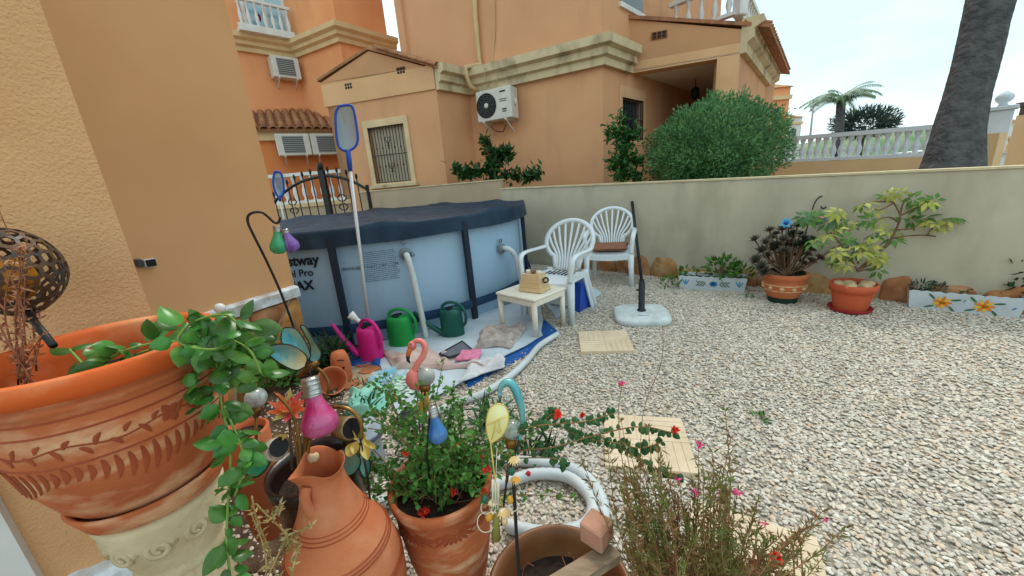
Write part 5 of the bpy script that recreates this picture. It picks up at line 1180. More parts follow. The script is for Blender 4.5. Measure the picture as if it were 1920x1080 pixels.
cl = [(1776, 345, 60), (1783, 318, 55), (1790, 280, 48.5), (1797, 240, 44), (1812, 180, 40), (1826, 130, 39.5), (1836, 90, 40), (1846, 45, 40), (1857, 0, 41.5), (1868, -60, 43), (1885, -160, 46)]
P_ = [dep(x, y, Z_) for x, y, w_ in cl]; R_ = [w_ * Z_ / 700 / 1.27 for x, y, w_ in cl]
base = P_[0] + (P_[0] - P_[1]).normalized() * 0 ; P_ = [V((P_[0].x - .1, P_[0].y, -.1)), V((P_[0].x - .05, P_[0].y, .5))] + P_; R_ = [.6, .54] + R_
b = B(); q = bez(P_, 240); rr = []
kk = len(P_) - 1; per = max(2, 240 // kk)
for i in range(kk):
    for j in range(per): rr.append((R_[i] + (R_[i + 1] - R_[i]) * j / per) * (1 + .012 * noise.noise(V((i + j / per, 0, 9)) * 2) + .012 * ((len(rr) % 7) / 7 - .5)))
rr.append(R_[-1]); b.tube(q, rr, 22); b.build('trunk', m_trunk, pt_)
b = B(); tp_ = P_[-1] + V((.3, 0, 2.2)); b.tube([P_[-1], tp_], [R_[-1], R_[-1] * 1.1], 14); b.build('trunk', m_trunk, pt_)
b = B()
for k in range(16): a = 2 * PI * k / 16; frond(b, tp_, (math.cos(a), math.sin(a), rnd(.5, 1)), rnd(2.2, 2.8), rnd(1.2, 1.8), 16, .45)
b.build('crown', leafmat('palm_leaf', (86, 112, 66), (62, 88, 54), rand=0), pt_, kind='stuff')
# ---- street balustrade on an ochre wall
m_ochre = mat('ochre_wall', (218, 184, 142), (208, 174, 132), scale=1.5, rough=.9)
m_bal = mat('balustrade_white', (214, 220, 226), (196, 204, 210), scale=3, rough=.6)
L_, R2 = dep(1478, 303, 9.4), dep(1848, 287, 7.0)
sb = thing('street_balustrade', 'white balustrade on a low ochre wall across the lane behind the palm trunk', 'balustrade', (L_.x, L_.y, 0))
lv, rv = V((L_.x, L_.y)), V((R2.x, R2.y)); le = (rv - lv).normalized(); ln = V((le.y, -le.x))
b = B(); sl_ = (R2.z - L_.z) / (rv - lv).length; ends = [(lv - le * 1.5, L_.z - sl_ * 1.5 - .02), (rv, R2.z - .02)]; vs = [V((*(q - ln * o_), z)) for q, zt_ in ends for o_, z in ((0, -.1), (0, zt_), (.2, zt_), (.2, -.1))]; b.add(vs, [(0, 1, 5, 4), (1, 2, 6, 5), (2, 3, 7, 6), (3, 0, 4, 7), (3, 2, 1, 0), (4, 5, 6, 7)], False); recalc(b.build('wall', m_ochre, sb))
hB = dep(1478, 258, 9.4).z - L_.z
balustrade(sb, V((*(lv - le * 1.5 - ln * .1), L_.z - sl_ * 1.5)), V((*(rv - ln * .1 - le * .12), R2.z)), .585, m_bal, .15, (.2, .09), 1.1)
pc_ = rv - ln * .1 + le * .06; b = B(); L_.z = R2.z; b.box((pc_.x, pc_.y, L_.z + .35), (.3, .3, .75), math.atan2(le.y, le.x), bev=.01); b.box((pc_.x, pc_.y, L_.z + .76), (.38, .38, .07), math.atan2(le.y, le.x), bev=.01); b.build('pillar', m_bal, sb)
b = B(); b.lathe([(.03, 0), (.07, .02), (.05, .05), (.1, .1), (.12, .15), (.1, .2), (.06, .235), (.03, .26), (0, .27)], (pc_.x, pc_.y, L_.z + .79), 12); b.build('finial', m_bal, sb)
p2 = rv + le * .25 + ln * .0
b = B(); q0 = dep(1846, 318, 6.9); q1 = dep(1884, 318, 6.9); b.box((q0.x, q0.y, .7), (.25, .25, 1.55), .3); b.build('wall', m_ochre, sb)
gp = thing('gate_pillar', 'ochre pillar with a dark cap at the right picture edge beyond the wall', 'pillar', (dep(1916, 280, 7.5).x, dep(1916, 280, 7.5).y, 0))
q = dep(1925, 280, 7.6); b = B(); b.box((q.x, q.y, .85), (.42, .42, 1.9), .5); b.build('shaft', m_ochre, gp); zt_ = dep(1916, 218, 7.5).z; b = B(); b.box((q.x, q.y, zt_ - .1), (.38, .38, .6), .5); b.box((q.x, q.y, zt_ + .22), (.5, .5, .08), .5); b.build('cap', mat('dark_cap', (96, 84, 80)), gp)
q0, q1 = dep(1872, 286, 10.5), dep(1918, 283, 10.2); s3 = thing('street_balustrade', 'short far balustrade glimpsed right of the white finial pillar', 'balustrade', q0); q0.z = q1.z = q0.z; balustrade(s3, q0 - V((.2, 0, .0)), q1, .42, m_ortrim, .16, (.12, .06), .9)
b = B(); wall(b, (q0.x - .3, q0.y), (q1.x + .3, q1.y), -.1, q0.z - .02, .2); b.build('wall', m_bal, s3)
# ---- far palm, dark tree, lamp post, houses
fpm = thing('palm_tree', 'distant green palm with arching fronds above the white balustrade', 'palm tree', (dep(1572, 260, 30).x, dep(1572, 260, 30).y, 0))
tp_ = dep(1577, 190, 30); b = B(); bs = dep(1573, 262, 30); b.tube([V((bs.x, bs.y, 0)), bs, tp_], [.35, .3, .3], 8); b.build('trunk', m_trunk, fpm)
b = B()
for k in range(26):
    a = 2 * PI * k / 26 + rnd(-.1, .1); frond(b, tp_, (math.cos(a), math.sin(a), rnd(.3, 1.5)), rnd(2.2, 3.2), rnd(1.3, 2.2), 14, .75)
b.build('crown', leafmat('far_palm_leaf', (112, 138, 92), (92, 120, 82), rand=0), fpm, kind='stuff')
ft = thing('tree', 'dark spreading tree at the foot of the distant palm', 'tree', (dep(1620, 250, 32).x, dep(1620, 250, 32).y, 0)); c = dep(1620, 236, 32)
b = B()
for k in range(2600): d = rdir(); p = c + V((d.x * 2.7, d.y * 1.6, d.z * 1.15 + (.25 - .05 * d.x))) * rnd(.4, 1); b.leaf(p, d + rdir() * .6 + V((0, 0, .3)), rdir(), .5, .09)
b.build('crown', leafmat('far_tree_leaf', (66, 84, 74), (50, 66, 62), rand=0), ft, kind='stuff'); b = B(); b.tube([V((c.x, c.y, 0)), c], .2, 6); b.build('trunk', m_trunk, ft)
lp2 = thing('street_lamp', 'thin grey street lamp post beside the distant palm', 'street lamp', (dep(1521, 255, 26).x, dep(1521, 255, 26).y, 0)); q = dep(1521, 255, 26); q2 = dep(1525, 199, 26)
b = B(); b.tube([V((q.x, q.y, 0)), q2], [.09, .05], 8); b.build('post', mat('lamp_post_grey', (150, 146, 146)), lp2); b = B(); b.box(q2 + V((.15, 0, .02)), (.45, .14, .08)); b.build('lamp_head', mat('lamp_post_grey', (150, 146, 146)), lp2)
def far_house(label, x0, x1, ytop, ybot, Z, m_, roof=True):
    a, c = dep(x0, ybot, Z), dep(x1, ybot, Z); top = dep((x0 + x1) / 2, ytop, Z).z; ctr = (a + c) / 2; wd = (c - a).length; ang = math.atan2((c - a).y, (c - a).x); t = thing('house', label, 'house', (ctr.x, ctr.y, 0))
    b = B(); b.box((ctr.x, ctr.y, top / 2), (wd, wd * .8, top), ang); b.build('wall', m_, t)
    b = B(); R = Matrix.Rotation(ang, 3, 'Z'); zz = top; o_ = V((ctr.x, ctr.y, 0)); q = [o_ + R @ V((sx * wd * .56, sy * wd * .46, zz)) for sx, sy in ((-1, -1), (1, -1), (1, 1), (-1, 1))] + [o_ + V((0, 0, zz + wd * .22))]
    b.add(q, [(0, 1, 4), (1, 2, 4), (2, 3, 4), (3, 0, 4), (3, 2, 1, 0)], False); b.build('roof', m_tile, t)
    for k in range(2): b = B(); b.box(o_ + R @ V(((k - .5) * wd * .45, -wd * .405, top * .72)), (wd * .16, .1, top * .16), ang); b.build('window', m_pane, t)
    b = B(); b.box(o_ + R @ V((0, -wd * .42, top * .9)), (wd * 1.04, .2, top * .04), ang); b.build('cornice', m_ortrim, t); return t
far_house('distant orange house peeping out right of the porch eave', 1380, 1452, 178, 262, 22, m_or)
far_house('farther pale house between the bush and the orange one', 1440, 1486, 226, 262, 42, m_white)
far_house('small far hillside house left of the ochre end pillar', 1878, 1910, 232, 246, 120, m_white)
b0, b1 = dep(1412, 166, 21), dep(1438, 166, 21.5); fb = thing('balustrade', 'small white roof balustrade on the distant orange house', 'balustrade', b0); b1.z = b0.z; balustrade(fb, b0, b1, .75, m_bal, .22)
# ================================================================== FOREGROUND: BIG POT ON ITS PEDESTAL
m_terra2 = mat('weathered_terracotta', (196, 108, 64), (170, 88, 50), scale=7, rough=.8, bump=.45, bscale=90, col3=(228, 186, 144), scale3=8, fac3=.9, streak3=(1, 1, 2.2))
m_terrad = mat('damp_terracotta', (146, 64, 36), (164, 78, 46), scale=9, rough=.7)
m_lip = mat('terracotta_rim', (216, 98, 40), (204, 86, 32), scale=4, rough=.7, bump=.2, col3=(224, 164, 116), scale3=7, fac3=.9)
BX = V((-.745, .635, 0)); ZR = 1.082
BP = [(.092, -.232), (.108, -.23), (.131, -.205), (.154, -.16), (.165, -.115), (.168, -.08), (.167, -.06), (.163, -.045), (.168, -.042), (.168, -.036), (.164, -.034), (.166, -.03), (.182, -.026), (.186, -.012), (.184, 0), (.176, .003), (.166, -.004), (.16, -.03), (.15, -.08), (.14, -.1)]
BP = [(r * .925, z * 1.25) for r, z in BP]
bpot = thing('flower_pot', 'very large weathered terracotta pot with engraved leaf pattern on a stone pedestal at the left', 'flower pot', (BX.x, BX.y, ZR - .29))
b = B(); b.lathe(BP[:12], BX + V((0, 0, ZR)), 72); b.build('body', m_terra2, bpot)
b = B(); b.lathe(BP[11:], BX + V((0, 0, ZR)), 72); b.build('rim', m_lip, bpot)
def rad(z):
    P_ = BP[:10]
    for (r0, z0), (r1, z1) in zip(P_, P_[1:]):
        if z0 <= z <= z1: return r0 + (r1 - r0) * (z - z0) / (z1 - z0)
    return .165
def surf(a, z, o_=.0012): r = rad(z) + o_; return BX + V((r * math.cos(a), r * math.sin(a), ZR + z))
aC = math.atan2(-BX.y, -BX.x)          # side facing us
def stroke(a0, z0, a1, z1, w_, m_, bow=0):
    """one engraved leaf stroke: lens shaped, slightly raised lips"""
    n = 8; da, dz = a1 - a0, z1 - z0; L = math.hypot(da * .16, dz); px_, pz = -dz / L, da * .16 / L; vs = []
    for i in range(n + 1):
        t = i / n; h = w_ * math.sin(PI * min(1, t * .92 + .08)) ** .7; bo = bow * math.sin(PI * t); ca, cz = a0 + da * t + px_ * bo / .16, z0 + dz * t + pz * bo
        vs += [surf(ca + px_ * h / 2 / .16, cz + pz * h / 2, .0006), surf(ca, cz, .0022), surf(ca - px_ * h / 2 / .16, cz - pz * h / 2, .0006)]
    b = B(); b.add(vs, [(i * 3 + j, i * 3 + 3 + j, i * 3 + 4 + j, i * 3 + 1 + j) for i in range(n) for j in (0, 1)]); return recalc(b.build('engraved_stroke', m_, bpot))
for z in (-.065, -.085, -.14):
    b = B(); b.tube([surf(2 * PI * i / 72, z, -.0005) for i in range(73)], .0022, 5, False); b.build('ring', m_terrad, bpot)
for k in range(26):       # lower frond: long downward strokes
    a = aC - 1.5 + k * .1; stroke(a, -.142 - .006 * abs(math.sin(k)), a - .05, -.188 - .014 * math.sin(k * .5), .009, m_terrad, .004)
for k in range(24):       # upper sprig, alternate leaves
    a = aC - 1.5 + k * .11; stroke(a, -.1125 + .004 * math.sin(k), a + .07, -.098 if k % 2 else -.13, .0075, m_terrad, .002)
b = B(); b.tube([surf(aC - 1.5 + i * .044, -.113 + .005 * math.sin(i * .35), .0003) for i in range(64)], .0017, 4); b.build('ring', m_terrad, bpot)
for a in (.3, 1.15):
    for k in range(4): q = a + aC; stroke(q, -.11, q + .09 * math.cos(2 * PI * k / 4 + .6), -.11 + .02 * math.sin(2 * PI * k / 4 + .6), .013, m_terrad)
b = B(); b.disc(BX + V((0, 0, ZR - .07)), .143, 40); b.build('soil', m_soil, bpot)
sau = thing('saucer', 'thick terracotta saucer under the very large engraved pot', 'saucer', BX + V((0, 0, ZR - .322)))
b = B(); b.lathe([(0, -.322), (.094, -.322), (.106, -.315), (.121, -.278), (.117, -.273), (.111, -.279), (.103, -.296), (0, -.296)], BX + V((0, 0, ZR)), 48, wob=.006); b.build('dish', m_terra2, sau)
ped = thing('pedestal', 'cream stone column pedestal with curled capital under the very large pot', 'pedestal', (BX.x, BX.y, 0))
m_cast = mat('cast_stone', (214, 196, 160), (194, 172, 134), scale=8, rough=.9, bump=.6, bscale=60, dist=.006, col3=(150, 134, 106), scale3=5, fac3=.5)
zt_ = ZR - .322
b = B(); b.lathe([(0, zt_), (.096, zt_), (.102, zt_ - .012), (.096, zt_ - .03), (.1, zt_ - .04), (.09, zt_ - .075), (.076, zt_ - .125), (.072, zt_ - .14), (.078, zt_ - .148), (.068, zt_ - .16)], BX, 40); b.build('capital', m_cast, ped)
b = B(); n_ = 60
b.grid(lambda u, v: BX + V((*[(.064 - .0 + .010 * v + .0045 * abs(math.sin(2 * PI * u * 10))) * f for f in (math.cos(-2 * PI * u), math.sin(-2 * PI * u))], zt_ - .155 - v * (zt_ - .255))), 120, 4, True); b.build('shaft', m_cast, ped)
b = B(); b.lathe([(.09, .1), (.1, .09), (.1, .06), (.12, .05), (.13, 0), (0, 0)], BX, 32); b.build('base', m_cast, ped)
for k in range(8):     # volutes
    a = aC + (k - 3.5) * .62; c = BX + V((math.cos(a) * .09, math.sin(a) * .09, zt_ - .062)); e = V((-math.sin(a), math.cos(a), 0)); o_ = V((math.cos(a), math.sin(a), 0)); P_ = []
    for i in range(26): t = i / 25; th = t * 3.6 * PI; r = .022 * (1 - t * .8); P_.append(c + e * (r * math.cos(th)) + V((0, 0, r * math.sin(th))) + o_ * (.004 * t - .01 * (c.z - zt_ + .062)))
    b = B(); b.tube(P_, [.0075 * (1 - .4 * i / 25) for i in range(26)], 6); b.build('volute', m_cast, ped)
# ---- trailing vine
def vine_leaf(L, W):
    b = B(); 
    def f(u, v):
        t = v; w_ = W * (math.sin(PI * min(1, t * .97 + .03) ** .75)) ** .8; x = (u - .5) * w_; return V((x, t * L, -.9 * abs(u - .5) ** 1.5 * w_ * .5 + .18 * L * (t - t * t) - .12 * L * t * t))
    b.grid(f, 4, 6); return b
m_vine = leafmat('vine_leaf', (82, 134, 54), (50, 98, 36), scale=30, rough=.3, trans=.2, rand=.42, spec=.5)
VL = [rawmesh(vine_leaf(.039 * s, .031 * s * w_), 'leaf', m_vine) for s, w_ in ((1, 1), (1.15, .8), (.8, 1.1), (.6, .95))]
vn = thing('trailing_vine', 'green broad leafed vine spilling over the big pot rim and trailing down its right side', 'vine', BX + V((.1, -.02, ZR - .05)))
zv = (BX + V((0, 0, ZR)) - EYE).dot(CZ)
def put_leaf(me, p, d, nrm, parent, s=1, name='leaf'):
    d = V(d).normalized(); x = d.cross(V(nrm)); x = x.normalized() if x.length > 1e-4 else d.orthogonal().normalized(); u = x.cross(d); M = Matrix((x, d, u)).transposed().to_4x4() @ Matrix.Scale(s, 4); M.translation = p; return inst(me, name, M, parent)
strands = [([(360, 660), (372, 690), (360, 740), (345, 760)], .02), ([(380, 640), (405, 680), (412, 740), (425, 800), (432, 870), (428, 940), (425, 1010), (432, 1085)], .03),
           ([(390, 620), (440, 640), (470, 660), (490, 700)], -.02), ([(330, 640), (280, 645), (230, 660), (180, 690)], .0), ([(340, 620), (370, 600), (420, 590), (455, 615)], -.04), ([(300, 650), (250, 668), (200, 700), (165, 690), (130, 655)], .03),
           ([(420, 760), (450, 830), (460, 870), (440, 930)], .02), ([(400, 660), (430, 690), (440, 720)], 0), ([(350, 610), (335, 640), (380, 655), (430, 650)], -.06)]
for pts, dz in strands:
    P_ = bez([dep(x, y, zv - .01 + dz + rnd(-.01, .01)) for x, y in pts], 40); b = B(); b.tube(P_, .0022, 5); b.build('stem', mat('vine_stem', (122, 150, 70)), vn)
    L_ = sum((P_[i + 1] - P_[i]).length for i in range(len(P_) - 1)); n = int(L_ / .0085); 
    for i in range(n):
        f = i / max(1, n - 1) * (len(P_) - 1.01); k = int(f); p = P_[k].lerp(P_[k + 1], f - k); t = (P_[k + 1] - P_[k]).normalized(); tc = to_cam(p); sd = t.cross(tc).normalized() * (1 if i % 2 else -1)
        d = (sd * rnd(.3, 1.2) + t * rnd(-.5, 1.2) + tc * rnd(-.3, .8) + rdir() * .7 - V((0, 0, .25))).normalized(); put_leaf(random.choice(VL), p + d * rnd(.002, .012), d, (tc * .7 + V((0, 0, .7)) + rdir() * .9), vn, rnd(.6, 1.15))
for _ in range(64):      # thick clump over the rim
    x, y = random.gauss(405, 45), random.gauss(645, 32)
    if y > 740 or x > 490 or y < 600: continue
    p = dep(x, y, zv + rnd(-.04, .06)); d = (rdir() + V((.3, 0, -.2))).normalized(); put_leaf(random.choice(VL), p, d, (to_cam(p) + V((0, 0, .8)) + rdir() * .7), vn, rnd(.8, 1.25))
# ---- dry plant and lattice lantern in the big pot
m_dry = mat('dry_stem', (150, 96, 70), (112, 66, 46), scale=30, rough=.9); m_dryl = mat('dry_leaf', (150, 74, 62), (176, 128, 84), scale=40, rough=.9)
dpn = thing('dry_plant', 'brown dried twiggy plant standing in the left of the very large pot', 'plant', BX + V((-.09, -.06, ZR - .05)))
bl_ = B(); b = B()
for k in range(13):
    a0 = dep(rnd(5, 80), rnd(690, 730), zv - rnd(0, .1)); e = dep(rnd(-40, 80), rnd(440, 640), zv - rnd(0, .12)); 
    if k == 0: e = dep(-5, 385, zv - .05)
    P_ = bez([a0, a0.lerp(e, .5) + rdir() * .015, e], 10); b.tube(P_, [.0014 * (1 - .06 * i) for i in range(len(P_))], 4)
    for p in P_[1:]:
        for _ in range(3): bl_.leaf(p, rdir() + V((0, 0, .3)), rdir(), rnd(.008, .016), .0035)
b.build('stem', m_dry, dpn); bl_.build('dry_foliage', m_dryl, dpn, kind='stuff')
import bmesh
lan = thing('lantern', 'dark pierced metal ball lantern on a black stake at the left picture edge', 'lantern', dep(98, 645, zv - .02))
bm = bmesh.new(); bmesh.ops.create_icosphere(bm, subdivisions=3, radius=.078)
for v_ in bm.verts: v_.co = (v_.co + rdir() * .0065).normalized() * .078
cells = []
for v_ in bm.verts:          # one uneven cell round every vertex
    z_ = v_.co.normalized(); x_ = z_.orthogonal().normalized(); y_ = z_.cross(x_)
    cs2 = sorted((f.calc_center_median().normalized() * .078 for f in v_.link_faces), key=lambda c: math.atan2(c.dot(y_), c.dot(x_))); cells.append(cs2)
bm.free()
cL = dep(20, 512, .66); b = B(); b.smooth = False
def pear(c, k):              # ball drawn out to a point at the foot
    q = c.normalized(); f = 1 - .28 * max(0, -q.z) ** 2.2; return cL + V((q.x * f * .068 * k, q.y * f * .068 * k, q.z * .08 * k))
for cs2 in cells:
    c0 = sum(cs2, V((0, 0, 0))) / len(cs2); n_ = len(cs2); inn_ = [c.lerp(c0, .3) for c in cs2]
    vs = [pear(c, 1) for c in cs2] + [pear(c, 1) for c in inn_] + [pear(c, .97) for c in cs2] + [pear(c, .97) for c in inn_]
    b.add(vs, [(i, (i + 1) % n_, n_ + (i + 1) % n_, n_ + i) for i in range(n_)] + [(2 * n_ + i, 3 * n_ + i, 3 * n_ + (i + 1) % n_, 2 * n_ + (i + 1) % n_) for i in range(n_)] + [(n_ + i, n_ + (i + 1) % n_, 3 * n_ + (i + 1) % n_, 3 * n_ + i) for i in range(n_)])
b.build('lattice_ball', mat('bronze_black', (70, 62, 60), (104, 76, 52), scale=40, rough=.45, metal=.4), lan)
b = B(); b.ball(cL + V((0, 0, -.012)), .03, 12, 8, (1, 1, 1.3)); b.build('amber_core', mat('amber_glass', (206, 140, 40), (170, 100, 30), scale=30, rough=.25), lan)
b = B(); b.tube([dep(50, 585, .66), dep(100, 648, zv - .06)], .0055, 8); b.build('stake', m_iron, lan); b = B(); b.tube([dep(50, 585, .66), dep(60, 600, .66)], .009, 8); b.build('collar', m_iron, lan)

# ================================================================== AMPHORA AND ITS ORNAMENTS
m_amph = mat('amphora_clay', (198, 114, 74), (184, 100, 62), scale=3, rough=.8, bump=.3, bscale=110, col3=(222, 160, 120), scale3=6, fac3=.6)
AX = V((-.51, .78, 0)); am = thing('amphora', 'tall bare terracotta amphora with a wavy pitcher lip in the foreground', 'amphora', AX)
AP = [(.085, 0), (.1, .02), (.125, .12), (.148, .24), (.152, .31), (.146, .38), (.128, .44), (.102, .49), (.078, .54), (.062, .585), (.053, .62), (.05, .645), (.0525, .665), (.062, .682)]
def amp(a, r, z):
    lip = max(0, (z - .64) / .045); return AX + V((r * math.cos(a), r * math.sin(a), z + lip * .012 * math.sin(3 * a + .6))) * 1 + V((math.cos(a), math.sin(a), 0)) * (lip * .01 * math.sin(3 * a + 2.2))
ap2 = AP + [(.058, .682), (.047, .66), (.044, .63), (.048, .58)]
b = B(); n = 48; vs = [amp(2 * PI * j / n, r, z) for r, z in ap2 for j in range(n)]; b.add(vs, [(i * n + j, i * n + (j + 1) % n, (i + 1) * n + (j + 1) % n, (i + 1) * n + j) for i in range(len(ap2) - 1) for j in range(n)])
ob = b.build('body', m_amph, am); ms_ = ob.modifiers.new('smooth', 'SUBSURF'); ms_.levels = 1; ms_.render_levels = 1
def ar(z):
    for (r0, z0), (r1, z1) in zip(AP, AP[1:]):
        if z0 <= z <= z1: return r0 + (r1 - r0) * (z - z0) / (z1 - z0)
for z0_ in (.535, .448, .36):
    for k in range(3):
        z = z0_ - k * .009; b = B(); b.tube([AX + V((ar(z) * math.cos(a) * .998, ar(z) * math.sin(a) * .998, z)) for a in [2 * PI * i / 60 for i in range(61)]], .0018, 5, False); b.build('ring', m_terrad, am)
aA = math.atan2(-AX.y, -AX.x)
b = B(); q = AX + V((math.cos(aA - .75) * .052, math.sin(aA - .75) * .052, 0)); b.tube(bez([q + V((0, 0, .655)), q * 1 + V((math.cos(aA - .75) * .012, math.sin(aA - .75) * .012, .64)), q + V((math.cos(aA - .75) * .01, math.sin(aA - .75) * .01, .6)), q + V((0, 0, .575))], 12), [.012] * 13 if 0 else .012, 10); b.build('handle_stub', m_amph, am)
st = thing('pebble', 'pale angular pebble lying in the amphora mouth', 'stone', AX + V((.01, -.01, .65))); b = B(); b.ball(dep(588, 858, .94), .015, 7, 5, (1, .8, .8), None, .5, 4); b.build('stone', m_pale, st)
m_bronze = mat('bronze_strip', (150, 108, 52), (104, 70, 36), scale=20, rough=.35, metal=.6)
zA = .93
rd = thing('reed_ornament', 'bundle of curved bronze metal reeds standing in the amphora mouth', 'ornament', AX + V((0, 0, .62)))
for pts in ([(566, 880), (560, 820), (545, 770), (512, 735)], [(570, 880), (574, 830), (590, 770), (578, 745)], [(575, 880), (580, 830), (590, 800)], [(562, 880), (556, 840), (548, 800)], [(578, 880), (572, 850), (570, 800)]):
    P_ = bez([dep(x, y, zA + .02) for x, y in pts], 14); b = B(); ribbon(b, P_, to_cam(P_[5]), [.006 * (1.25 - i / len(P_)) + .003 for i in range(len(P_))], .0025); b.build('reed', m_bronze, rd)
pk = thing('bulb_lamp', 'large pink crackled glass bulb with ribbed metal cap above the amphora', 'bulb', dep(600, 815, zA - .03)); tl = (dep(604, 815, zA - .04) - dep(580, 712, zA - .04)).normalized()
bulb(pk, dep(580, 708, zA - .04), .0415, .098, .045, crackle('pink_glass', (190, 30, 100)), m_cap, tl)
b = B(); b.tube([dep(572, 712, zA - .04), dep(578, 690, zA - .04), dep(588, 712, zA - .04)], .0012, 4); b.build('wire', m_iron, pk)
def wing(t, outline, Z, m_, rim=None, dish=.02, name='wing', zs=None):
    """thin curved metal sheet with rolled edge"""
    P_ = [dep(x, y, Z if zs is None else zs[i]) for i, (x, y) in enumerate(outline)]; P_ = bez(P_ + [P_[0]], 40)[:-1]; c = sum(P_, V((0, 0, 0))) / len(P_); nrm = to_cam(c); n = len(P_)
    b = B(); b.smooth = True
    for side, o_ in ((1, 0), (-1, .0018)):
        vs = [c + (p - c) * f - nrm * (dish * (1 - f * f) + o_) for f in (1, .7, .4, .15) for p in P_] + [c - nrm * (dish + o_)]
        fs = [(k * n + j, k * n + (j + 1) % n, (k + 1) * n + (j + 1) % n, (k + 1) * n + j) for k in range(3) for j in range(n)] + [(3 * n + j, 3 * n + (j + 1) % n, 4 * n) for j in range(n)]
        b.add(vs, fs if side > 0 else [f[::-1] for f in fs])
    o = b.build(name, m_, t)
    if rim: b = B(); b.tube(P_ + [P_[0]], .0018, 5, False); b.build('edge_wire', rim, o)
    return o
m_teal = mat('teal_wing', (64, 160, 172), (206, 196, 140), scale=9, rough=.35, spec=.6, coat=.3, contrast=.35, streak=(1, 1, .5), col3=(226, 230, 214), scale3=7, fac3=.6)
m_teal2 = mat('deep_teal_wing', (14, 122, 124), (30, 150, 146), scale=9, rough=.3, coat=.3, col3=(190, 180, 130), scale3=8, fac3=.5)
m_gold = mat('gold_petal', (206, 168, 70), (230, 206, 120), scale=14, rough=.4, metal=.35)
bt = thing('butterfly_ornament', 'big teal and cream metal butterfly with bronze body left of the watering cans', 'ornament', dep(575, 690, 1.12))
zb_ = 1.1
wing(bt, [(572, 688), (553, 694), (520, 678), (492, 653), (497, 650), (528, 645), (553, 650), (575, 668)], zb_ - .03, m_teal, m_iron)
wing(bt, [(578, 676), (556, 655), (530, 645), (528, 622), (536, 614), (556, 618), (572, 640), (582, 664)], zb_, m_teal, m_iron)
wing(bt, [(580, 676), (582, 650), (570, 625), (563, 612), (572, 612), (590, 640), (602, 662), (594, 680)], zb_ + .04, m_teal, m_iron)
b = B(); b.tube([dep(560, 706, zb_), dep(578, 690, zb_), dep(596, 680, zb_)], [.006, .011, .008], 8); b.build('body', m_bronze, bt)
b = B(); ribbon(b, bez([dep(x, y, zb_) for x, y in ((592, 688), (606, 700), (616, 718), (614, 738), (604, 752))], 20), to_cam(dep(610, 715, zb_)), .009, .004); b.build('curved_stem', m_bronze, bt)
b = B(); b.tube([dep(575, 695, zb_), dep(568, 880, 1.05)], .003, 5); b.tube(bez([dep(x, y, zb_) for x, y in ((575, 694), (560, 702), (548, 708))], 8), .0018, 4); b.build('stake', m_iron, bt)
yb = thing('butterfly_ornament', 'teal winged wire flower with golden petals beside the solar cup right of the amphora', 'ornament', dep(672, 830, 1.0)); zy = .98
for pts in ([(672, 826), (652, 820), (632, 806), (640, 800), (662, 808)], [(672, 826), (650, 836), (648, 852), (658, 856), (672, 842)], [(678, 826), (676, 850), (690, 862), (694, 840), (686, 828)], [(680, 822), (692, 826), (704, 836), (700, 842), (684, 834)], [(668, 828), (656, 838), (664, 852), (674, 838)], [(672, 822), (676, 812), (686, 814), (682, 826)]): wing(yb, pts, zy, m_gold, None, .006, 'petal')
wing(yb, [(658, 838), (676, 862), (668, 884), (648, 894), (630, 888), (624, 868), (634, 846)], zy + .03, m_teal2, m_iron, .012)
wing(yb, [(680, 842), (692, 860), (694, 882), (684, 896), (674, 880), (674, 858)], zy + .05, m_teal2, m_iron, .012)
b = B(); ribbon(b, bez([dep(x, y, zy) for x, y in ((624, 762), (650, 766), (670, 780), (678, 800), (676, 824))], 24), to_cam(dep(660, 780, zy)), .01, .004); b.build('curved_stem', m_bronze, yb)
b = B(); b.tube([dep(676, 824, zy), dep(690, 900, zy + .02), dep(700, 1000, zy + .08)], .003, 5); b.build('stake', m_iron, yb)
cup = thing('solar_light', 'small bronze solar cup with dark face hanging in the wire flower', 'solar light', dep(655, 800, 1.0)); R = facing(to_cam(dep(655, 800, 1)) + CX * .9 - V((0, 0, .1)))
b = B(); b.lathe([(0, -.035), (.028, -.035), (.03, .02), (.026, .022)], dep(650, 802, .99), 20, R); b.build('case', mat('bronze_case', (142, 116, 84), rough=.35, metal=.5), cup); b = B(); b.disc(dep(650, 802, .99), .027, 20, R, .02); b.build('solar_face', mat('solar_black', (26, 24, 26)), cup)
lw = thing('butterfly_ornament', 'small green glass wing with a clear solar cap left of the amphora mouth', 'ornament', dep(490, 870, .9))
wing(lw, [(462, 862), (480, 850), (506, 848), (504, 872), (486, 892), (468, 894), (458, 880)], .9, mat('green_glass', (26, 132, 110), (50, 160, 120), rough=.15, alpha=.9, coat=.4), m_iron, .01)
R = facing(to_cam(dep(520, 840, .88)) + CX * .8); b = B(); b.lathe([(0, -.02), (.024, -.02), (.027, .01), (.024, .016)], dep(516, 842, .88), 16, R); b.build('clear_cap', mat('clear_plastic', (198, 190, 172), rough=.15, alpha=.8), lw); b = B(); b.disc(dep(518, 838, .88), .022, 16, R, .014); b.build('solar_face', mat('solar_black', (26, 24, 26)), lw)
wing(lw, [(508, 824), (520, 816), (540, 814), (532, 824), (516, 830)], .88, m_gold, None, .003, 'petal')

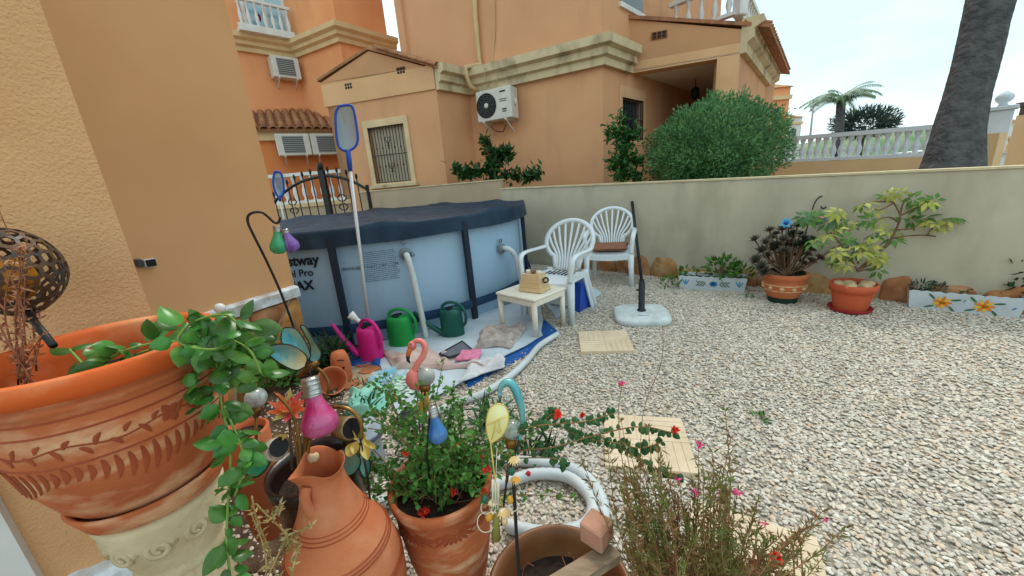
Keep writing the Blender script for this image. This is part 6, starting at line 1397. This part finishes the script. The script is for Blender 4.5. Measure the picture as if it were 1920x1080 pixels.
# ================================================================== POTS BEHIND / BESIDE THE AMPHORA
m_glz = mat('dark_glaze', (46, 24, 20), (30, 16, 14), scale=6, rough=.3, spec=.5)
gp_ = thing('flower_pot', 'dark brown glazed pot in the shade behind the amphora', 'flower pot', (-.62, .93, 0)); c = V((-.62, .93, 0))
b = B(); b.lathe([(.08, 0), (.1, .2), (.115, .45), (.12, .52), (.128, .525), (.128, .56), (.12, .562), (.108, .54), (.1, .4)], c, 32); b.build('body', m_glz, gp_); b = B(); b.disc(c + V((0, 0, .5)), .105, 20); b.build('soil', m_soil, gp_)
m_fl = [mat('petal_coral', (228, 92, 72), (240, 130, 90), scale=18, rough=.5), mat('petal_orange', (236, 120, 50), (226, 84, 60), scale=18, rough=.5), mat('petal_yellow', (204, 178, 96), (176, 172, 90), scale=18, rough=.5), mat('petal_rose', (214, 70, 90), (230, 100, 100), scale=18, rough=.5)]
fo = thing('artificial_flower', 'orange and red many petalled artificial flower behind the pink bulb', 'flower', dep(545, 790, 1.08)); p = dep(542, 768, 1.08); R = facing(to_cam(p) + V((0, 0, .8)))
for k in range(20):
    a = 2 * PI * k / 10 + (.3 if k > 9 else 0); el = .35 if k < 10 else .8; d = R @ V((math.cos(a) * math.cos(el), math.sin(a) * math.cos(el), math.sin(el))); b = B(); b.leaf(p, d, R @ V((0, 0, 1)), .062 if k < 10 else .045, .022, .15, -.15); b.build('petal', m_fl[(0, 3, 2, 1, 0, 1, 2, 3, 0, 1)[k % 10]], fo)
b = B(); b.tube([p, dep(548, 880, 1.08)], .004, 6); b.build('stem', m_stem, fo)
m_crk = mat('crackle_glass', (196, 200, 196), (150, 156, 152), scale=38, rough=.12, spec=.8, alpha=.8, contrast=.2)
def globe(label, c, r, stake_to, neck=True, m_=None):
    t = thing('solar_globe', label, 'garden light', stake_to); b = B(); b.ball(c, r, 20, 14); b.build('globe', m_ or m_crk, t); d = (V(stake_to) - c).normalized()
    b = B(); b.tube([c + d * r * .8, c + d * r * 1.3, c + d * r * 1.9], [r * .55, r * .62, r * .3], 12); b.build('neck', m_bronze, t); b = B(); b.tube([c + d * r * 1.8, V(stake_to)], r * .16, 7); b.build('stake', m_bronze, t)
globe('small clear crackled globe light behind the trailing vine', dep(480, 746, 1.0), .027, dep(480, 860, 1.02))
globe('pale frosted globe light beside the flamingo', dep(798, 706, 1.38), .035, dep(792, 830, 1.36), m_=mat('frosted_globe', (178, 178, 166), (150, 152, 144), scale=30, rough=.25, spec=.6))
gbk = thing('bulb_lamp', 'round pearly light globe standing at the far end of the ledge behind the vine', 'garden light', dep(412, 578, 1.6)); b = B(); b.ball(dep(412, 578, 1.6), .022, 12, 8); b.build('globe', mat('pearl', (216, 214, 212), rough=.3), gbk); b = B(); b.tube([dep(412, 580, 1.6), dep(425, 640, 1.6)], .003, 5); b.build('stake', m_bronze, gbk)
# ---- flamingo ornament
m_flam = mat('flamingo_pink', (226, 112, 104), (238, 146, 130), scale=9, rough=.4, coat=.2)
fl = thing('flamingo_ornament', 'pink metal flamingo ornament with bent neck and black beak tip', 'ornament', dep(780, 735, 1.4)); zf = 1.37
b = B(); P_ = bez([dep(x, y, zf) for x, y in ((776, 712), (776, 698), (783, 682), (793, 668), (797, 652), (791, 641), (781, 639), (773, 645))], 36); k_ = len(P_); b.tube(P_, [.013 - .004 * i / k_ for i in range(k_)], 10); b.build('neck', m_flam, fl)
b = B(); b.ball(dep(773, 648, zf), .016, 12, 8, (1, .9, 1.1)); b.build('head', m_flam, fl)
b = B(); b.tube([dep(770, 652, zf), dep(766, 662, zf), dep(765, 668, zf)], [.011, .009, .008], 8); b.build('beak', mat('beak_orange', (206, 112, 60)), fl); b = B(); b.tube([dep(765, 668, zf), dep(765, 676, zf), dep(769, 681, zf)], [.008, .006, .002], 8); b.build('beak_tip', m_iron, fl)
b = B(); P_ = [dep(x, y, zf) for x, y in ((775, 690), (774, 700), (775, 712), (779, 724), (784, 733))]; b.tube(P_, [.006, .022, .029, .022, .004], 14); b.build('body', m_flam, fl)
b = B(); P_ = bez([dep(x, y, zf + .02) for x, y in ((781, 714), (800, 722), (812, 712))], 8); b.ball(dep(770, 645, zf - .016), .003, 6, 5); b.build('eye', m_iron, fl)
b = B(); b.tube([dep(782, 730, zf), dep(790, 860, zf)], .003, 5); b.build('leg', m_bronze, fl)
for k, (x0, y0, x1, y1) in enumerate(((792, 742, 790, 770), (797, 742, 800, 772), (788, 756, 780, 740))):
    pass
rb = thing('reed_ornament', 'amber pointed leaf stake under the frosted globe', 'ornament', dep(794, 790, 1.36))
for pts in ([(794, 735), (789, 760), (793, 778)], [(800, 735), (803, 756), (797, 778)], [(780, 755), (787, 770), (791, 785)]):
    P_ = bez([dep(x, y, 1.34) for x, y in pts], 10); b = B(); ribbon(b, P_, to_cam(P_[3]), [.012 * math.sin(PI * (i + .6) / (len(P_) + .6)) + .002 for i in range(len(P_))], .002); b.build('blade', mat('amber_metal', (190, 138, 50), (220, 176, 84), scale=12, rough=.4, metal=.3), rb)
bb = thing('bulb_lamp', 'blue crackled glass bulb with metal cap among the geranium leaves', 'bulb', dep(822, 845, 1.08)); bulb(bb, dep(810, 762, 1.05), .027, .076, .03, crackle('blue_glass_bulb', (26, 96, 168)), m_cap, (dep(826, 845, 1.05) - dep(808, 760, 1.05)).normalized())
b = B(); b.tube([dep(806, 764, 1.05), dep(800, 850, 1.07), dep(805, 900, 1.1)], .003, 5); b.build('stake', m_iron, bb)
# ---- peacock hook with yellow leaf and glass globe
zp_ = 1.08; pcn = thing('peacock_ornament', 'curled teal metal bird neck arching over a glass globe', 'ornament', dep(980, 830, zp_)); m_pea = mat('teal_metal', (70, 156, 164), (150, 196, 190), scale=10, rough=.3, metal=.3, coat=.3)
P_ = bez([dep(x, y, zp_) for x, y in ((937, 738), (939, 726), (947, 718), (958, 719), (967, 732), (974, 752), (979, 775), (980, 800), (974, 825))], 40); k_ = len(P_); b = B(); b.tube(P_, [.0055 + .0075 * math.sin(PI * min(1, i / k_ * 1.1)) for i in range(k_)], 12); b.build('neck', m_pea, pcn)
b = B(); b.tube([dep(937, 736, zp_), dep(935, 748, zp_)], [.007, .001], 8); b.build('beak', m_pea, pcn); b = B(); b.tube([dep(974, 825, zp_), dep(950, 900, zp_), dep(940, 985, zp_)], .003, 5); b.build('stake', m_iron, pcn)
for pts in ([(946, 742), (944, 752), (949, 762)], [(950, 740), (951, 752), (958, 764)]): b = B(); b.tube(bez([dep(x, y, zp_) for x, y in pts], 8), .0012, 4); b.build('wire', m_pea, pcn)
globe('clear crackled glass globe beside the yellow metal leaf', dep(961, 806, zp_ + .02), .03, dep(950, 905, zp_), m_=mat('clear_crackle', (150, 164, 156), (196, 204, 198), scale=34, rough=.1, spec=.8, alpha=.6, contrast=.2))
yl = thing('leaf_ornament', 'pale yellow metal leaf with scroll veins before the glass globe', 'ornament', dep(925, 840, 1.04)); m_yel = mat('yellow_enamel', (232, 212, 92), (240, 236, 196), scale=6, rough=.3, coat=.3)
wing(yl, [(920, 832), (913, 812), (912, 788), (918, 766), (932, 757), (947, 762), (954, 780), (950, 802), (938, 820)], 1.03, m_yel, m_gold, -.01, 'leaf_plate')
for pts in ([(914, 796), (926, 792), (936, 786), (950, 782)], [(928, 792), (926, 808), (922, 824)], [(936, 788), (936, 802), (940, 808), (935, 812), (932, 806)]): b = B(); b.tube(bez([dep(x, y, 1.016) for x, y in pts], 12), .0016, 5); b.build('vein', m_gold, yl)
b = B(); b.tube([dep(920, 832, 1.03), dep(928, 900, 1.03), dep(945, 960, 1.0)], .0022, 5); b.build('stem', m_gold, yl)
# ---- shell chime and black stake
cs_ = thing('wind_chime', 'string of shells, beads and wire hoops hanging on a black stake', 'wind chime', dep(970, 1075, .92)); zc_ = .96
b = B(); b.tube(bez([dep(x, y, zc_) for x, y in ((963, 902), (966, 960), (970, 1030), (975, 1095))], 12), .0045, 8); b.build('stake', m_iron, cs_)
m_shell = mat('shell', (214, 176, 116), (236, 218, 186), scale=40, rough=.35, contrast=.2); m_jade = mat('jade_bead', (30, 88, 70), rough=.2, coat=.4); m_amb = mat('amber_bead', (212, 150, 52), rough=.25, coat=.3); m_wire = mat('pale_wire', (206, 196, 170), rough=.4)
for x, y, sx, m_ in ((965, 864, 1, m_shell), (966, 902, .9, m_amb), (946, 962, 1.1, m_shell), (925, 945, .8, m_shell)):
    p = dep(x, y, zc_); R = facing(to_cam(p)); b = B(); 
    for k in range(7): a = -PI / 2 + (k - 3) * .28; b.leaf(p + R @ V((0, .012, 0)), R @ V((math.cos(a), math.sin(a), .15)), R @ V((0, 0, 1)), .026 * sx, .008, -.2, 0)
    b.build('shell', m_, cs_)
for x, y, r, m_ in ((909, 937, .0095, m_jade), (959, 884, .0095, m_jade), (957, 937, .009, m_amb), (917, 969, .0105, m_amb), (946, 978, .008, m_shell), (991, 888, .006, mat('red_bead', (170, 30, 50), rough=.3))): p = dep(x, y, zc_); b = B(); b.ball(p, r, 12, 8, (1, 1, 1.2)); b.build('bead', m_, cs_)
for x, y, r in ((912, 952, .014), (911, 979, .022), (962, 948, .013)): p = dep(x, y, zc_); R = facing(to_cam(p)); b = B(); b.tube([p + R @ V((r * math.cos(a), r * math.sin(a), 0)) for a in [2 * PI * i / 24 for i in range(25)]], .0014, 5, False); b.build('hoop', m_wire, cs_)
b = B(); b.tube([dep(932, 840, zc_), dep(928, 930, zc_), dep(932, 1005, zc_)], .0012, 4)
for x in (924, 929, 934): b.tube([dep(x, 905, zc_), dep(x, 950, zc_)], .003, 6)
b.build('tube', m_wire, cs_)
b = B(); b.tube([dep(930, 965, zc_), dep(930, 1012, zc_)], [.008, .012], 8); b.build('tassel', mat('olive_tassel', (130, 120, 60), rough=.8), cs_)

# ================================================================== GERANIUM POT, ROSE, BROWN POT, GAURA
GX = V((-.277, .987, .423)); gpt = thing('flower_pot', 'terracotta pot with engraved fan pattern holding the red flowered geranium', 'flower pot', (GX.x, GX.y, .02))
b = B(); b.lathe([(.1, -.4), (.11, -.39), (.135, -.25), (.15, -.1), (.15, -.04), (.16, -.036), (.164, -.01), (.16, 0), (.15, .0), (.142, -.03), (.135, -.1)], GX, 48); b.build('body', m_terra2, gpt); b = B(); b.disc(GX + V((0, 0, -.05)), .14, 28); b.build('soil', m_soil, gpt)
aG = math.atan2(-GX.y, -GX.x)
for k in range(9):
    for c0_, s_ in ((aG + .1, 1), (aG - .75, 1), (aG + .95, 1)):
        a = c0_; th = -PI / 2 + (k - 4) * .3; rr = lambda z: .15 - (.04) * (-.1 - z) / .15 if z < -.1 else .15
        vs = []
        for i in range(7):
            t = .2 + .8 * i / 6; w_ = .006 * math.sin(PI * (i + .4) / 6.8); x, z = .085 * t * math.cos(th), -.06 + .085 * t * math.sin(th)
            for sg in (-1, 0, 1): aa = a + (x - sg * w_ * math.sin(th)) / .15; zz = z + sg * w_ * math.cos(th); r = rr(zz) + (.002 if sg == 0 else .0006); vs.append(GX + V((r * math.cos(aa), r * math.sin(aa), zz)))
        b = B(); b.add(vs, [(i * 3 + j, i * 3 + 3 + j, i * 3 + 4 + j, i * 3 + 1 + j) for i in range(6) for j in (0, 1)]); recalc(b.build('engraved_stroke', m_terrad, gpt))
m_ger = leafmat('geranium_leaf', (92, 142, 58), (62, 108, 44), scale=30, rand=0, trans=.22); m_redf = mat('red_flower', (216, 44, 36), (236, 80, 60), scale=60, rough=.5)
gr_ = thing('geranium', 'leafy green trailing geranium with small red flowers in the fan patterned pot', 'plant', GX + V((0, 0, -.05))); b = B(); s_ = B(); zg = (GX - EYE).dot(CZ)
for k in range(115):
    x, y = random.gauss(828, 95), random.gauss(858, 66)
    if y > 985 or x < 640: continue
    p0 = GX + V((rnd(-.08, .08), rnd(-.08, .08), -.04)); e = dep(x, y, zg + rnd(-.14, .16)); P_ = bez([p0, p0.lerp(e, .5) + V((0, 0, .03)) + rdir() * .02, e], 8); s_.tube(P_, .0016, 4)
    for p in P_[2:]:
        for _ in range(4): q = p + rdir() * rnd(.004, .022); b.leaf(q, rdir() + V((0, 0, .2)), V((0, 0, 1)) + rdir() * .7 + to_cam(q) * .4, rnd(.014, .026), rnd(.011, .019))
for pts in ([(700, 860), (680, 890), (690, 900)], [(760, 800), (700, 770), (650, 830)], [(740, 740), (790, 780), (760, 790)], [(840, 800), (850, 760), (845, 725)], [(700, 720), (740, 745), (800, 790)], [(760, 985), (775, 1000), (770, 1020)], [(800, 940), (760, 990), (770, 1010)]):
    P_ = bez([dep(x, y, zg + rnd(-.03, .05)) for x, y in pts], 14); s_.tube(P_, .0014, 4)
    for p in P_:
        for _ in range(4): q = p + rdir() * rnd(.003, .018); b.leaf(q, rdir(), V((0, 0, 1)) + rdir() * .7 + to_cam(q) * .4, rnd(.013, .024), rnd(.01, .017))
b.build('foliage', m_ger, gr_, kind='stuff'); s_.build('stem', mat('green_stem', (116, 120, 66), (140, 96, 70), scale=20), gr_)
def blossom(p, r, m_, parent, n=22):
    b = B(); b.ball(p, r * .5, 8, 6)
    for _ in range(n): d = (rdir() + to_cam(p) * .5).normalized(); b.leaf(p + d * r * .25, d, rdir(), r, r * .8, .2, .1)
    b.build('blossom', m_, parent)
for x, y, r in ((912, 882, .013), (848, 922, .012), (795, 961, .017), (908, 920, .01), (833, 820, .012), (760, 850, .01)): blossom(dep(x, y, zg - .08), r, m_redf, gr_)
# long rose stems reaching to the right
m_rose = leafmat('rose_leaf', (54, 96, 46), (38, 74, 36), scale=30, rand=.2, trans=.18)
RL = rawmesh(vine_leaf(.026, .021), 'leaf', m_rose)
rs = thing('rose', 'long thin rose stems with dark green leaves and small red blooms reaching right', 'rose', dep(900, 880, 1.15)); zr_ = 1.1
for pts in ([(905, 890), (960, 850), (1040, 838), (1120, 815), (1200, 800), (1262, 812)], [(930, 830), (990, 802), (1045, 795), (1100, 790), (1150, 775)], [(900, 870), (960, 860), (1040, 860), (1060, 875)], [(1120, 815), (1180, 850), (1230, 880), (1275, 890)], [(1045, 795), (1090, 820), (1150, 830), (1200, 840), (1240, 830)], [(1000, 815), (1030, 780), (1044, 774)]):
    P_ = bez([dep(x, y, zr_ - .0002 * (x - 900) + rnd(-.02, .02)) for x, y in pts], 30); b = B(); b.tube(P_, .002, 5); b.build('stem', mat('rose_stem', (130, 104, 62)), rs)
    for i in range(3, len(P_), 1 if len(pts) > 4 else 2):
        for _ in range(2):
            t = (P_[i] - P_[i - 1]).normalized(); tc = to_cam(P_[i]); d = (t.cross(tc) * random.choice((-1, 1)) + t * rnd(-.3, .8) + rdir() * .6).normalized(); put_leaf(RL, P_[i], d, tc + V((0, 0, .6)) + rdir() * .7, rs, rnd(.4, .95))
for x, y, r in ((1044, 776, .014), (1092, 777, .009), (1165, 720, .008), (1266, 806, .012), (990, 888, .007)): blossom(dep(x, y, zr_ - .06), r, m_redf, rs)
# brown pot
BW = V((.062, .778, .204)); bw = thing('flower_pot', 'wide brown glazed bowl pot with dry stalks at the bottom edge', 'flower pot', (BW.x, BW.y, 0)); m_brg = mat('brown_glaze', (124, 76, 42), (96, 56, 32), scale=5, rough=.4, spec=.4, col3=(156, 108, 64), scale3=4, fac3=.6)
b = B(); b.lathe([(.1, -.204), (.13, -.2), (.17, -.12), (.19, -.05), (.2, -.02), (.205, 0), (.197, .008), (.185, 0), (.178, -.04), (.165, -.1), (.14, -.12)], BW, 56); b.build('body', m_brg, bw); b = B(); b.disc(BW + V((0, 0, -.09)), .168, 30); b.build('soil', m_soil, bw)
for k in range(4): q = BW + V((rnd(-.1, .08), rnd(-.12, .05), -.08)); b = B(); b.ball(q, .03, 8, 6, (1, 1, .5), None, .5, k); b.build('stone', m_pale, bw)
dsk = thing('dry_plant', 'few dead stalks standing in the brown bowl pot', 'plant', BW + V((0, 0, -.09))); b = B()
for k in range(13): p = BW + V((rnd(-.13, .13), rnd(-.12, .1), -.09)); b.tube(bez([p, p + V((rnd(-.02, .02), rnd(-.02, .02), .05)), p + V((rnd(-.06, .06), rnd(-.05, .05), rnd(.08, .14)))], 8), .0018, 4)
b.build('stalk', m_dry, dsk)
m_wood = mat('grey_plank', (158, 136, 112), (126, 104, 84), scale=5, rough=.85, streak=(1, 12, 12), bump=.4, bscale=40)
wd_ = thing('plank', 'weathered grey wooden plank lying across the brown bowl pot', 'plank', dep(1090, 1060, .88)); b = B(); a0, a1 = dep(1150, 1035, .93), dep(1000, 1130, .78); b.bar(a0, a1, .045, .024); b.build('board', m_wood, wd_)
bk_ = thing('brick', 'single pinkish clay block sitting on the end of the grey plank', 'brick', dep(1120, 1025, .9)); ctr = dep(1119, 994, .93); R = frame((a1 - a0).normalized())
b = B(); b.box(ctr, (.062, .062, .058), R=Matrix.Rotation(math.atan2((a1 - a0).y, (a1 - a0).x) + .2, 3, 'Z'), bev=.004); b.build('block', mat('pink_clay', (196, 140, 116), (166, 128, 106), scale=9, rough=.9, bump=.5, bscale=70, col3=(214, 180, 154), scale3=6, fac3=.6), bk_)
# gaura
m_gau = leafmat('gaura_leaf', (104, 122, 58), (136, 86, 58), scale=24, rand=0, trans=.2); m_gst = mat('gaura_stem', (150, 92, 66), (128, 118, 66), scale=14, rough=.8); m_mag = mat('magenta_petal', (206, 52, 110), (226, 90, 140), scale=40, rough=.5)
ga = thing('gaura', 'wispy reddish stemmed plant with magenta flowers at the bottom right of the pots', 'plant', gnd(1260, 1080)); b = B(); s_ = B()
tips = [(1165, 790), (1180, 840), (1200, 860), (1215, 800), (1235, 850), (1250, 880), (1270, 900), (1300, 900), (1320, 890), (1340, 880), (1360, 770), (1370, 820), (1340, 910), (1385, 920), (1170, 880), (1190, 900), (1230, 900), (1400, 960), (1420, 985), (1440, 1000), (1460, 1010), (1500, 1000), (1495, 1040), (1380, 1010), (1350, 990), (1310, 960), (1280, 950), (1250, 940), (1220, 950), (1190, 960), (1170, 930), (1430, 1040), (1360, 1050), (1330, 1020), (1540, 960), (1300, 1010), (1210, 1010), (1180, 1000), (1260, 990), (1390, 1050), (1310, 840), (1140, 850)]
for rep in range(3):
    for x, y in tips:
        tall = y < 830
        if rep and tall: continue
        x += random.gauss(0, 30) if rep else 0; y += abs(random.gauss(10, 34)) if rep else 0
        zz = rnd(.8, 1.02); e = dep(x, y, zz); bx_ = 1215 + (x - 1130) * .5 + rnd(-40, 40); r0 = dep(bx_, 1110, zz - .02 + rnd(-.03, .03)); P_ = bez([r0, r0.lerp(e, .5) + rdir() * .02 - CX * .0, e], 14); s_.tube(P_, [.0017 - .0009 * i / len(P_) for i in range(len(P_))], 4)
        for i, p in enumerate(P_[1:]):
            for _ in range(1 if tall and i > 6 else 5): d = (rdir() + (e - r0).normalized() * .8); b.leaf(p, d, rdir() + to_cam(p) * .5, rnd(.014, .03), rnd(.003, .0055), .1, .1)
        if rep == 0 and tall:
            for _ in range(6): b.leaf(e, rdir() + V((0, 0, 1)), rdir(), .014, .004)
b.build('foliage', m_gau, ga, kind='stuff'); s_.build('stem', m_gst, ga, kind='stuff')
for x, y, r in ((1312, 834, .014), (1270, 900, .013), (1304, 922, .014), (1384, 925, .015), (1352, 926, .008), (1434, 982, .011), (1548, 972, .011), (1530, 970, .008), (1166, 720, .011)):
    p = dep(x, y, .9); bq = B()
    for k in range(7): bq.leaf(p, rdir() + V((0, 0, .3)), to_cam(p) + rdir() * .6, r, r * .45, .1, .1)
    bq.build('blossom', m_mag, ga)
b = B(); zz = .9; b.tube(bez([dep(1166, 720, zz), dep(1160, 800, zz), dep(1185, 1000, zz)], 14), .001, 4); b.tube(bez([dep(1243, 610, 1.0), dep(1240, 680, 1.0), dep(1205, 780, 1.0), dep(1200, 960, .95)], 16), .0009, 4); b.tube(bez([dep(1548, 975, .92), dep(1480, 1010, .92), dep(1400, 1075, .92)], 12), .0012, 4); b.tube([dep(1487, 1020, .9), dep(1490, 1095, .9)], .0022, 5); b.tube([dep(1498, 990, .9), dep(1506, 1085, .9)], .0018, 5); b.build('long_stem', m_gst, ga)
for x, y in ((1455, 1046),): blossom(dep(x, y, .85), .013, m_redf, ga)
# ---- dead wisps left of the amphora
dw = thing('dry_plant', 'withered curling stems hanging in front of the dark glazed pot', 'plant', dep(500, 1080, .85)); b = B(); bl_ = B()
for pts in ([(472, 930), (480, 970), (500, 1020), (520, 1085)], [(480, 945), (510, 975), (535, 1000), (545, 1030)], [(500, 1085), (540, 1010), (585, 985)], [(470, 960), (490, 1010), (500, 1060), (495, 1090)], [(545, 1085), (555, 1040), (550, 1010)], [(500, 980), (520, 960), (525, 945)]):
    P_ = bez([dep(x, y, .82 + rnd(-.02, .02)) for x, y in pts], 16); b.tube(P_, .0018, 4)
    for p in P_[2:]:
        for _ in range(2): bl_.leaf(p, rdir(), rdir(), rnd(.01, .018), .006, .5, .6)
b.build('stem', mat('straw_stem', (186, 160, 104), (150, 120, 70), scale=20), dw); bl_.build('dry_foliage', mat('straw_leaf', (196, 170, 120), (132, 118, 64), scale=30, rough=.9), dw, kind='stuff')

# ================================================================== BED BETWEEN THE HOUSE AND THE POOL
hk2 = thing('shepherd_hook', 'tall thin black shepherd hook in front of the house corner', 'hook', gnd(552, 640)); dH = 2.35
P_ = [atd(x, y, dH) for x, y in ((556, 640), (548, 606), (525, 545), (500, 490), (476, 442), (465, 418), (466, 404), (478, 398), (492, 399), (504, 408), (514, 417), (522, 417), (526, 407))]; b = B(); b.tube(bez(P_, 70), .0065, 7); b.build('rod', m_iron, hk2)
gb = thing('bulb_lamp', 'green frosted glass bulb hanging from the tall hook', 'bulb', atd(520, 440, dH)); bulb(gb, atd(519, 424, dH), .041, .118, .03, mat('green_bulb', (40, 150, 96), (70, 176, 122), scale=8, rough=.25, spec=.6, alpha=.93), m_cap, (atd(522, 465, dH) - atd(519, 424, dH)).normalized())
pbv = thing('bulb_lamp', 'purple crackled glass bulb hanging right of the green one', 'bulb', atd(540, 445, dH)); bulb(pbv, atd(533, 430, dH), .040, .105, .02, crackle('purple_glass', (120, 70, 170)), m_cap, (atd(547, 462, dH) - atd(533, 430, dH)).normalized())
m_agv = leafmat('agave_leaf', (52, 82, 46), (36, 62, 36), scale=12, rand=.15, trans=.08, rough=.5)
def agave(label, c, n, L, W, h, m_=m_agv):
    t = thing('agave', label, 'succulent', c)
    for k in range(n):
        a = rnd(0, 2 * PI); el = rnd(.35, 1.35); d = V((math.cos(a) * math.cos(el), math.sin(a) * math.cos(el), math.sin(el))); b = B(); q = V(c) + V((rnd(-.08, .08), rnd(-.08, .08), rnd(0, h))); P_ = [q, q + d * L * .5, q + d * L - V((0, 0, L * .22 * math.cos(el)))]
        ribbon(b, bez(P_, 6), V((0, 0, 1)) + to_cam(q) * .4, [W * .7, W, W * .9, W * .8, W * .5, W * .3, W * .05][:len(bez(P_, 6))], .004); b.build('leaf', m_, t)
    return t
agave('clump of dark narrow leafed agave beside the pink watering can', gnd(628, 690), 110, .2, .02, .16)
agave('spiky dark green agave plant in the bed under the house plinth', gnd(545, 720), 60, .2, .02, .12)
agave('pointed blue green aloe clump behind the peacock ornament', gnd(925, 800), 46, .16, .022, .05, leafmat('aloe_leaf', (66, 104, 74), (48, 84, 62), scale=12, rand=.15, trans=.08))
agave('small spiky green plant at the foot of the mint cloth', gnd(675, 775), 34, .12, .016, .03, leafmat('aloe_leaf', (66, 104, 74), (48, 84, 62)))
agave('dark spiky plant right of the glass globe', gnd(1010, 850), 26, .14, .014, .02, m_agv)
sm = thing('flower_pot', 'tipped terracotta face pot among the agave leaves', 'flower pot', gnd(628, 725)); c = gnd(622, 715, .1); R = facing((to_cam(c) + V((.3, 0, .4))).normalized())
b = B(); b.lathe([(.05, -.14), (.075, -.1), (.095, 0), (.1, .02), (.092, .022), (.082, -.02), (.06, -.1), (0, -.11)], c, 28, R); b.build('body', m_terra, sm)
sm2 = thing('flower_pot', 'upright terracotta shard pot beside the tipped face pot', 'flower pot', gnd(644, 712)); c = gnd(646, 716); b = B(); b.lathe([(.05, 0), (.06, .04), (.068, .14), (.06, .2), (.045, .24), (.0, .25)], c, 20); b.build('body', m_terra, sm2); b = B(); q = c + to_cam(c + V((0, 0, .14))) * .068; b.tube(bez([q + V((-.04, 0, .17)), q + V((0, 0, .175)), q + V((.03, 0, .17))], 8), .004, 5); b.tube(bez([q + V((-.0, 0, .11)), q + V((.02, 0, .12)), q + V((.01, 0, .09))], 8), .004, 5); b.build('mouth_mark', m_dark, sm2)
lb_ = thing('flower_pot', 'small terracotta pot with green shoots left of the globe light', 'flower pot', dep(455, 860, 1.15)); c = dep(452, 810, 1.2); b = B(); b.lathe([(.05, -.4), (.07, -.1), (.078, 0), (.07, .005), (.062, -.03)], c, 24); b.build('body', m_terra, lb_); b = B(); b.disc(c + V((0, 0, -.02)), .065, 18); b.build('soil', m_soil, lb_)
m_bas = leafmat('bed_leaf', (84, 128, 54), (58, 100, 44), scale=20, rand=0)
bd = thing('shrub', 'soft leafy green shrub filling the bed below the house plinth', 'shrub', gnd(500, 760)); b = B(); s_ = B()
for x, y, r, n in ((470, 690, 26, 150), (505, 700, 24, 120), (450, 640, 20, 80), (520, 670, 22, 90), (480, 660, 20, 80), (545, 700, 20, 80), (500, 640, 14, 40)):
    c = dep(x, y, 1.75); leafblob(b, c, r * 1.75 / 700, n, .04, .02); s_.tube([gnd(500, 740), c], .004, 4)
b.build('foliage', m_bas, bd, kind='stuff'); s_.build('stem', m_stem, bd)
for (x, y), lb in (((700, 720), 'small weed sprawling on the gravel by the crazy paving'), ((730, 790), 'trailing weed at the near edge of the mint cloth')):
    t = thing('weed', lb, 'weed', gnd(x, y)); b = B()
    for _ in range(14):
        c = gnd(x, y, .03) + V((rnd(-.15, .15), rnd(-.12, .12), 0)); leafblob(b, c, .03, 9, .03, .013)
    b.build('foliage', m_bas, t, kind='stuff')
soilp = [gnd(x, y, .0) for x, y in ((430, 1075), (640, 1078), (700, 900), (640, 760), (660, 700), (585, 640), (470, 720), (400, 900))]
b = B(); b.add([V((p.x, p.y, .009)) for p in soilp], [tuple(range(8))], False); o = b.build('bed_soil', mat('bed_soil', (104, 84, 66), (74, 58, 46), scale=14, rough=1, bump=1, bscale=50, dist=.02)); o['kind'] = 'structure'

# ================================================================== LITTER ON THE GRAVEL
lit = B()
for _ in range(150):
    x, y = (rnd(-.6, 4.2), rnd(.8, 4.6)) if random.random() < .5 else (rnd(-.6, 1.3), rnd(.9, 2.4))
    if (x - 1.7) * .69 + (y - 4.85) * .72 > -.15: continue
    p = V((x, y, .016)); lit.leaf(p, V((rnd(-1, 1), rnd(-1, 1), rnd(-.1, .3))), V((0, 0, 1)) + rdir() * .4, rnd(.012, .03), rnd(.005, .012), .3, .3)
for _ in range(26):
    x, y = rnd(-.3, 3.8), rnd(.9, 4.2)
    if (x - 1.7) * .69 + (y - 4.85) * .72 > -.15: continue
    a = rnd(0, 6.3); lit.tube([V((x, y, .018)), V((x + .04 * math.cos(a), y + .04 * math.sin(a), .02)), V((x + .09 * math.cos(a + .3), y + .09 * math.sin(a + .3), .016))], .0016, 4)
lit.build('leaf_litter', mat('dry_litter', (128, 98, 64), (92, 70, 48), scale=30, rough=.9, rand=0), kind='stuff')
